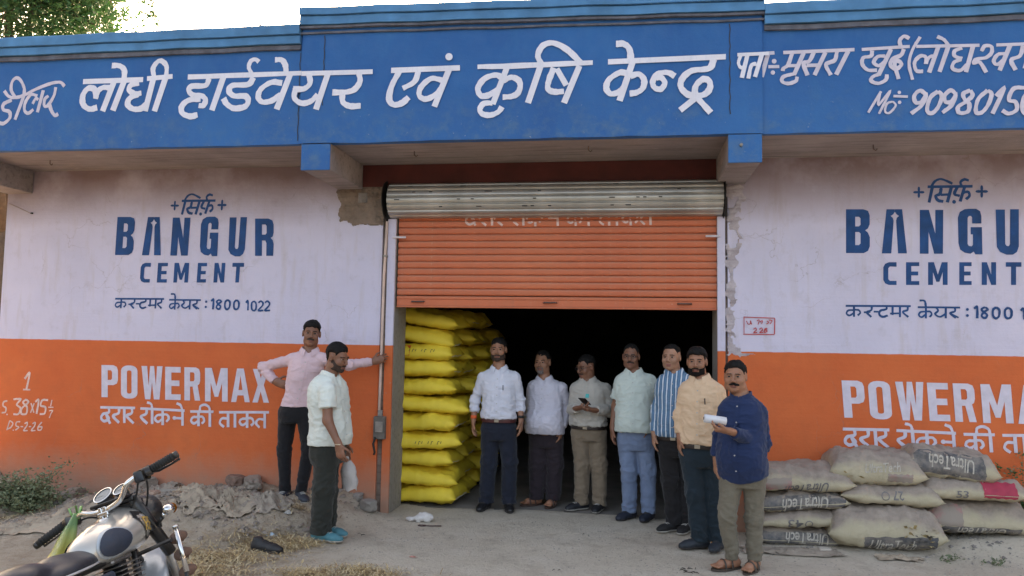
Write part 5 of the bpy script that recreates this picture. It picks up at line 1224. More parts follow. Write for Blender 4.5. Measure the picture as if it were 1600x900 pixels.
add('pink', label='slim man in pink shirt on the earth mound with a hand on the pipe', Y=-.42, seed=31, skin=sk2, lipcol=(.12, .05, .04), face=14, hyaw=22, hroll=4,
    head=(487, 521), neck=(484, 550), sh=((456, 556), (507, 556)), el=((411, 574, .06), (545, 570, .16)), wr=((430, 596, .02), (582, 565, .30)), hip=((449, 640), (480, 642)), kn=((444, 702), (482, 700)), an=((446, 758), (470, 766)),
    hands=(dict(d=(.85, -.1, -.25), n=(0, 1, 0), t=(.3, 0, 1), curl=.45), dict(d=(.75, .25, .25), n=(.1, 1, 0), t=(-.3, 0, 1), curl=.6)), gz=.175, belt=630, toe=(0, 38), moustache=.005, hairth=.012, quiff=.010, wf=.95,
    shirt=dict(mat=cloth_mat('pink_cotton', (.62, .46, .50)), hem=634, sleeve='long', cuff=(.96, .94), infl=.018, sr=.92, curve=-.0), trousers=dict(mat=cloth_mat('slim_black_trousers', (.010, .010, .013)), loose=-.008, hem=.075, amp=.009), shoe=dict(mat=simple('dark_slate_trainer', (.03, .036, .05), .6, .2, 20, .1), sole=M_SOLE_W), wsc=.9, arm=.92)
P2 = add('side', label='man in profile with white half-sleeved shirt and teal shoes, facing the doorway', Y=-1.0, seed=35, skin=sk2, lipcol=(.13, .055, .045), face=72, hyaw=74, hpitch=14, hs=.98,
    head=(527, 558), neck=(515, 588), sh=((512, 604, -.17), (516, 602, .17)), el=((512, 657, -.22), (530, 655, .2)), wr=((529, 694, -.26), (538, 692, .14)), hip=((511, 700, -.09), (513, 700, .09)), kn=((505, 765, -.09), (511, 762, .09)), an=((501, 838, -.06), (511, 828, .12)),
    hands=(dict(d=(.25, -.05, -1), n=(.2, .95, 0), t=(1, -.1, .1), curl=.5), dict(d=(.2, 0, -1), n=(.2, -.95, 0), t=(1, 0, 0), curl=.5)), gz=0.005, belt=684, toe=(78, 72), beard=.0028, moustache=.005, hairth=.013,
    shirt=dict(mat=cloth_mat('white_terry_cotton', (.64, .67, .62)), hem=693, sleeve='short', cuff=(.60, .60), infl=.030, bw=.01, sr=1.1), trousers=dict(mat=cloth_mat('charcoal_green_trousers', (.024, .026, .022)), loose=.018, hem=.055), shoe=dict(mat=simple('teal_canvas_shoe', (.07, .20, .24), .7, .15, 20, .2), sole=M_SOLE_W, L=.285), belly=.045)
# ------------------------------------------------------------------ sacks
def sack_mesh(L, W, H, seed, nu=34, nv=20, sag=.0, flat=.75, ear=.03, wr_=.008, pu=7.0):
    """filled woven sack lying along x, centre at origin, resting on z=0"""
    us = np.linspace(-1, 1, nu); vs = np.linspace(-1, 1, nv); U, Vv = np.meshgrid(us, vs, indexing='ij'); V = []
    for s_ in (1, -1):
        e = (1-np.abs(U)**pu)**.5*(1-np.abs(Vv)**3.2)**.5
        x = U*L/2*(1-.05*np.abs(Vv)**2*(1-np.abs(U)**6)); y = Vv*W/2*(1-.10*np.abs(U)**8)*(1-.05*np.cos(U*3))
        x = x+np.sign(U)*ear*np.abs(U)**14*(np.abs(Vv)**3)
        z = e*H*(.62 if s_ > 0 else -.38*flat)
        P = np.stack([U*2.2, Vv*1.6, U*0+seed*3+s_], -1); z = z+e**.3*(.030*fbm(P*1.1, 3, seed)*(1 if s_ > 0 else .4))
        rad = wr_*fbm(np.stack([U*1.5, Vv*9, U*0+seed], -1), 2, seed+4)*np.abs(U)**2*(1-np.abs(U)**10)
        fold = (1-np.abs(fbm(np.stack([U*4, Vv*4+U*2, U*0+seed+7], -1), 2, seed+6)))**3*wr_*1.1
        z = z+(rad+fold*np.clip(e*2, 0, 1))*s_
        z = z-sag*U*U*H
        V.append(np.stack([x, y, z+H*.38*flat], -1).reshape(-1, 3))
    V = np.concatenate(V); n = nu*nv; i2 = np.arange(n).reshape(nu, nv); Q = []
    a, b, c, d = i2[:-1, :-1].ravel(), i2[1:, :-1].ravel(), i2[1:, 1:].ravel(), i2[:-1, 1:].ravel()
    Q.append(np.stack([a, b, c, d], -1)); Q.append(np.stack([d, c, b, a], -1)+n)
    V[:, 2] -= V[:, 2].min(); V[:, 2] *= H/V[:, 2].max()
    # weld the rim
    rim = list(i2[:, 0])+list(i2[-1, 1:])+list(i2[-2::-1, -1])+list(i2[0, -2:0:-1])
    m = np.arange(2*n); 
    for r_ in rim: mid = (V[r_]+V[r_+n])/2; V[r_] = mid; V[r_+n] = mid; m[r_+n] = r_
    Q = m[np.concatenate(Q)]; return V, Q
def yellow_mat():
    t = NT('yellow_woven_plastic'); n = t.noise(5, 4); n2 = t.noise(2, 3)
    c = t.mix(t.ramp(n, .3, .7), (.74, .53, .025), (.86, .66, .045)); c = t.mix(t.ramp(n2, .5, .75, 0, .4), c, (.56, .41, .06))
    wv = t.n('ShaderNodeTexWave', wave_type='BANDS', bands_direction='X'); wv.inputs['Scale'].default_value = 60; wv.inputs['Distortion'].default_value = .6
    t.t.links.new(t.co.outputs['Object'], wv.inputs['Vector'])
    nb = t.bump(t.noise(9, 5, .6, dist=.6), .45, .02); nb = t.bump(wv.outputs['Fac'], .12, .002, nb)
    return t.done(c, t.ramp(n, .3, .7, .55, .72), nb)
M_YEL = yellow_mat(); M_YPR = simple('faded_black_print', (.06, .055, .03), .7, .5, 60, .1); M_YRED = simple('orange_red_print', (.62, .10, .02), .6, .3, 20, .1)
M_SEW = simple('white_sewing_thread', (.62, .58, .48), .8, .2, 30, 0)
YV = []
for k in range(6):
    V, Q = sack_mesh(.82+.03*(k % 3-1), .50, .205+.012*(k % 2), 40+k, 44, 24, 0, .8, .04, .017); YV.append((V, Q))
ordn = ['lowest', 'second', 'third', 'fourth', 'fifth', 'sixth', 'seventh', 'eighth', 'ninth', 'tenth', 'eleventh']
rn = random.Random(12); proto_y = {}
rows = [(0, .635, 11, .0), (1, 1.18, 11, .03), (2, 1.75, 11, .07), (3, 2.32, 10, .10)]
for row, yc, cnt, dx in rows:
    for k in range(cnt):
        vi = (k*5+row*2+k//3) % 6
        if vi not in proto_y:
            o = mesh_obj('cement_sack', *YV[vi], M_YEL, None, True); proto_y[vi] = o
            e = MB(); e.tube([(.405+.004*math.sin(q*3), -.20+.04*q, .062+.004*math.sin(q*5)) for q in range(11)], .0035, 5); e.build('stitched_seam', M_SEW, o)
        else: o = copy_tree(proto_y[vi])
        jx = rn.uniform(-.055, .05)+(.045 if k in (0, 4, 5) else 0)*(row == 0)-(.03 if row == 0 and k in (2, 8) else 0)
        o.location = (.115+dx+jx, yc+rn.uniform(-.02, .02), .001+k*.176+(.0 if k else 0))
        o.rotation_euler = (rn.uniform(-.06, .05), rn.uniform(-.05, .07)+(.10 if row == 0 and k >= 9 else 0), rn.uniform(-.10, .10)+(math.pi if False else 0))
        o['category'] = 'sack'; o['group'] = 'yellow sacks stacked inside the door'
        o['label'] = {0: 'bright yellow filled sack, %s from the floor in the front stack' , 1: 'shadowed yellow sack, %s from the floor in the stack second from the door', 2: 'dim yellow sack, %s from the floor in the stack third from the door', 3: 'dark yellow sack, %s from the floor in the rearmost stack'}[row] % ordn[k]
        if row == 0 and k in (3, 8):
            V_ = [tuple(v.co) for v in o.data.vertices]; bb = BVHTree.FromPolygons(V_, [tuple(p.vertices) for p in o.data.polygons])
            def pr(x, z):
                h = bb.ray_cast(Vector((x, -1, z)), Vector((0, 1, 0)), 2)[0]; return None if h is None else (h.x, h.y-.0025, h.z)
            marks = Lettering(0); r2 = random.Random(k)
            if k == 8:
                V1, F1_ = drape([(-.12, .06), (-.02, .06), (-.02, .16), (-.12, .16)], [(0, 1, 2, 3)], pr); V1 and mesh_obj('printed_mark', V1, F1_, M_YRED, o)
            for q in range(9):
                x_ = -.02+q*.032; z_ = .125 if k == 8 else .105
                if q in (3, 6): continue
                marks.items.append(('s', [(x_, z_), (x_-.008, z_-.022-.008*(q % 2))], .006))
                if q % 2: marks.items.append(('s', [(x_, z_), (x_+.014, z_-.004)], .005))
            V1, F1_ = marks.mesh(0); V1, F1_ = drape([(v[0], v[2]) for v in V1], F1_, pr)
            if V1: mesh_obj('printed_mark', V1, F1_, M_YPR, o)['kind'] = 'stuff'
# grey dusty sacks outside ------------------------------------------
def grey_mat(i):
    t = NT('dusty_woven_sack_%d' % i); n = t.noise(3, 5, .65, t.mapping(loc=(i*3.1, 0, 0))); n2 = t.noise(14, 5, .7)
    geo = t.n('ShaderNodeNewGeometry'); nz_ = t.xyz(geo.outputs['Normal'])[2]
    cream = t.mix(t.ramp(n, .3, .7), (.40, .35, .24), (.53, .47, .34)); cream = t.mix(t.ramp(n2, .55, .72, 0, .5), cream, (.33, .28, .20))
    dust = t.mix(t.ramp(n2, .3, .7), (.245, .20, .165), (.36, .30, .25))
    c = t.mix(t.ramp(t.math('ADD', nz_, t.math('MULTIPLY', t.math('SUBTRACT', n, .5), 1.5)), .12, .55), cream, dust)
    wv = t.n('ShaderNodeTexWave', wave_type='BANDS', bands_direction='X'); wv.inputs['Scale'].default_value = 70; t.t.links.new(t.co.outputs['Object'], wv.inputs['Vector'])
    nb = t.bump(t.noise(8, 6, .65, dist=.8), .6, .025); nb = t.bump(wv.outputs['Fac'], .1, .002, nb)
    return t.done(c, .88, nb)
M_BAND = simple('dark_grey_print', (.085, .085, .092), .8, .3, 14, .2, 30, .004, dust=.55); M_PINK = simple('faded_magenta_print', (.42, .15, .16), .8, .25, 9, .2, dust=.75)
M_SLET = simple('cream_print_letters', (.45, .41, .35), .8, .25, 30, .1); M_DLET = simple('dark_print_letters', (.17, .16, .16), .8, .3, 30, .1)
def text_mesh(txt, shear=.25, size=1.0):
    cu_ = bpy.data.curves.new('t', 'FONT'); cu_.body = txt; cu_.shear = shear; cu_.offset = .012; cu_.size = size; cu_.resolution_u = 3
    ob = bpy.data.objects.new('t', cu_); COL.objects.link(ob); bpy.context.view_layer.update()
    me = bpy.data.meshes.new_from_object(ob.evaluated_get(bpy.context.evaluated_depsgraph_get()))
    V = [(v.co.x, v.co.y) for v in me.vertices]; Fc = [tuple(p.vertices) for p in me.polygons]
    bpy.data.objects.remove(ob); bpy.data.curves.remove(cu_); bpy.data.meshes.remove(me); return V, Fc
TXT = text_mesh('UltraTech'); TW = max(v[0] for v in TXT[0]); TH = .72
def print_on(o, box, kind, Yf, flip=False, name='printed_lettering', mat=None, tilt=0.0, off=.003, txt=None):
    """artwork in a photo rectangle (x0,y0,x1,y1), laid on sack o from the front (world +Y)"""
    mw = o.matrix_world.copy(); V_ = [tuple(mw @ v.co) for v in o.data.vertices]; bb = BVHTree.FromPolygons(V_, [tuple(p.vertices) for p in o.data.polygons]); inv = mw.inverted()
    a, b = onY(box[0], box[3], Yf), onY(box[2], box[1], Yf); x0, x1, z0_, z1_ = a[0], b[0], a[2], b[2]
    def pr(x, z):
        z += tilt*(x-(x0+x1)/2); h, nn, _, _ = bb.ray_cast(Vector((x, -3, z)), Vector((0, 1, 0)), 8)
        if h is None or (h.y > Yf+.33): return None
        return tuple(inv @ (h+nn*(off if nn.y < 0 else -off)))
    if kind == 'text':
        V, Fc = txt or TXT; W_ = max(v[0] for v in V); f = (lambda p: (x0+(x1-x0)*p[0]/W_, z0_+(z1_-z0_)*p[1]/TH)) if not flip else (lambda p: (x1-(x1-x0)*p[0]/W_, z1_-(z1_-z0_)*p[1]/TH))
        V = [f(v) for v in V]; V1, F1_ = drape(V, Fc, pr, .02)
    else:
        n, m = 24, 8; P = [(x0+(x1-x0)*(i/n)+.004*math.sin(j*2.3+i*.4)*(i in (0, n)), z0_+(z1_-z0_)*j/m+.004*math.sin(i*1.1)*(j in (0, m))) for i in range(n+1) for j in range(m+1)]
        V1, F1_ = drape(P, [(i*(m+1)+j, (i+1)*(m+1)+j, (i+1)*(m+1)+j+1, i*(m+1)+j+1) for i in range(n) for j in range(m)], pr, .03)
    if V1: return mesh_obj(name, V1, F1_, mat, o, True)
GP = {}
def grey(key, box, Yf, label, tilt=0.0, W=.5, seed=1, rz=0.0, ear=.035, wr2=.014, plump=1.0):
    a, b = onY(box[0], box[3], Yf), onY(box[2], box[1], Yf+.10); L_ = b[0]-a[0]; H_ = (b[2]-a[2])*plump; cx_ = (a[0]+b[0])/2; z0_ = a[2]
    V, Q = sack_mesh(L_, W, H_*1.0, seed, 44, 26, 0, .85, ear, wr2)
    o = mesh_obj('cement_sack', V, Q, grey_mat(seed % 4), None, True); o.location = (cx_, Yf+W/2, z0_); o.rotation_euler = (0, tilt, rz)
    tag(o, label, 'sack', 'dusty grey cement sacks piled right of the door'); bpy.context.view_layer.update(); GP[key] = o
    e = MB()
    for sx_ in (-1, 1): e.tube([(sx_*(L_/2-.012)+.003*math.sin(q*2.7), -W*.38+W*.076*q, H_*.33+.004*math.sin(q*4)) for q in range(11)], .004, 5)
    e.build('stitched_seam', M_SEW, o)
    return o
YF = -.46
o = grey('a4', (1186, 820, 1306, 856), YF+.02, 'lowest sack of the left column, dark band with upside-down letters', seed=61)
print_on(o, (1180, 838, 1312, 854), 'band', YF, mat=M_BAND, name='printed_band', tilt=.0); print_on(o, (1229, 838, 1298, 850), 'text', YF, True, mat=M_SLET, off=.005)
o = grey('a3', (1187, 792, 1322, 828), YF, 'third sack down in the left column, plain dusty top with small stamps', tilt=-.05, seed=62)
print_on(o, (1232, 814, 1256, 826), 'text', YF, True, mat=M_DLET, txt=text_mesh('43', 0))
o = grey('a2', (1187, 762, 1320, 802), YF-.01, 'second sack down in the left column, slate band with bold upside-down letters', tilt=-.09, seed=63)
print_on(o, (1182, 778, 1322, 799), 'band', YF, mat=M_BAND, name='printed_band', tilt=.10); print_on(o, (1222, 781, 1296, 796), 'text', YF, True, mat=M_SLET, off=.005, tilt=.10)
o = grey('a1', (1184, 724, 1328, 772), YF-.02, 'top sack of the left column with a faded pink corner and taped cross', tilt=-.02, seed=64)
print_on(o, (1180, 748, 1237, 763), 'band', YF, mat=M_PINK, name='printed_patch', tilt=.06); print_on(o, (1226, 758, 1296, 769), 'text', YF, True, mat=M_DLET, off=.005, tilt=.12)
o = grey('b4', (1318, 788, 1462, 830), YF+.10, 'flat sack pressed under the middle column behind the bulging one', seed=65)
o = grey('b2', (1320, 752, 1464, 792), YF-.0, 'middle sack of the middle column with round stamp on cream side', seed=66, tilt=.03)
print_on(o, (1397, 770, 1414, 782), 'text', YF, True, mat=M_DLET, off=.004, txt=text_mesh('27', 0))
ring = Lettering(YF); ring.items.append(('s', [(lambda q: (q[0], q[2]))(onY(1385+6*math.cos(k*math.pi/8), 776+6*math.sin(k*math.pi/8), YF)) for k in range(17)], .007))
def ring_on(o, lt_):
    mw = o.matrix_world.copy(); V_ = [tuple(mw @ v.co) for v in o.data.vertices]; bb = BVHTree.FromPolygons(V_, [tuple(p.vertices) for p in o.data.polygons]); inv = mw.inverted()
    V1, F1_ = lt_.mesh(0)
    def pr(x, z):
        h = bb.ray_cast(Vector((x, -3, z)), Vector((0, 1, 0)), 8)[0]; return None if h is None else tuple(inv @ (h+Vector((0, -.004, 0))))
    V1, F1_ = drape([(v[0], v[2]) for v in V1], F1_, pr); V1 and mesh_obj('printed_mark', V1, F1_, M_DLET, o)
ring_on(o, ring); ring_on(GP['a3'], (lambda l: (l.items.append(('s', [(lambda q: (q[0], q[2]))(onY(1265+5.5*math.cos(k*math.pi/8), 820+5*math.sin(k*math.pi/8), YF)) for k in range(17)], .007)), l)[1])(Lettering(YF)))
o = grey('b1', (1303, 703, 1438, 763), YF+.02, 'top sack of the middle column with torn yellowed paper corner', seed=67, tilt=.03, wr2=.02)
print_on(o, (1352, 726, 1410, 738), 'text', YF, False, mat=M_SLET, off=.005, tilt=.07); print_on(o, (1390, 743, 1428, 754), 'band', YF, mat=M_PINK, name='printed_patch')
o = grey('c3', (1453, 779, 1606, 839), YF+.12, 'lowest sack of the right column with a broad faded pink end', seed=68)
print_on(o, (1456, 795, 1516, 826), 'band', YF, mat=M_PINK, name='printed_patch'); print_on(o, (1470, 829, 1600, 839), 'band', YF+.1, mat=M_BAND, name='printed_band'); print_on(o, (1500, 829, 1578, 837), 'text', YF+.1, True, mat=M_SLET, off=.005)
o = grey('c2', (1447, 745, 1600, 784), YF+.06, 'middle sack of the right column with crimson printed end', seed=69, tilt=.01)
print_on(o, (1545, 760, 1597, 781), 'band', YF, mat=simple('crimson_print', (.36, .035, .07), .75, .2, 9, .2), name='printed_patch'); print_on(o, (1500, 770, 1520, 780), 'text', YF, False, mat=M_DLET, off=.004, txt=text_mesh('53', 0))
o = grey('c1', (1422, 699, 1550, 754), YF+.10, 'topmost sack of the right column with a burst gathered mouth', seed=70, tilt=.10, wr2=.022)
print_on(o, (1424, 712, 1545, 742), 'band', YF+.05, mat=M_BAND, name='printed_band', tilt=-.12); print_on(o, (1456, 718, 1530, 736), 'text', YF+.05, True, mat=M_SLET, off=.005, tilt=-.14)
# mouth of the burst sack
Vm = []; Fm = []
for i in range(7):
    for k in range(16):
        a = 2*math.pi*k/16; r_ = (.075, .07, .06, .055, .06, .07, .078)[i]*(1+.12*math.sin(3*a+i)); Vm.append((.245+i*.022, .0+r_*1.0*math.cos(a), .085+r_*.75*math.sin(a)))
for i in range(6):
    for k in range(16): Fm.append((i*16+k, i*16+(k+1) % 16, (i+1)*16+(k+1) % 16, (i+1)*16+k))
mo = mesh_obj('gathered_mouth', Vm, Fm, M_SLET, o, True)
o = grey('b3', (1302, 790, 1470, 863), YF-.10, 'big bulging sack at the front of the middle column, torn on top', seed=71, wr2=.024, plump=.98)
print_on(o, (1352, 843, 1466, 862), 'band', YF-.1, mat=M_BAND, name='printed_band', tilt=.04); print_on(o, (1360, 846, 1434, 860), 'text', YF-.1, False, mat=M_SLET, off=.005, tilt=.03)
def torn(o, box, Yf, label, seed, mat, dens=26, size=.045):
    """ragged paper flakes standing up from a torn spot"""
    mw = o.matrix_world.copy(); V_ = [tuple(mw @ v.co) for v in o.data.vertices]; bb = BVHTree.FromPolygons(V_, [tuple(p.vertices) for p in o.data.polygons]); inv = mw.inverted()
    r_ = random.Random(seed); mb = MB(); a, b = onY(box[0], box[3], Yf), onY(box[2], box[1], Yf)
    for _ in range(dens):
        h, n, _, _ = bb.ray_cast(Vector((r_.uniform(a[0], b[0]), Yf-.6+r_.uniform(0, .1), r_.uniform(a[2], b[2])+.25)), Vector((0, .8, -.6)), 3)
        if h is None: continue
        h = inv @ h; t1 = Vector((r_.uniform(-1, 1), r_.uniform(-1, .2), r_.uniform(-.1, .5))).normalized()*size*r_.uniform(.5, 1.3); t2 = Vector((r_.uniform(-1, 1), r_.uniform(-1, 1), r_.uniform(-.1, .3))).normalized()*size*r_.uniform(.4, 1)
        up = Vector((0, -.001, .001)); mb.add([h+up, h+t1+up, h+t1+t2+up*6, h+t2+up*3, h+t1*.5+t2*.5+up*5], [(0, 1, 4), (1, 2, 4), (2, 3, 4), (3, 0, 4)])
    if mb.v: q = mb.build('torn_paper', mat, o); q['kind'] = 'stuff'; tag(q, label)
M_TORN = simple('yellowed_torn_paper', (.42, .33, .16), .85, .35, 20, .3); M_TORN2 = simple('dark_torn_paper', (.12, .11, .10), .85, .4, 20, .3)
torn(GP['b1'], (1302, 712, 1352, 745), YF, 'yellowed torn paper', 5, M_TORN, 60, .04); torn(GP['b3'], (1408, 796, 1462, 830), YF-.1, 'ragged torn paper', 6, M_TORN, 34, .03); torn(GP['b3'], (1425, 800, 1455, 822), YF-.1, 'ragged dark paper', 8, M_TORN2, 22, .03); torn(GP['c1'], (1455, 700, 1500, 715), YF, 'ragged paper', 9, M_TORN, 26, .03)

# ------------------------------------------------------------------ pipe and switch box on the wall left of the door
pt, pb = onY(604, 345, -.03), onY(580, 655, -.03)
pipe = MB(); pipe.tube([(-.135+.0, -.022, 2.74), (-.140, -.025, 2.2), (-.150, -.025, 1.6), (-.165, -.025, 1.0), (-.172, -.024, .88)], .0125, 10)
def P_at(px, py, y=-.024): q = onY(px, py, y); return (q[0], y, q[2])
pipe = MB(); pipe.tube([P_at(605, 346), P_at(600, 430), P_at(597, 520), P_at(594, 600), P_at(592, 652)], .0125, 10)
o = pipe.build('conduit_pipe', simple('dusty_cream_pipe', (.62, .47, .40), .7, .15, 8, .2), None, True); tag(o, 'thin painted conduit pipe running down beside the left door guide', 'pipe')
for px, py in ((602, 400), (595.5, 560)):
    q = P_at(px, py); c_ = MB(); c_.box(q[0]-.022, q[0]+.022, -.040, -.004, q[2]-.008, q[2]+.008, bev=.002); c_.build('pipe_clip', M_CONC, o)
a, b = onY(583, 686, -.05), onY(602, 642, -.05)
bx = empty('switch_box', ((a[0]+b[0])/2, 0, a[2]), 0, 'small grey metal switch box with hanging black cable at the foot of the pipe', 'switch box')
hw = (b[0]-a[0])/2; hh = b[2]-a[2]
MB().box(-hw, hw, -.06, -.003, 0, hh*.8, bev=.005).build('case', simple('grimy_grey_metal', (.13, .115, .10), .7, .3, 12, .3), bx)
MB().box(-hw*.6, hw*.7, -.072, -.061, hh*.25, hh*.62, bev=.003).build('cover', simple('pale_grimy_cover', (.28, .25, .22), .7, .3, 12, .3), bx)
MB().box(-.02, .02, -.045, -.01, hh*.8, hh*1.02, bev=.003).build('cable_gland', M_CONC, bx)
MB().tube([(-.03, -.066, .02), (-.045, -.075, -.04), (-.03, -.07, -.12), (-.04, -.06, -.14)], .011, 7).build('cable', M_BLACK, bx)
# wire stub and nails on the white wall
n1 = onY(14, 318, -.01); n2 = onY(50, 333, -.01)
MB().tube([(n1[0], -.006, n1[2]), ((n1[0]*.6+n2[0]*.4), -.02, n1[2]-.04), (n2[0]-.02, -.012, n2[2]+.0), (n2[0], -.02, n2[2])], .004, 6).build('wire_stub', simple('pale_wire', (.35, .30, .26), .8), B).location = (-1.5, 0, 0)
MB().tube([(n2[0], -.002, n2[2]), (n2[0]+.01, -.035, n2[2]-.005)], .008, 6).build('nail', M_BLACK, B).location = (-1.5, 0, 0)

# things held -------------------------------------------------------
def grip(info, i): w_, t_ = info[1]['wr'][i], info[1]['tips'][min(i, len(info[1]['tips'])-1)]; return (np.array(w_)+np.mean(t_, 0))/2, t_
t0_, t1_ = P5[1]['tips']; c_ = (np.mean(t0_, 0)+np.mean(t1_, 0))/2
ph = MB(); Mx = Matrix.Translation(Vector(c_)+Vector((-.004, -.016, .020))) @ Matrix.Rotation(math.radians(-25), 4, 'Z') @ Matrix.Rotation(math.radians(-28), 4, 'X')
ph.box(-.038, .038, -.072, .072, -.004, .004, Mx, bev=.003); o = ph.build('mobile_phone', simple('black_phone_body', (.012, .012, .014), .3, .1, 10, 0)); tag(o, 'black smartphone held in both hands by the man in beige', 'phone')
sc2 = MB(); sc2.box(-.034, .034, -.066, .066, .0042, .0050, Mx); sc2.build('screen', simple('dark_glass_screen', (.01, .01, .012), .05, 0, 5, 0), o)
g_, t_ = grip(P9, 1); t_ = P9[1]['tips'][1]; c_ = Vector(np.mean(t_, 0))+Vector((.004, -.004, .016))
dr_ = Vector((.92, .12, -.12)).normalized(); tb = MB(); tb.tube([c_-dr_*.078, c_-dr_*.074, c_+dr_*.075, c_+dr_*.078], [.022, .029, .029, .022], 18)
o = tb.build('paper_roll', simple('white_coated_tube', (.62, .62, .66), .45, .05, 10, .05), None, True); tag(o, 'short white tube gripped by the man in the navy kurta', 'tube')
h_ = MB(); h_.tube([c_-dr_*.0785, c_-dr_*.0795], [.012, .011], 12); h_.build('end_cap', M_BLACK, o)
# carrier bag of the man in profile
wq = np.array(P2[1]['tips'][1]).mean(0) if len(P2[1]['tips']) > 1 else P2[1]['wr'][1]
Vb = []; Fb = []; nu_, nv_ = 12, 14
for i in range(nv_):
    q = i/(nv_-1)
    for k in range(nu_):
        a = 2*math.pi*k/nu_; r_ = .012+.062*min(1, q*2.2)*(1-.25*q*q); nn = float(vnoise(np.array([math.cos(a)*2+3, math.sin(a)*2, q*4]), 5))
        Vb.append((wq[0]+.03*q+r_*math.cos(a)*(1+.35*nn), wq[1]+.02+r_*.45*math.sin(a)*(1+.5*nn), wq[2]+.02-.27*q-.012*math.sin(3*a)*(q > .95)))
for i in range(nv_-1):
    for k in range(nu_): Fb.append((i*nu_+k, i*nu_+(k+1) % nu_, (i+1)*nu_+(k+1) % nu_, (i+1)*nu_+k))
o = mesh_obj('carrier_bag', Vb, Fb, simple('thin_white_polythene', (.52, .48, .46), .4, .12, 10, .6, 30, .01, Transmission_Weight=.15), None, True); tag(o, 'limp white plastic bag hanging from the hand of the man in profile', 'bag')
# wrist things
def wristband(info, i, mat, name, label, cat, r=.029, hgt_=.02, dz=.035):
    w_ = Vector(info[1]['wr'][i]); mb = MB(); mb.tube([w_+Vector((0, 0, dz-hgt_/2)), w_+Vector((0, 0, dz+hgt_/2))], r, 16); o = mb.build(name, mat, None, True); return tag(o, label, cat)
wristband(PEOPLE['centre'], 0, simple('orange_thread', (.70, .12, .03), .8, .3, 40, .2), 'wrist_thread', 'orange sacred thread round the wrist of the man in crisp white', 'wristband', .030, .03, .03)
wristband(PEOPLE['centre'], 1, M_BLACK, 'wrist_watch', 'dark watch on the wrist of the man in crisp white', 'watch', .030, .024, .03)
wristband(P2, 0, simple('pale_bangle', (.6, .52, .36), .4, .1, 20, 0, metal=.5), 'bangle', 'thin pale bangle on the wrist of the man in profile', 'bangle', .030, .006, .0)

# ------------------------------------------------------------------ rubble, rags, straw, litter
M_ROCK = make_concrete('dusty_rubble', (.22, .185, .15), (.34, .29, .245), (.12, .09, .07), 4)
def rock(px, py, Y, size, label, seed, name='stone', sq=(1, .8, .7), mat=None, cat='stone'):
    q = onY(px, py, Y); fd = [];
    import bmesh
    bm = bmesh.new(); bmesh.ops.create_icosphere(bm, subdivisions=3, radius=1)
    for v in bm.verts:
        p = np.array(v.co); n = float(fbm((p*1.3+seed)[None], 3, seed)[0]); p = p*(1+.28*n); p = np.clip(p, -.82, .82)
        v.co = Vector(p*np.array(sq)*size)
    me = bpy.data.meshes.new(name); bm.to_mesh(me); bm.free(); me.materials.append(mat or M_ROCK)
    for f in me.polygons: f.use_smooth = False
    o = bpy.data.objects.new(name, me); link(o); o.location = (q[0], Y, gz(q[0], Y)+size*sq[2]*.45); o.rotation_euler = (0, 0, seed); return tag(o, label, cat)
rock(370, 750, -.06, .10, 'rough brick lump at the wall on the mound left of the pink-shirted man', 3, 'brick_lump', (1, .9, .8), simple('old_broken_brick', (.20, .13, .10), .95, .3, 25, .8, 40, .01), 'brick')
rock(108, 785, -.45, .10, 'rounded dusty stone beside the shrub', 5); rock(88, 790, -.5, .065, 'smaller grey stone left of the rounded dusty stone', 9, mat=M_CONC)
rock(115, 768, -.12, .15, 'earth clod standing against the wall behind the shrub', 11, 'earth_clod', (1.1, .6, .7), None, 'clod')
rock(575, 800, -.12, .10, 'broken concrete lump at the foot of the left door guide', 15, 'concrete_lump', (1.1, .7, .75), M_CONC, 'concrete lump'); rock(560, 776, -.05, .06, 'small rubble piece by the wall behind the concrete lump', 17, 'concrete_lump', (1, .8, .8), M_CONC, 'concrete lump')
rock(395, 765, -.12, .12, 'wide dusty lump on top of the mound', 21, 'earth_clod', (1.3, .8, .6), None, 'clod'); rock(228, 775, -.1, .09, 'dusty lump at the wall behind the motorcycle fork', 23, 'earth_clod', (1.2, .8, .8), None, 'clod'); rock(236, 800, -.6, .07, 'reddish-brown earth clod near the flat board', 25, 'earth_clod', (1, 1, .7), simple('reddish_earth', (.34, .24, .18), .95, .3, 20, .6), 'clod')
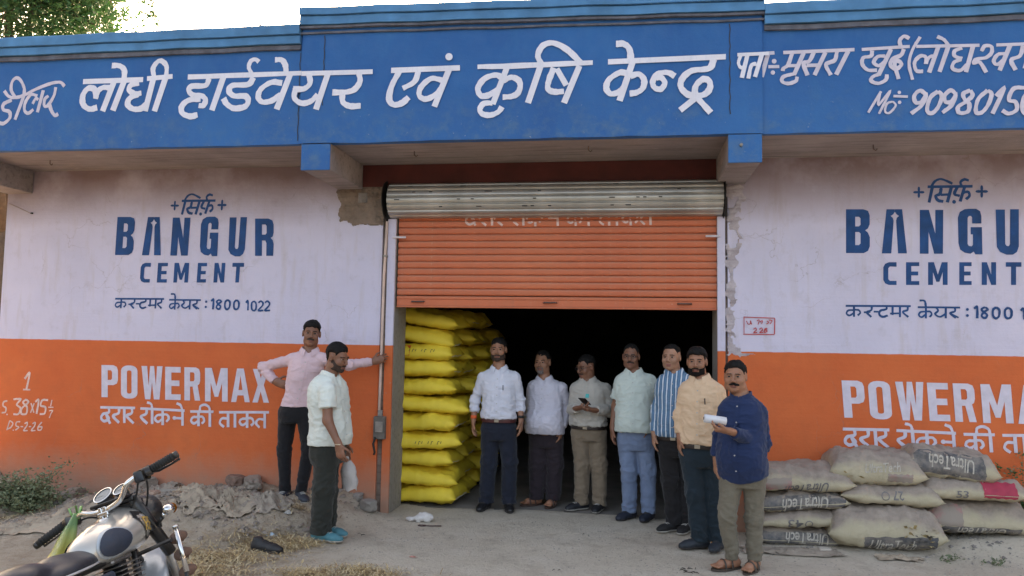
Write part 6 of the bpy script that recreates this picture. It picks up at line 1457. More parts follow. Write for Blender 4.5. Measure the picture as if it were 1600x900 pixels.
def rag(px, py, Y, wx, wy, label, seed, mat, name='torn_sack_sheet', amp=.05, rot=0.0, cat='torn sack', g=44, thick=.004, lift=.01):
    q = onY(px, py, Y); cx, cy = q[0], Y
    us = np.linspace(-.5, .5, g); U, Vv = np.meshgrid(us, us, indexing='ij'); P = np.stack([U*3, Vv*3, U*0+seed], -1)
    X = U*wx+.10*wx*fbm(P, 2, seed); Yy = Vv*wy+.10*wy*fbm(P+9, 2, seed+1)
    c, s_ = math.cos(rot), math.sin(rot); WX = cx+X*c-Yy*s_; WY = cy+X*s_+Yy*c
    Pw = np.stack([WX*6+WY*3, WY*9-WX*2, U*0+seed], -1); f = (1-np.abs(fbm(Pw*1.5, 4, seed+2)))**3
    Z = hgt(WX, WY)+lift+amp*f*np.clip(1.15-2.1*np.maximum(np.abs(U), np.abs(Vv)), .08, 1)
    V = np.stack([WX-cx, WY-cy, Z], -1).reshape(-1, 3); n = g; ii_ = np.arange(n*n).reshape(n, n)
    keep = (fbm(np.stack([U*7, Vv*7, U*0+seed], -1), 2, seed+8) > -1.15+1.3*np.maximum(np.abs(U), np.abs(Vv))**3*8*.8-0)[:-1, :-1].ravel()
    Q = np.stack([ii_[:-1, :-1], ii_[1:, :-1], ii_[1:, 1:], ii_[:-1, 1:]], -1).reshape(-1, 4)[keep]
    used = np.unique(Q); m = -np.ones(n*n, int); m[used] = np.arange(len(used))
    o = mesh_obj(name, V[used], m[Q], mat, None, True, loc=(cx, cy, 0)); return tag(o, label, cat)
M_RAG = simple('dusty_kraft_paper', (.37, .30, .225), .95, .2, 6, .7, 22, .02); M_RAG2 = simple('dusty_grey_cloth', (.31, .26, .21), .95, .2, 6, .7, 22, .02)
rag(325, 790, -.55, .55, .42, 'crumpled dusty paper sheet spread across the middle of the mound', 3, M_RAG, amp=.075, rot=.2)
rag(372, 812, -.75, .55, .5, 'creased torn sheet hanging down the front of the mound', 5, M_RAG, amp=.08, rot=-.3)
rag(410, 790, -.62, .42, .42, 'grey torn sheet just left of the pink-shirted man\'s feet', 7, M_RAG2, amp=.065, rot=.5)
rag(288, 800, -.5, .5, .3, 'stringy paper scraps beside the flat board', 9, M_RAG, amp=.05, rot=.4)
rag(240, 778, -.18, .45, .3, 'crumpled scrap by the wall behind the flat board', 11, M_RAG2, amp=.06)
rag(345, 806, -.66, .5, .4, 'ridged dusty sheet folded over itself in the middle of the mound', 23, M_RAG, amp=.11, rot=1.1)
rag(418, 812, -.72, .36, .45, 'grey sheet slumping toward the straw below the pink-shirted man', 29, M_RAG2, amp=.10, rot=.9)
rag(300, 786, -.42, .42, .3, 'crinkled strip of dusty paper below the broken brick lump', 31, M_RAG, amp=.08, rot=-.2)
rag(60, 862, -1.3, .8, .45, 'flattened dusty scrap on the ground below the motorcycle\'s left grip', 13, M_RAG, amp=.05, rot=.1)
rag(300, 822, -.95, .38, .3, 'small torn paper flap low on the mound right of the fork', 15, M_RAG, amp=.05, rot=-.5)
rag(1235, 862, -.62, .75, .22, 'flattened paper lying under the front of the left sack column', 17, M_RAG2, amp=.03)
rag(1405, 868, -.68, .35, .14, 'torn brown paper scraps in front of the bulging sack', 19, M_RAG, amp=.04)
q = onY(267, 803, -.32); q1 = onY(283, 762, -.2)
bd = MB(); Mx = Matrix.Translation((q[0], -.32, q[2]-.02)) @ Matrix.Rotation(math.radians(12), 4, 'Z') @ Matrix.Rotation(math.radians(-24), 4, 'X'); bd.box(-.14, .11, -.008, .008, 0, .25, Mx, bev=.002)
o = bd.build('flat_board', simple('dusty_board', (.34, .30, .255), .9, .12, 5, .3)); tag(o, 'square-cut dusty board leaning on the mound', 'board')
# straw
def straw(name, label, regions, n, seed, cols, ln=(.03, .10), w_=.0022):
    r_ = random.Random(seed); V = []; Fc = []; mi = []
    for _ in range(n):
        x0, y0, rx, ry, hh_ = r_.choice(regions); a = r_.uniform(0, 2*math.pi); rr_ = abs(r_.gauss(0, .48)); x = x0+rx*rr_*math.cos(a); y = y0+ry*rr_*math.sin(a)
        z = gz(x, y)+r_.uniform(.001, hh_*max(.05, 1-rr_)) if False else 0
        V.append((x, y)); 
    XY = np.array(V); Z = hgt(XY[:, 0], XY[:, 1]); V = []
    for (x, y), z in zip(XY, Z):
        L_ = r_.uniform(*ln); a = r_.uniform(0, 2*math.pi); p = r_.gauss(0, .22); z += r_.uniform(.002, .022); d = Vector((math.cos(a)*math.cos(p), math.sin(a)*math.cos(p), math.sin(p)))*L_/2; s_ = Vector((-math.sin(a), math.cos(a), 0))*w_*r_.uniform(.6, 1.6)
        c_ = Vector((x, y, max(z, z+abs(d.z)*.7))); m_ = c_+Vector((0, 0, r_.uniform(0, .012))); b_ = len(V)
        V += [c_-d-s_, c_-d+s_, m_+s_, m_-s_, c_+d+s_*.6, c_+d-s_*.6]; Fc += [(b_, b_+1, b_+2, b_+3), (b_+3, b_+2, b_+4, b_+5)]; k = r_.randrange(len(cols)); mi += [k, k]
    o = mesh_obj(name, [tuple(v) for v in V], Fc, cols, None, False, mi); tag(o, label, 'straw', kind='stuff'); return o
M_ST = [simple('golden_straw', (.52, .38, .18), .7, .15, 30, 0), simple('pale_straw', (.60, .49, .30), .7, .15, 30, 0), simple('brown_straw', (.28, .19, .10), .8, .15, 30, 0)]
s1 = onZ(340, 872, 0); s2 = onZ(420, 855, 0); s3 = onZ(455, 850, 0); s4 = onZ(570, 896, 0); s5 = onZ(300, 893, 0)
straw('straw', 'golden straw scattered on the ground around the black shoe', [(s1[0], s1[1], .55, .30, .03), (s2[0], s2[1], .42, .22, .03), (s3[0], s3[1], .26, .16, .03), (s5[0], s5[1], .5, .22, .02)], 9000, 3, M_ST)
straw('straw', 'thin straw patch at the bottom edge of the yard', [(s4[0], s4[1], .38, .16, .02), (s4[0]-.35, s4[1]-.12, .3, .12, .01)], 2600, 5, M_ST, (.02, .07))
straw('straw', 'stray dry stalks on the earth mound', [(-1.6, -.55, 1.2, .5, .01), (-3.2, -.9, .9, .6, .01), (-.6, -.7, .4, .4, .01)], 900, 7, M_ST[1:], (.03, .09))
# gravel and crumbs
def gravel(n, seed, box, smin, smax, label, mat):
    r_ = np.random.default_rng(seed); x = r_.uniform(box[0], box[1], n); y = r_.uniform(box[2], box[3], n); keep = fbm(np.stack([x*1.5, y*1.5, x*0], -1), 3, seed) > r_.uniform(-.9, .7, n); x, y = x[keep], y[keep]; z = hgt(x, y); m = len(x)
    T_ = np.array([[1, 0, -.3], [-.5, .8, -.3], [-.5, -.8, -.3], [.1, .1, .6], [.5, -.3, .3]]); Fq = np.array([[0, 1, 3], [1, 2, 3], [2, 4, 3], [4, 0, 3], [2, 0, 4]])
    s_ = smin+(smax-smin)*r_.random(m)**4; a = r_.uniform(0, 6.28, m); c, sn = np.cos(a), np.sin(a)
    V = T_[None]*(s_[:, None, None]*(.7+.6*r_.random((m, 5, 1)))); X = V[..., 0]*c[:, None]-V[..., 1]*sn[:, None]; Y2 = V[..., 0]*sn[:, None]+V[..., 1]*c[:, None]
    V = np.stack([X+x[:, None], Y2+y[:, None], V[..., 2]*.7+z[:, None]+s_[:, None]*.15], -1).reshape(-1, 3); Fq = (Fq[None]+np.arange(m)[:, None, None]*5).reshape(-1, 3)
    o = mesh_obj('gravel', V, Fq, mat); tag(o, label, 'gravel', kind='stuff')
gravel(16000, 3, (-4.2, 6.2, -3.2, -.02), .002, .013, 'small stones and crumbs of earth strewn over the yard', make_concrete('pale_yard_crumbs', (.36, .31, .255), (.50, .44, .375), (.25, .20, .16), 4)); gravel(2500, 4, (-4.2, -.2, -1.5, -.02), .006, .035, 'coarser clods and chips on the mound', M_ROCK)
gravel(900, 8, (-3.0, -.25, -1.25, -.03), .02, .06, 'broken clods and rubble lumps heaped on the mound', M_ROCK); gravel(1200, 6, (3.2, 6.2, -.7, -.02), .005, .03, 'crumbled cement bits around the sacks', M_CONC)
# single litter pieces
def flat_scrap(px, py, z, r_, mat, name, label, cat, seed, hgt2=.02, asp=.6):
    q = onZ(px, py, z); rn_ = random.Random(seed); n = 11; mb = MB(); V = [(0, 0, hgt2)]
    for ring in (.5, 1):
        for k in range(n):
            a = 2*math.pi*k/n; rr_ = r_*ring*rn_.uniform(.7, 1.15); V.append((rr_*math.cos(a), rr_*asp*math.sin(a), hgt2*rn_.uniform(.1, 1.1) if ring < 1 else rn_.uniform(.001, .006)))
    Fc = [(0, 1+k, 1+(k+1) % n) for k in range(n)]+[(1+k, 1+n+k, 1+n+(k+1) % n, 1+(k+1) % n) for k in range(n)]
    o = mb.add(V, Fc).build(name, mat); o.location = (q[0], q[1], gz(q[0], q[1])+.001); return tag(o, label, cat)
M_WHITE = simple('crumpled_white_cloth', (.60, .57, .55), .8, .1, 12, .6, 40, .01)
fd = field_for(np.array([-.16, -.1, -.02]), np.array([.17, .12, .12]), .008); fd.ell((.045, 0, .035), (.075, .055, .045), .02); fd.ell((-.06, .0, .018), (.07, .05, .018), .02); fd.ell((.0, -.02, .03), (.05, .04, .03), .02)
P = fd.pts((slice(None),)*3); fd.D = (np.maximum(fd.D, -P[..., 2])-.010*fbm(P*26, 3, 5)).astype(np.float32); V, Q = fd.mesh(); q = onZ(656, 815, 0)
o = mesh_obj('crumpled_cloth', relax(V, Q, 1, .3), Q, M_WHITE, None, True, loc=(q[0], q[1], gz(q[0], q[1]))); tag(o, 'crumpled white cloth lying on the ground before the doorway', 'cloth')
q = onZ(668, 822, 0); mb = MB(); mb.tube([(-.05+.035*math.cos(a), .02*math.sin(a), .006) for a in np.linspace(.4, 6.4, 12)]+[(.02, .0, .006), (.07, .015, .006), (.12, .012, .008)], .005, 6)
o = mb.build('dark_strap', simple('dark_maroon_strap', (.05, .018, .018), .6, .2, 20), None, True); o.location = (q[0], q[1], gz(q[0], q[1])); tag(o, 'looped dark strap lying by the crumpled white cloth', 'strap')
lost = empty('lost_shoe', (0, 0, 0), 0, 'worn black shoe lying alone in the straw', 'shoe'); q = onZ(407, 862, 0); lost.location = (q[0], q[1], gz(q[0], q[1])+.002)
sh_ = shoe(lost, (0, 0), math.radians(78), .27, simple('worn_black_shoe', (.016, .016, .018), .6, .3, 20, .3), M_SOLE_D, 0.0, name='upper')
flat_scrap(424, 845, .0, .05, simple('pale_blue_plastic', (.32, .40, .46), .4), 'plastic_scrap', 'pale blue plastic scrap beside the lone black shoe', 'plastic', 3, .03); flat_scrap(448, 832, .0, .04, simple('dusty_white_chip', (.42, .40, .38), .8), 'chalk_lump', 'whitish chip on the straw right of the lone shoe', 'chip', 5, .03)
flat_scrap(645, 871, 0, .035, simple('pinkish_wrapper', (.45, .22, .17), .6), 'food_wrapper', 'small pinkish wrapper on the open ground', 'wrapper', 7, .012); flat_scrap(1287, 859, 0, .0, M_WHITE, 'x', 'x', 'x', 1) if False else None
q = onZ(1288, 862, 0); mb = MB(); mb.box(-.045, .045, -.03, .03, 0, .03, Matrix.Rotation(.1, 4, 'Z') @ Matrix.Rotation(.08, 4, 'X'), bev=.002); o = mb.build('tile_piece', simple('cream_tile_piece', (.52, .46, .40), .6)); o.location = (q[0], q[1], .002); tag(o, 'small cream tile piece before the left sack column', 'tile')
for i, (px, py, lab) in enumerate(((1076, 892, 'dark leaf litter by the sandals of the man in the kurta'), (866, 889, 'thin dark twig near the bottom edge'), (918, 836, 'tiny curled dark leaf on the open ground'), (565, 835, 'dark twig bit right of the teal shoes'))):
    q = onZ(px, py, 0); mb = MB(); r_ = random.Random(i+40)
    for _ in range((14, 2, 2, 3)[i]):
        x, y = r_.uniform(-.05, .05), r_.uniform(-.05, .05); a = r_.uniform(0, 6.28); mb.tube([(x, y, .004), (x+.02*math.cos(a), y+.02*math.sin(a), .010), (x+.04*math.cos(a), y+.04*math.sin(a), .004)], [.003, .004, .001], 5, flat=.5)
    o = mb.build('dry_twigs', simple('dark_dry_leaf', (.05, .04, .03), .9, .3, 30)); o.location = (q[0], q[1], gz(q[0], q[1])); tag(o, lab, 'twigs')
# ------------------------------------------------------------------ motorcycle
M_SILV = simple('silver_tank_enamel', (.50, .48, .44), .28, .06, 3, .05, 20, metal=.55, Coat_Weight=.5); M_CHR = simple('worn_chrome', (.62, .62, .62), .16, .06, 9, .05, 60, metal=1.0)
M_BLKP = simple('black_gloss_paint', (.012, .012, .013), .3, .2, 10, .05, dust=.25); M_RUB = simple('black_rubber', (.018, .018, .018), .75, .2, 20, .3); M_PAD = simple('navy_knee_pad', (.022, .030, .052), .6, .15, 12, .1)
M_SEAT = simple('dark_navy_seat_vinyl', (.018, .021, .032), .42, .15, 8, .15, 30); M_ALU = simple('dull_engine_alloy', (.30, .29, .28), .42, .2, 12, .3, metal=.8); M_RUST = simple('rusty_ribbed_rubber', (.12, .07, .05), .85, .3, 20, .4)
M_FEND = simple('pale_silver_fender', (.40, .44, .48), .35, .08, 4, .05, metal=.4); M_GOLD = simple('gold_badge_paint', (.62, .42, .10), .4, .1, 30, 0, metal=.4); M_PIPING = simple('silver_seat_piping', (.38, .38, .40), .4)
def rX(a): return Matrix.Rotation(a, 4, 'X')
bike = empty('motorcycle', (.16, -3.953, 0), 0, 'silver and black motorcycle leaning on its stand in the left foreground', 'motorcycle')
bike.matrix_world = Matrix.Translation((.16, -3.953, 0)) @ Matrix.Rotation(math.radians(91.5), 4, 'Z') @ rX(-.35) @ Matrix.Scale(.89, 4)
# tank: implicit teardrop
fd = field_for(np.array([-.16, -.20, .66]), np.array([.40, .20, 1.02]), .011)
fd.ell((.20, 0, .845), (.17, .145, .105), .03); fd.ell((.06, 0, .825), (.17, .135, .085), .05); fd.cap((.24, 0, .86), (.27, 0, .845), .115, .10, .04); fd.cap((-.07, 0, .80), (.05, 0, .82), .075, .105, .04)
P = fd.pts((slice(None),)*3); fd.D = np.maximum(fd.D, (.735+.05*(P[..., 0] < .0)*0)-P[..., 2]+0*P[..., 0]).astype(np.float32)
V, Q = fd.mesh(); V = relax(V, Q, 3, .5); tank = mesh_obj('fuel_tank', V, Q, M_SILV, bike, True); tbv = bvh_of(V, Q)
def on_tank(sgn, off=.003):
    def f(x, z):
        h, n, _, _ = tbv.ray_cast(Vector((x, sgn*.5, z)), Vector((0, -sgn, 0)), 1); return None if h is None else tuple(h+n*(off if n.y*sgn > 0 else -off))
    return f
for sgn in (-1, 1):
    for (cx_, cz_, rx_, rz_, m, nm, off) in ((.015, .822, .100, .070, M_FEND, 'pad_rim', .003), (.015, .822, .088, .059, M_PAD, 'knee_pad', .008)):
        pl = [(cx_+rx_*math.cos(a)*(1.0-.18*math.sin(a)), cz_+rz_*math.sin(a)) for a in np.linspace(0, 2*math.pi, 25)[:-1]]
        V1, F1_ = drape([(cx_, cz_)]+pl, [(0, 1+k, 1+(k+1) % 24) for k in range(24)], on_tank(sgn, off), .03); mesh_obj(nm, V1, F1_, m, tank, True)
    pl = [(.175, .90), (.20, .935), (.285, .905), (.33, .86), (.325, .80), (.285, .765), (.235, .79), (.205, .84)]
    V1, F1_ = drape(pl, [tuple(range(8))], on_tank(sgn, .004), .03); mesh_obj('badge_panel', V1, F1_, M_BLKP, tank, True)
    bl_ = Lettering(0)
    gl = [[(.222, .82), (.222, .885)], [(.222, .885), (.248, .88), (.248, .858), (.222, .852), (.250, .818)], [(.262, .818), (.262, .882)], [(.262, .880), (.290, .872)], [(.262, .850), (.284, .846)], [(.262, .819), (.290, .816)]]
    for g_ in gl: bl_.items.append(('s', [(x, z) for x, z in g_], .009))
    V1, F1_ = bl_.mesh(0)
    V1 = [(v[0], v[2]) if sgn < 0 else (.51-v[0], v[2]) for v in V1]
    V1, F1_ = drape(V1, F1_, on_tank(sgn, .006), .02); V1 and mesh_obj('badge_letters', V1, F1_, M_GOLD, tank)
MB().lathe([(.034, 0), (.034, .012), (.026, .020), (.0, .021)], 20, Matrix.Translation((.14, 0, .925))).build('filler_cap', M_CHR, tank, auto=40)
# seat
fd = field_for(np.array([-.66, -.19, .66]), np.array([.02, .19, .93]), .012)
fd.cap((-.06, 0, .775), (-.28, 0, .775), .060, .085, .03); fd.ell((-.30, 0, .775), (.24, .145, .065), .04); fd.ell((-.50, 0, .815), (.14, .12, .06), .03)
P = fd.pts((slice(None),)*3); fd.D = np.maximum(fd.D, .745-P[..., 2]).astype(np.float32); V, Q = fd.mesh(); seat = mesh_obj('seat', relax(V, Q, 2, .5), Q, M_SEAT, bike, True)
sb_ = bvh_of(V, Q); rimp = []
for a in np.linspace(0, 2*math.pi, 41):
    o_ = Vector((-.28+.6*math.cos(a), .6*math.sin(a), .758)); h = sb_.ray_cast(o_, (Vector((-.28, 0, .758))-o_).normalized(), 1)[0]
    if h: rimp.append(h)
MB().tube(rimp, .006, 6).build('piping', M_PIPING, seat, True)
# wheels
def wheel(cx, R_, wd, nm='wheel'):
    w_ = bpy.data.objects.new(nm, None); link(w_, bike); w_.location = (cx, 0, R_); Mx = Matrix.Rotation(math.pi/2, 4, 'X')
    pr_ = [(R_-.035+.045*math.cos(a), wd*math.sin(a)) for a in np.linspace(-2.2, 2.2, 11)]
    mb = MB(); V = []; n = 48
    mb.lathe([(R_-.05, -wd*.8)]+[(R_-.032+.034*math.cos(a), wd*math.sin(a)) for a in np.linspace(-1.5, 1.5, 9)]+[(R_-.05, wd*.8), (R_-.05, -wd*.8)], n, Mx, False); mb.build('tyre', M_RUB, w_, True)
    mb = MB(); mb.lathe([(R_-.050, -wd*.7), (R_-.062, -wd*.35), (R_-.066, 0), (R_-.062, wd*.35), (R_-.050, wd*.7), (R_-.056, 0), (R_-.050, -wd*.7)], n, Mx, False); mb.build('rim', M_CHR, w_, True)
    mb = MB(); mb.lathe([(.0, -.05), (.055, -.05), (.055, .05), (.0, .05)], 20, Mx); mb.build('hub', M_ALU, w_, auto=40)
    mb = MB()
    for k in range(20):
        a = 2*math.pi*k/20; b = a+(.28 if k % 2 else -.28); mb.tube([(.05*math.cos(a), (.03 if k % 4 < 2 else -.03), .05*math.sin(a)), ((R_-.062)*math.cos(b), 0, (R_-.062)*math.sin(b))], .0022, 4, False)
    q = mb.build('spokes', M_CHR, w_); q['kind'] = 'stuff'; return w_
fw_ = wheel(.66, .32, .045); wheel(-.62, .31, .055)
def fender(cx, cz, R_, a0, a1, wd, mat, nm):
    V = []; Fc = []; n = 22; m = 9
    for i in range(n+1):
        a = a0+(a1-a0)*i/n
        for k in range(m):
            b = math.pi*k/(m-1); y = wd*math.cos(b); r_ = R_-.035+.035*math.sin(b); V.append((cx+r_*math.cos(a), y, cz+r_*math.sin(a)))
    for i in range(n):
        for k in range(m-1): Fc.append((i*m+k, (i+1)*m+k, (i+1)*m+k+1, i*m+k+1))
    o = mesh_obj(nm, V, Fc, mat, bike, True); md = o.modifiers.new('thickness', 'SOLIDIFY'); md.thickness = .004; return o
fender(.66, .32, .385, math.radians(-8), math.radians(165), .085, M_FEND, 'front_fender').name; fender(-.62, .31, .40, math.radians(20), math.radians(195), .095, M_BLKP, 'rear_fender')
# fork, yokes
TURN = Matrix.Translation((.36, 0, 0)) @ Matrix.Rotation(math.radians(27), 4, 'Z') @ Matrix.Translation((-.36, 0, 0))
fw_.matrix_local = TURN @ Matrix.Translation((.66, 0, .32))
for ch in bike.children:
    if ch.name.startswith('front_fender'): ch.matrix_local = TURN
for sgn in (-1, 1):
    f_ = MB().tube([(.245, sgn*.095, 1.01), (.36, sgn*.095, .80), (.44, sgn*.095, .66)], [.030, .032, .031], 12).build('fork_cover', M_BLKP, bike, True)
    MB().tube([(.43, sgn*.095, .68), tuple(TURN @ Vector((.66, sgn*.095, .33)))], .021, 10).build('fork_leg', M_ALU, bike, True)
MB().box(.215, .275, -.12, .12, .985, 1.005, bev=.005).build('top_yoke', M_BLKP, bike); MB().box(.30, .40, -.12, .12, .80, .83, bev=.005).build('lower_yoke', M_BLKP, bike)
MB().lathe([(.0, -.02), (.055, .0), (.085, .05), (.092, .10), (.092, .13), (.0, .132)], 24, Matrix.Translation((.36, 0, .90)) @ Matrix.Rotation(math.pi/2, 4, 'Y')).build('headlight', M_BLKP, bike, auto=35)
MB().box(.255, .37, -.085, .085, .87, 1.0, bev=.02).build('headlight_casing', M_BLKP, bike)
# bars
bar = [(.203, .20, .992), (.177, .14, 1.002), (.160, .09, .990), (.158, .05, .982), (.152, 0, .980), (.147, -.03, .982), (.136, -.10, 1.000), (.128, -.135, 1.025), (.122, -.17, 1.065), (.135, -.20, 1.082), (.143, -.22, 1.088)]
hb_ = MB().tube([tuple(p) for p in smooth_pts(bar, 4)], .0135, 12).build('handlebar', M_CHR, bike, True)
for pts, nm in (([(.205, .26, .983), (.162, .40, .93)], 'grip'), ([(.169, -.29, 1.101), (.198, -.41, 1.128)], 'grip')):
    o = MB().tube([pts[0], pts[1]], [.0205, .0185], 12).build(nm, M_RUB, hb_, True); d_ = (Vector(pts[1])-Vector(pts[0])).normalized(); e_ = Vector(pts[1]); MB().tube([e_, e_+d_*.018], .0195, 12).build('bar_end', M_BLKP, hb_, True)
    rb = MB()
    for k in range(9): c_ = Vector(pts[0])+(e_-Vector(pts[0]))*(.08+.1*k); rb.tube([c_, c_+d_*.004], .0222, 12)
    q = rb.build('grip_ribs', M_RUB, hb_, True); q['kind'] = 'stuff'
MB().tube([(.143, -.215, 1.085), (.169, -.29, 1.10)], .027, 12).box(.12, .185, -.275, -.215, 1.055, 1.115, bev=.008).build('switch_housing', M_BLKP, hb_, True)
MB().tube([(.203, .19, .992), (.206, .26, .983)], .027, 12).box(.175, .235, .19, .245, .955, 1.015, bev=.008).build('switch_housing', M_BLKP, hb_, True)
MB().tube([(.215, -.24, 1.095), (.235, -.29, 1.085), (.225, -.37, 1.095), (.215, -.42, 1.105)], [.010, .008, .006, .007], 8).lathe([(.0, -.009), (.009, 0), (.0, .009)], 8, Matrix.Translation((.215, -.42, 1.105))).build('brake_lever', M_BLKP, hb_, True)
MB().tube([(.245, .22, .985), (.262, .27, .965), (.235, .36, .93), (.22, .42, .91)], [.010, .008, .006, .007], 8).build('clutch_lever', M_BLKP, hb_, True)
for i, pts in enumerate(([(.20, -.23, 1.08), (.27, -.18, 1.02), (.33, -.10, .92), (.34, -.03, .84)], [(.20, .22, .97), (.28, .17, .97), (.33, .08, .90), (.32, .03, .82)], [(.16, -.21, 1.06), (.22, -.14, 1.0), (.25, -.06, .93), (.22, -.02, .86)])): MB().tube([tuple(p) for p in smooth_pts(pts, 5)], .005, 6).build('control_cable', M_RUB, bike, True)
for y, r_ in ((.045, .046), (-.055, .034)):
    Mx = Matrix.Translation((.245, y, 1.045)) @ Matrix.Rotation(math.radians(-38), 4, 'Y')
    g_ = MB().lathe([(.0, -.03), (r_*.8, -.028), (r_, .0), (r_+.004, .014), (r_+.004, .020), (r_-.002, .021)], 24, Mx, False).build('gauge', M_CHR, bike, auto=40)
    MB().lathe([(.0, .016), (r_-.001, .016)], 24, Mx, False).build('dial', simple('pale_grey_dial', (.20, .21, .21), .2, .1, 40, 0), g_); MB().box(-.001, .001, -.002, r_*.7, .017, .0185, Mx).build('needle', simple('pale_needle', (.5, .45, .42), .4), g_)
MB().box(.185, .30, -.10, .10, 1.005, 1.022, bev=.004).build('gauge_plate', M_BLKP, bike)
MB().box(.13, .175, -.03, .03, .955, .975, bev=.004).box(.135, .168, -.022, -.004, .94, 1.0, bev=.003).box(.135, .168, .004, .022, .94, 1.0, bev=.003).build('bar_clamp', M_CHR, bike)
# indicators
for sgn in (-1, 1):
    st = MB().tube([(.351, sgn*.11, .815), (.335, sgn*.175, .852)], .011, 8).build('indicator_stalk', M_BLKP, bike, True); a_ = Vector((.335, sgn*.175, .852)); b_ = Vector((.322, sgn*.22, .88)); MB().tube([a_, a_+(b_-a_)*.45], .012, 10).build('indicator_collar', M_CHR, st, True)
    fd = field_for(np.array(b_)-.06, np.array(b_)+.06, .006); fd.ell(np.array(b_)+np.array([.01, 0, 0]), (.040, .029, .029), .01); V, Q = fd.mesh(); MBo = mesh_obj('indicator', relax(V, Q, 1), Q, M_CHR, bike, True)
    MB().lathe([(.0, .01), (.02, .006), (.027, 0)], 16, Matrix.Translation(b_+Vector((.042, 0, 0))) @ Matrix.Rotation(math.pi/2, 4, 'Y'), False).build('amber_lens', simple('amber_lens', (.6, .2, .02), .2), MBo, True)
# engine with fins
eng = MB().box(-.05, .22, -.10, .10, .30, .50, bev=.03).build('crankcase', M_ALU, bike)
MB().lathe([(.085, 0), (.09, .01), (.085, .02), (.0, .021)], 20, Matrix.Translation((.03, -.10, .42)) @ Matrix.Rotation(math.pi/2, 4, 'X')).build('engine_cover', M_CHR, bike, auto=40)
cy_ = MB().tube([(.10, 0, .48), (.12, 0, .735)], .055, 16).build('cylinder_barrel', M_BLKP, bike, True); ff = None
for k in range(10):
    if ff is None: ff = MB().box(-.088, .088, -.095, .095, -.0025, .0025, bev=.002).build('cooling_fin', M_ALU, cy_); o = ff
    else: o = ff.copy(); link(o, cy_)
    s_ = (.80+.2*math.sin(k/9*2.6)); o.location = (.10+.02*k/9, 0, .505+.0215*k); o.scale = (s_, s_, 1)
MB().box(.03, .19, -.06, .06, .715, .745, bev=.01).build('rocker_cover', M_ALU, bike)
MB().tube([(-.02, -.02, .74), (.30, 0, .84)], .02, 8).tube([(.30, 0, .86), (.27, 0, .60), (.20, 0, .36)], .02, 8).tube([(-.02, .05, .74), (-.45, .09, .74)], .014, 8).tube([(-.02, -.05, .74), (-.45, -.09, .74)], .014, 8).tube([(-.05, .08, .35), (-.62, .10, .32)], .018, 8).tube([(-.05, -.08, .35), (-.62, -.10, .32)], .018, 8).build('frame', M_BLKP, bike, True)
MB().tube([tuple(p) for p in smooth_pts([(.17, -.05, .60), (.28, -.09, .52), (.24, -.14, .34), (.05, -.15, .28), (-.30, -.15, .28)], 6)], .019, 12).build('exhaust_pipe', M_CHR, bike, True); MB().tube([(-.28, -.15, .28), (-.34, -.15, .28), (-.80, -.16, .33), (-.86, -.16, .335)], [.022, .042, .042, .03], 14).build('silencer', M_CHR, bike, True)
MB().box(-.24, -.05, -.125, -.10, .50, .70, bev=.012).build('side_panel', M_PAD, bike); MB().box(-.24, -.05, .10, .125, .50, .70, bev=.012).build('side_panel', M_PAD, bike)
for sgn in (-1, 1): MB().tube([(-.40, sgn*.11, .70), (-.55, sgn*.11, .36)], .022, 10).build('rear_shock', M_CHR, bike, True)
MB().tube([(-.05, .10, .34), (-.10, .24, .14), (-.12, .32, .045)], .010, 8).build('side_stand', M_BLKP, bike, True)
# crash guard on both sides: flat arm, chrome rod, ribbed buffers
for sgn in (-1, 1):
    cg = MB().tube([(.147, sgn*.12, .719), (.111, sgn*.33, .738)], .014, 6, flat=.6).build('guard_arm', M_BLKP, bike)
    MB().tube([(.154, sgn*.34, .789), (.113, sgn*.36, .567)], .0125, 12).build('guard_rod', M_CHR, cg, True); MB().lathe([(.0, 0), (.016, .0), (.016, .008), (.0, .012)], 12, Matrix.Translation((.154, sgn*.34, .787))).build('rod_cap', M_CHR, cg, True)
    MB().tube([(.12, sgn*.12, .36), (.12, sgn*.34, .42), (.115, sgn*.355, .57)], .011, 8).build('guard_brace', M_BLKP, cg, True)
    for z_ in (.735, .65, .562): MB().lathe([(.0, -.05), (.024, -.05), (.030, -.03), (.024, -.01), (.030, .01), (.024, .03), (.018, .05), (.0, .05)], 14, Matrix.Translation((.20, sgn*.315, z_)) @ Matrix.Rotation(math.pi/2, 4, 'Y')).build('ribbed_buffer', M_RUST, cg, True)
MB().box(-.60, -.52, -.06, .06, .80, .86, bev=.02).build('tail_light', simple('dark_red_lens', (.25, .01, .01), .2), bike)
# golden wire loop beside the seat (luggage rail)
MB().tube([tuple(p) for p in smooth_pts([(-.10, .14, .80), (-.30, .20, .83), (-.50, .20, .86), (-.62, .12, .88)], 6)], .007, 8).build('seat_rail', simple('brass_coloured_rail', (.55, .36, .10), .3, .1, 10, 0, metal=.8), bike, True)
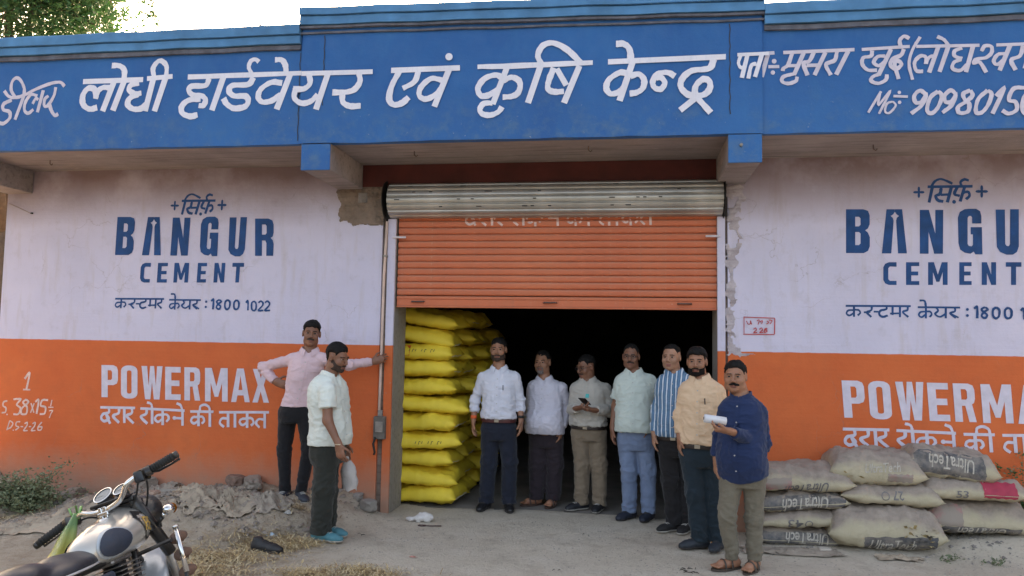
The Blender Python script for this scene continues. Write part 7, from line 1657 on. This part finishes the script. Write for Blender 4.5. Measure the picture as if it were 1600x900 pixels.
# green-yellow bag on the left bar
bpy.context.view_layer.update(); mw = bike.matrix_world; hp0 = mw @ Vector((.185, .18, 1.0))
Vb = []; Fb = []; nu_, nv_ = 18, 18
for i in range(nv_):
    q = i/(nv_-1); cen = hp0+Vector((-.12*q, -.02*q, .015-.34*q))
    for k in range(nu_):
        a = 2*math.pi*k/nu_; r_ = .012+.040*min(1, q*1.5)+.006*q; nn = float(fbm(np.array([[math.cos(a)*2+3, math.sin(a)*2, q*3]]), 2, 5)[0])
        Vb.append(cen+Vector((r_*math.cos(a)*(1+.45*nn), r_*.6*math.sin(a)*(1+.45*nn), -.02*math.sin(2*a)*(q > .9))))
for i in range(nv_-1):
    for k in range(nu_): Fb.append((i*nu_+k, i*nu_+(k+1) % nu_, (i+1)*nu_+(k+1) % nu_, (i+1)*nu_+k))
t = NT('thin_lime_polythene'); c = t.mix(t.ramp(t.xyz()[2], hp0.z-.14, hp0.z-.03), (.50, .50, .08), (.27, .48, .20)); mt = t.done(c, .35, t.bump(t.noise(22, 4), .5, .01), Transmission_Weight=.3, Alpha=.72)
o = mesh_obj('carrier_bag', [tuple(v) for v in Vb], Fb, mt, None, True); tag(o, 'thin lime-green plastic bag hung on the left handlebar of the motorcycle', 'bag')
hd_ = MB(); 
for sx_ in (-.014, .014): hd_.tube([hp0+Vector((sx_, 0, -.01)), hp0+Vector((sx_*2, -.014, .035)), hp0+Vector((sx_, .012, .045)), hp0+Vector((sx_*.5, .022, -.005))], .005, 6, flat=.4)
hd_.build('bag_handle', simple('lime_bag_handle', (.25, .45, .15), .4, .1, 20), o, True)

# ------------------------------------------------------------------ plants and trees
def leaf_mat(name, c1, c2, tr=.35):
    t = NT(name); oi = t.n('ShaderNodeNewGeometry'); n = t.noise(1.6, 3); c = t.mix(t.ramp(n, .35, .65), c1, c2)
    c = t.mix(t.math('MULTIPLY', oi.outputs['Random Per Island'], .6), c, sc(c2, 1.35))
    t.done(c, .55); tl = t.n('ShaderNodeBsdfTranslucent'); t.put(tl.inputs[0], c); mx = t.n('ShaderNodeMixShader'); mx.inputs[0].default_value = tr
    out = t.t.nodes['Material Output']; t.t.links.new(t.b.outputs[0], mx.inputs[1]); t.t.links.new(tl.outputs[0], mx.inputs[2]); t.t.links.new(mx.outputs[0], out.inputs[0]); return t.m
def leaves(cent, n_per, rad, size, seed, droop=.3, asp=.38):
    r_ = np.random.default_rng(seed); C = np.repeat(np.array(cent), n_per, 0); m = len(C); C = C+r_.normal(0, 1, (m, 3))*np.array([rad, rad, rad*.8])*.5
    d = r_.normal(0, 1, (m, 3)); d[:, 2] = d[:, 2]*.5-droop; d /= np.linalg.norm(d, axis=1)[:, None]; s_ = np.cross(d, r_.normal(0, 1, (m, 3))); s_ /= np.linalg.norm(s_, axis=1)[:, None]
    L_ = size*(.6+.8*r_.random((m, 1))); W_ = L_*asp
    V = np.stack([C-d*L_/2, C+s_*W_/2, C+d*L_/2, C-s_*W_/2], 1).reshape(-1, 3); return V, np.arange(m*4).reshape(m, 4)
def tree(base, blobs, n_cl, n_per, size, seed, label, mats, trunk_r=.16, rad=.42, twig_to=None):
    e = empty('tree', tuple(base), 0, label, 'tree'); r_ = np.random.default_rng(seed); cent = []
    tot = sum(b[3]**2 for b in blobs)
    for (x, y, z, R_) in blobs:
        k = int(n_cl*R_**2/tot); v = r_.normal(0, 1, (k, 3)); v /= np.linalg.norm(v, axis=1)[:, None]; rr_ = R_*(.45+.62*r_.random((k, 1))**.6); p = np.array([x, y, z])+v*rr_*np.array([1, 1, .85]); cent.append(p)
    cent = np.concatenate(cent); cent = cent[fbm(cent*.8, 2, seed) > -.35]; V, Q = leaves(cent, n_per, rad, size, seed)
    o = mesh_obj('crown', V-np.array(base), Q, mats, e); o['kind'] = 'stuff'
    mb = MB(); top = Vector(np.array(blobs[0][:3])-np.array(base)); mb.tube([(0, 0, -.2), top*.25+Vector((.1, 0, 0)), top*.6+Vector((-.08, .1, 0)), top], [trunk_r, trunk_r*.8, trunk_r*.6, trunk_r*.3], 10)
    for (x, y, z, R_) in blobs:
        b_ = Vector(np.array([x, y, z])-np.array(base)); st = top*.45; mb.tube([st, (st+b_)/2+Vector((0, 0, -.2)), b_], [trunk_r*.5, trunk_r*.35, trunk_r*.12], 7)
    idx = r_.choice(len(cent), min(90, len(cent)), False)
    for i in idx:
        c_ = Vector(cent[i]-np.array(base)); j = int(np.argmin([np.linalg.norm(np.array(b[:3])-cent[i]) for b in blobs])); b_ = Vector(np.array(blobs[j][:3])-np.array(base)); mb.tube([b_, (b_+c_)/2+Vector((0, 0, .08)), c_], [.035, .02, .008], 5, False)
    mb.build('trunk', simple('grey_brown_bark', (.10, .075, .055), .95, .3, 9, .8, 30, .02), e, True); return e
M_LF = leaf_mat('mid_green_leaf', (.022, .075, .022), (.045, .115, .032), .22); M_LF2 = leaf_mat('yellow_green_leaf', (.045, .09, .022), (.08, .13, .035), .25); M_LF3 = leaf_mat('grey_green_shrub_leaf', (.10, .135, .07), (.17, .20, .11), .2)
tree((-10.6, 7.2, 0), [(-10.4, 6.6, 8.3, 2.0), (-9.5, 6.2, 8.2, 1.25), (-9.3, 6.0, 9.1, 1.25), (-11.8, 6.2, 7.6, 1.8), (-9.9, 5.8, 7.2, 1.0), (-11, 6, 10, 1.8)], 2300, 34, .11, 5, 'tall leafy green tree rising behind the left end of the shop', M_LF, .22, .5)
tree((-11.6, 9.0, 0), [(-11.9, 8.6, 3.6, 1.9), (-11.2, 8.4, 1.8, 1.5), (-12.6, 8, 4.8, 1.6), (-11.8, 8.2, 5.6, 1.0)], 520, 30, .12, 9, 'lower bushy tree glimpsed past the left wall edge', M_LF2, .14, .55)
# sprig hanging over the sky
tw = onY(238, -60, 6.0); e = empty('tree', (-9.6, 9.5, 0), 0, 'sparse feathery tree whose drooping sprig shows against the sky', 'tree')
pts_ = [onY(246, -8, 6.2), onY(238, 8, 6.1), onY(232, 26, 6.0), onY(224, 46, 6.0)]; pts2 = [onY(230, -4, 6.1), onY(222, 2, 6.1), onY(214, 0, 6.0)]; pts3 = [onY(236, 12, 6.1), onY(243, 28, 6.0), onY(245, 48, 6.0)]
cent = [np.array(a)+(np.array(b)-np.array(a))*k/4 for P_ in (pts_, pts2, pts3) for a, b in zip(P_[:-1], P_[1:]) for k in range(4)]
V, Q = leaves(cent, 7, .16, .085, 3, .5); bs = np.array([-9.6, 9.5, 0]); o = mesh_obj('foliage', V-bs, Q, M_LF, e); o['kind'] = 'stuff'
mb = MB(); top = Vector(onY(246, -90, 7.0)-bs); mb.tube([(0, 0, -.2), (0, -.2, 4), (-.1, -.9, 9.5), top], [.13, .11, .08, .04], 9); mb.tube([top, Vector(onY(252, -30, 6.4)-bs), Vector(pts_[0]-bs)], [.04, .02, .010], 6)
for P_ in (pts_, pts2, pts3): mb.tube([Vector(np.array(q)-bs) for q in P_], .008, 5)
mb.tube([Vector(pts_[0]-bs), Vector(pts2[0]-bs)], .008, 5); mb.tube([Vector(pts_[1]-bs), Vector(pts3[0]-bs)], .008, 5); mb.build('trunk', simple('grey_brown_bark', (.1, .075, .055)), e, True)
# overhead wire
wp = [onY(150, -34, 11), onY(235, 1, 10.6), onY(290, 15, 10.3), onY(400, 38, 10), onY(520, 66, 9.8), onY(700, 110, 9.7)]
MBw = MB().tube([tuple(p) for p in smooth_pts(wp, 5)], .018, 5).build('overhead_wire', M_RUB); tag(MBw, 'thin overhead wire sloping down behind the left parapet', 'wire')
# shrub on the mound
q0 = onY(38, 800, -.62); sb0 = np.array([q0[0], -.62, gz(q0[0], -.62)]); e = empty('shrub', tuple(sb0), 0, 'low grey-green shrub sprawling on the mound at the far left', 'shrub')
r_ = np.random.default_rng(8); cent = []; st = MB()
for k in range(64):
    a = r_.uniform(0, 6.28); R_ = r_.uniform(.1, .52); h_ = r_.uniform(.10, .38)*(1.15-R_*1.2); tip = np.array([R_*math.cos(a)*1.15, R_*.6*math.sin(a), max(.05, h_)]); st.tube([(0, 0, 0), tuple(tip*.5+np.array([0, 0, .05])), tuple(tip)], [.005, .004, .002], 5, False)
    for q in (.45, .65, .82, 1.0): cent.append(tip*q+np.array([0, 0, .04*(1-q)]))
for tipx, tipz in ((.16, .36), (.30, .42), (.05, .30)): st.tube([(0, 0, 0), (tipx*.6, .1, tipz*.7), (tipx, .15, tipz)], [.004, .003, .0015], 5, False); cent += [np.array([tipx*q, .15*q, tipz*q]) for q in (.7, .85, 1)]
V, Q = leaves(cent, 22, .09, .030, 8, .0, .55); o = mesh_obj('foliage', V, Q, M_LF3, e); o['kind'] = 'stuff'; st.build('stems', simple('dry_stem', (.16, .13, .07)), e)
# weeds at the right wall foot
for i, (px, py, Y_, R_, n_, lab) in enumerate(((1594, 752, -.10, .13, 40, 'dark leafy weed growing by the wall behind the right sack column'), (1600, 790, -.12, .16, 46, 'sprawling weed at the wall foot right of the sacks'), (1484, 850, -.62, .05, 6, 'tiny weed tuft on the ground below the right sack column'), (1555, 852, -.66, .06, 6, 'small dusty weed tuft near the right edge'), (1590, 738, -.06, .08, 16, 'thin weed sprig touching the orange wall at the right edge'))):
    q = onY(px, py, Y_); z_ = gz(q[0], Y_); h_ = max(.04, q[2]-z_) if i in (0, 1, 4) else .03; e = empty('weed', (q[0], Y_, z_), 0, lab, 'weed'); rg = np.random.default_rng(20+i)
    cent = rg.normal(0, 1, (n_, 3))*np.array([R_*.5, R_*.25, h_*.35])+np.array([0, 0, h_*.7]); cent[:, 2] = np.maximum(cent[:, 2], .01); V, Q = leaves(cent, 12, .05, .026, 5+i, .0, .5); o = mesh_obj('foliage', V, Q, M_LF if i < 2 else M_LF3, e); o['kind'] = 'stuff'
    st = MB(); [st.tube([(0, 0, 0), tuple(c_)], [.003, .0015], 4, False) for c_ in cent[::3]]; st.build('stems', simple('dry_stem', (.16, .13, .07)), e)
for ob in list(SC.objects):
    if ob.parent is not None and 'category' in ob: del ob['category']
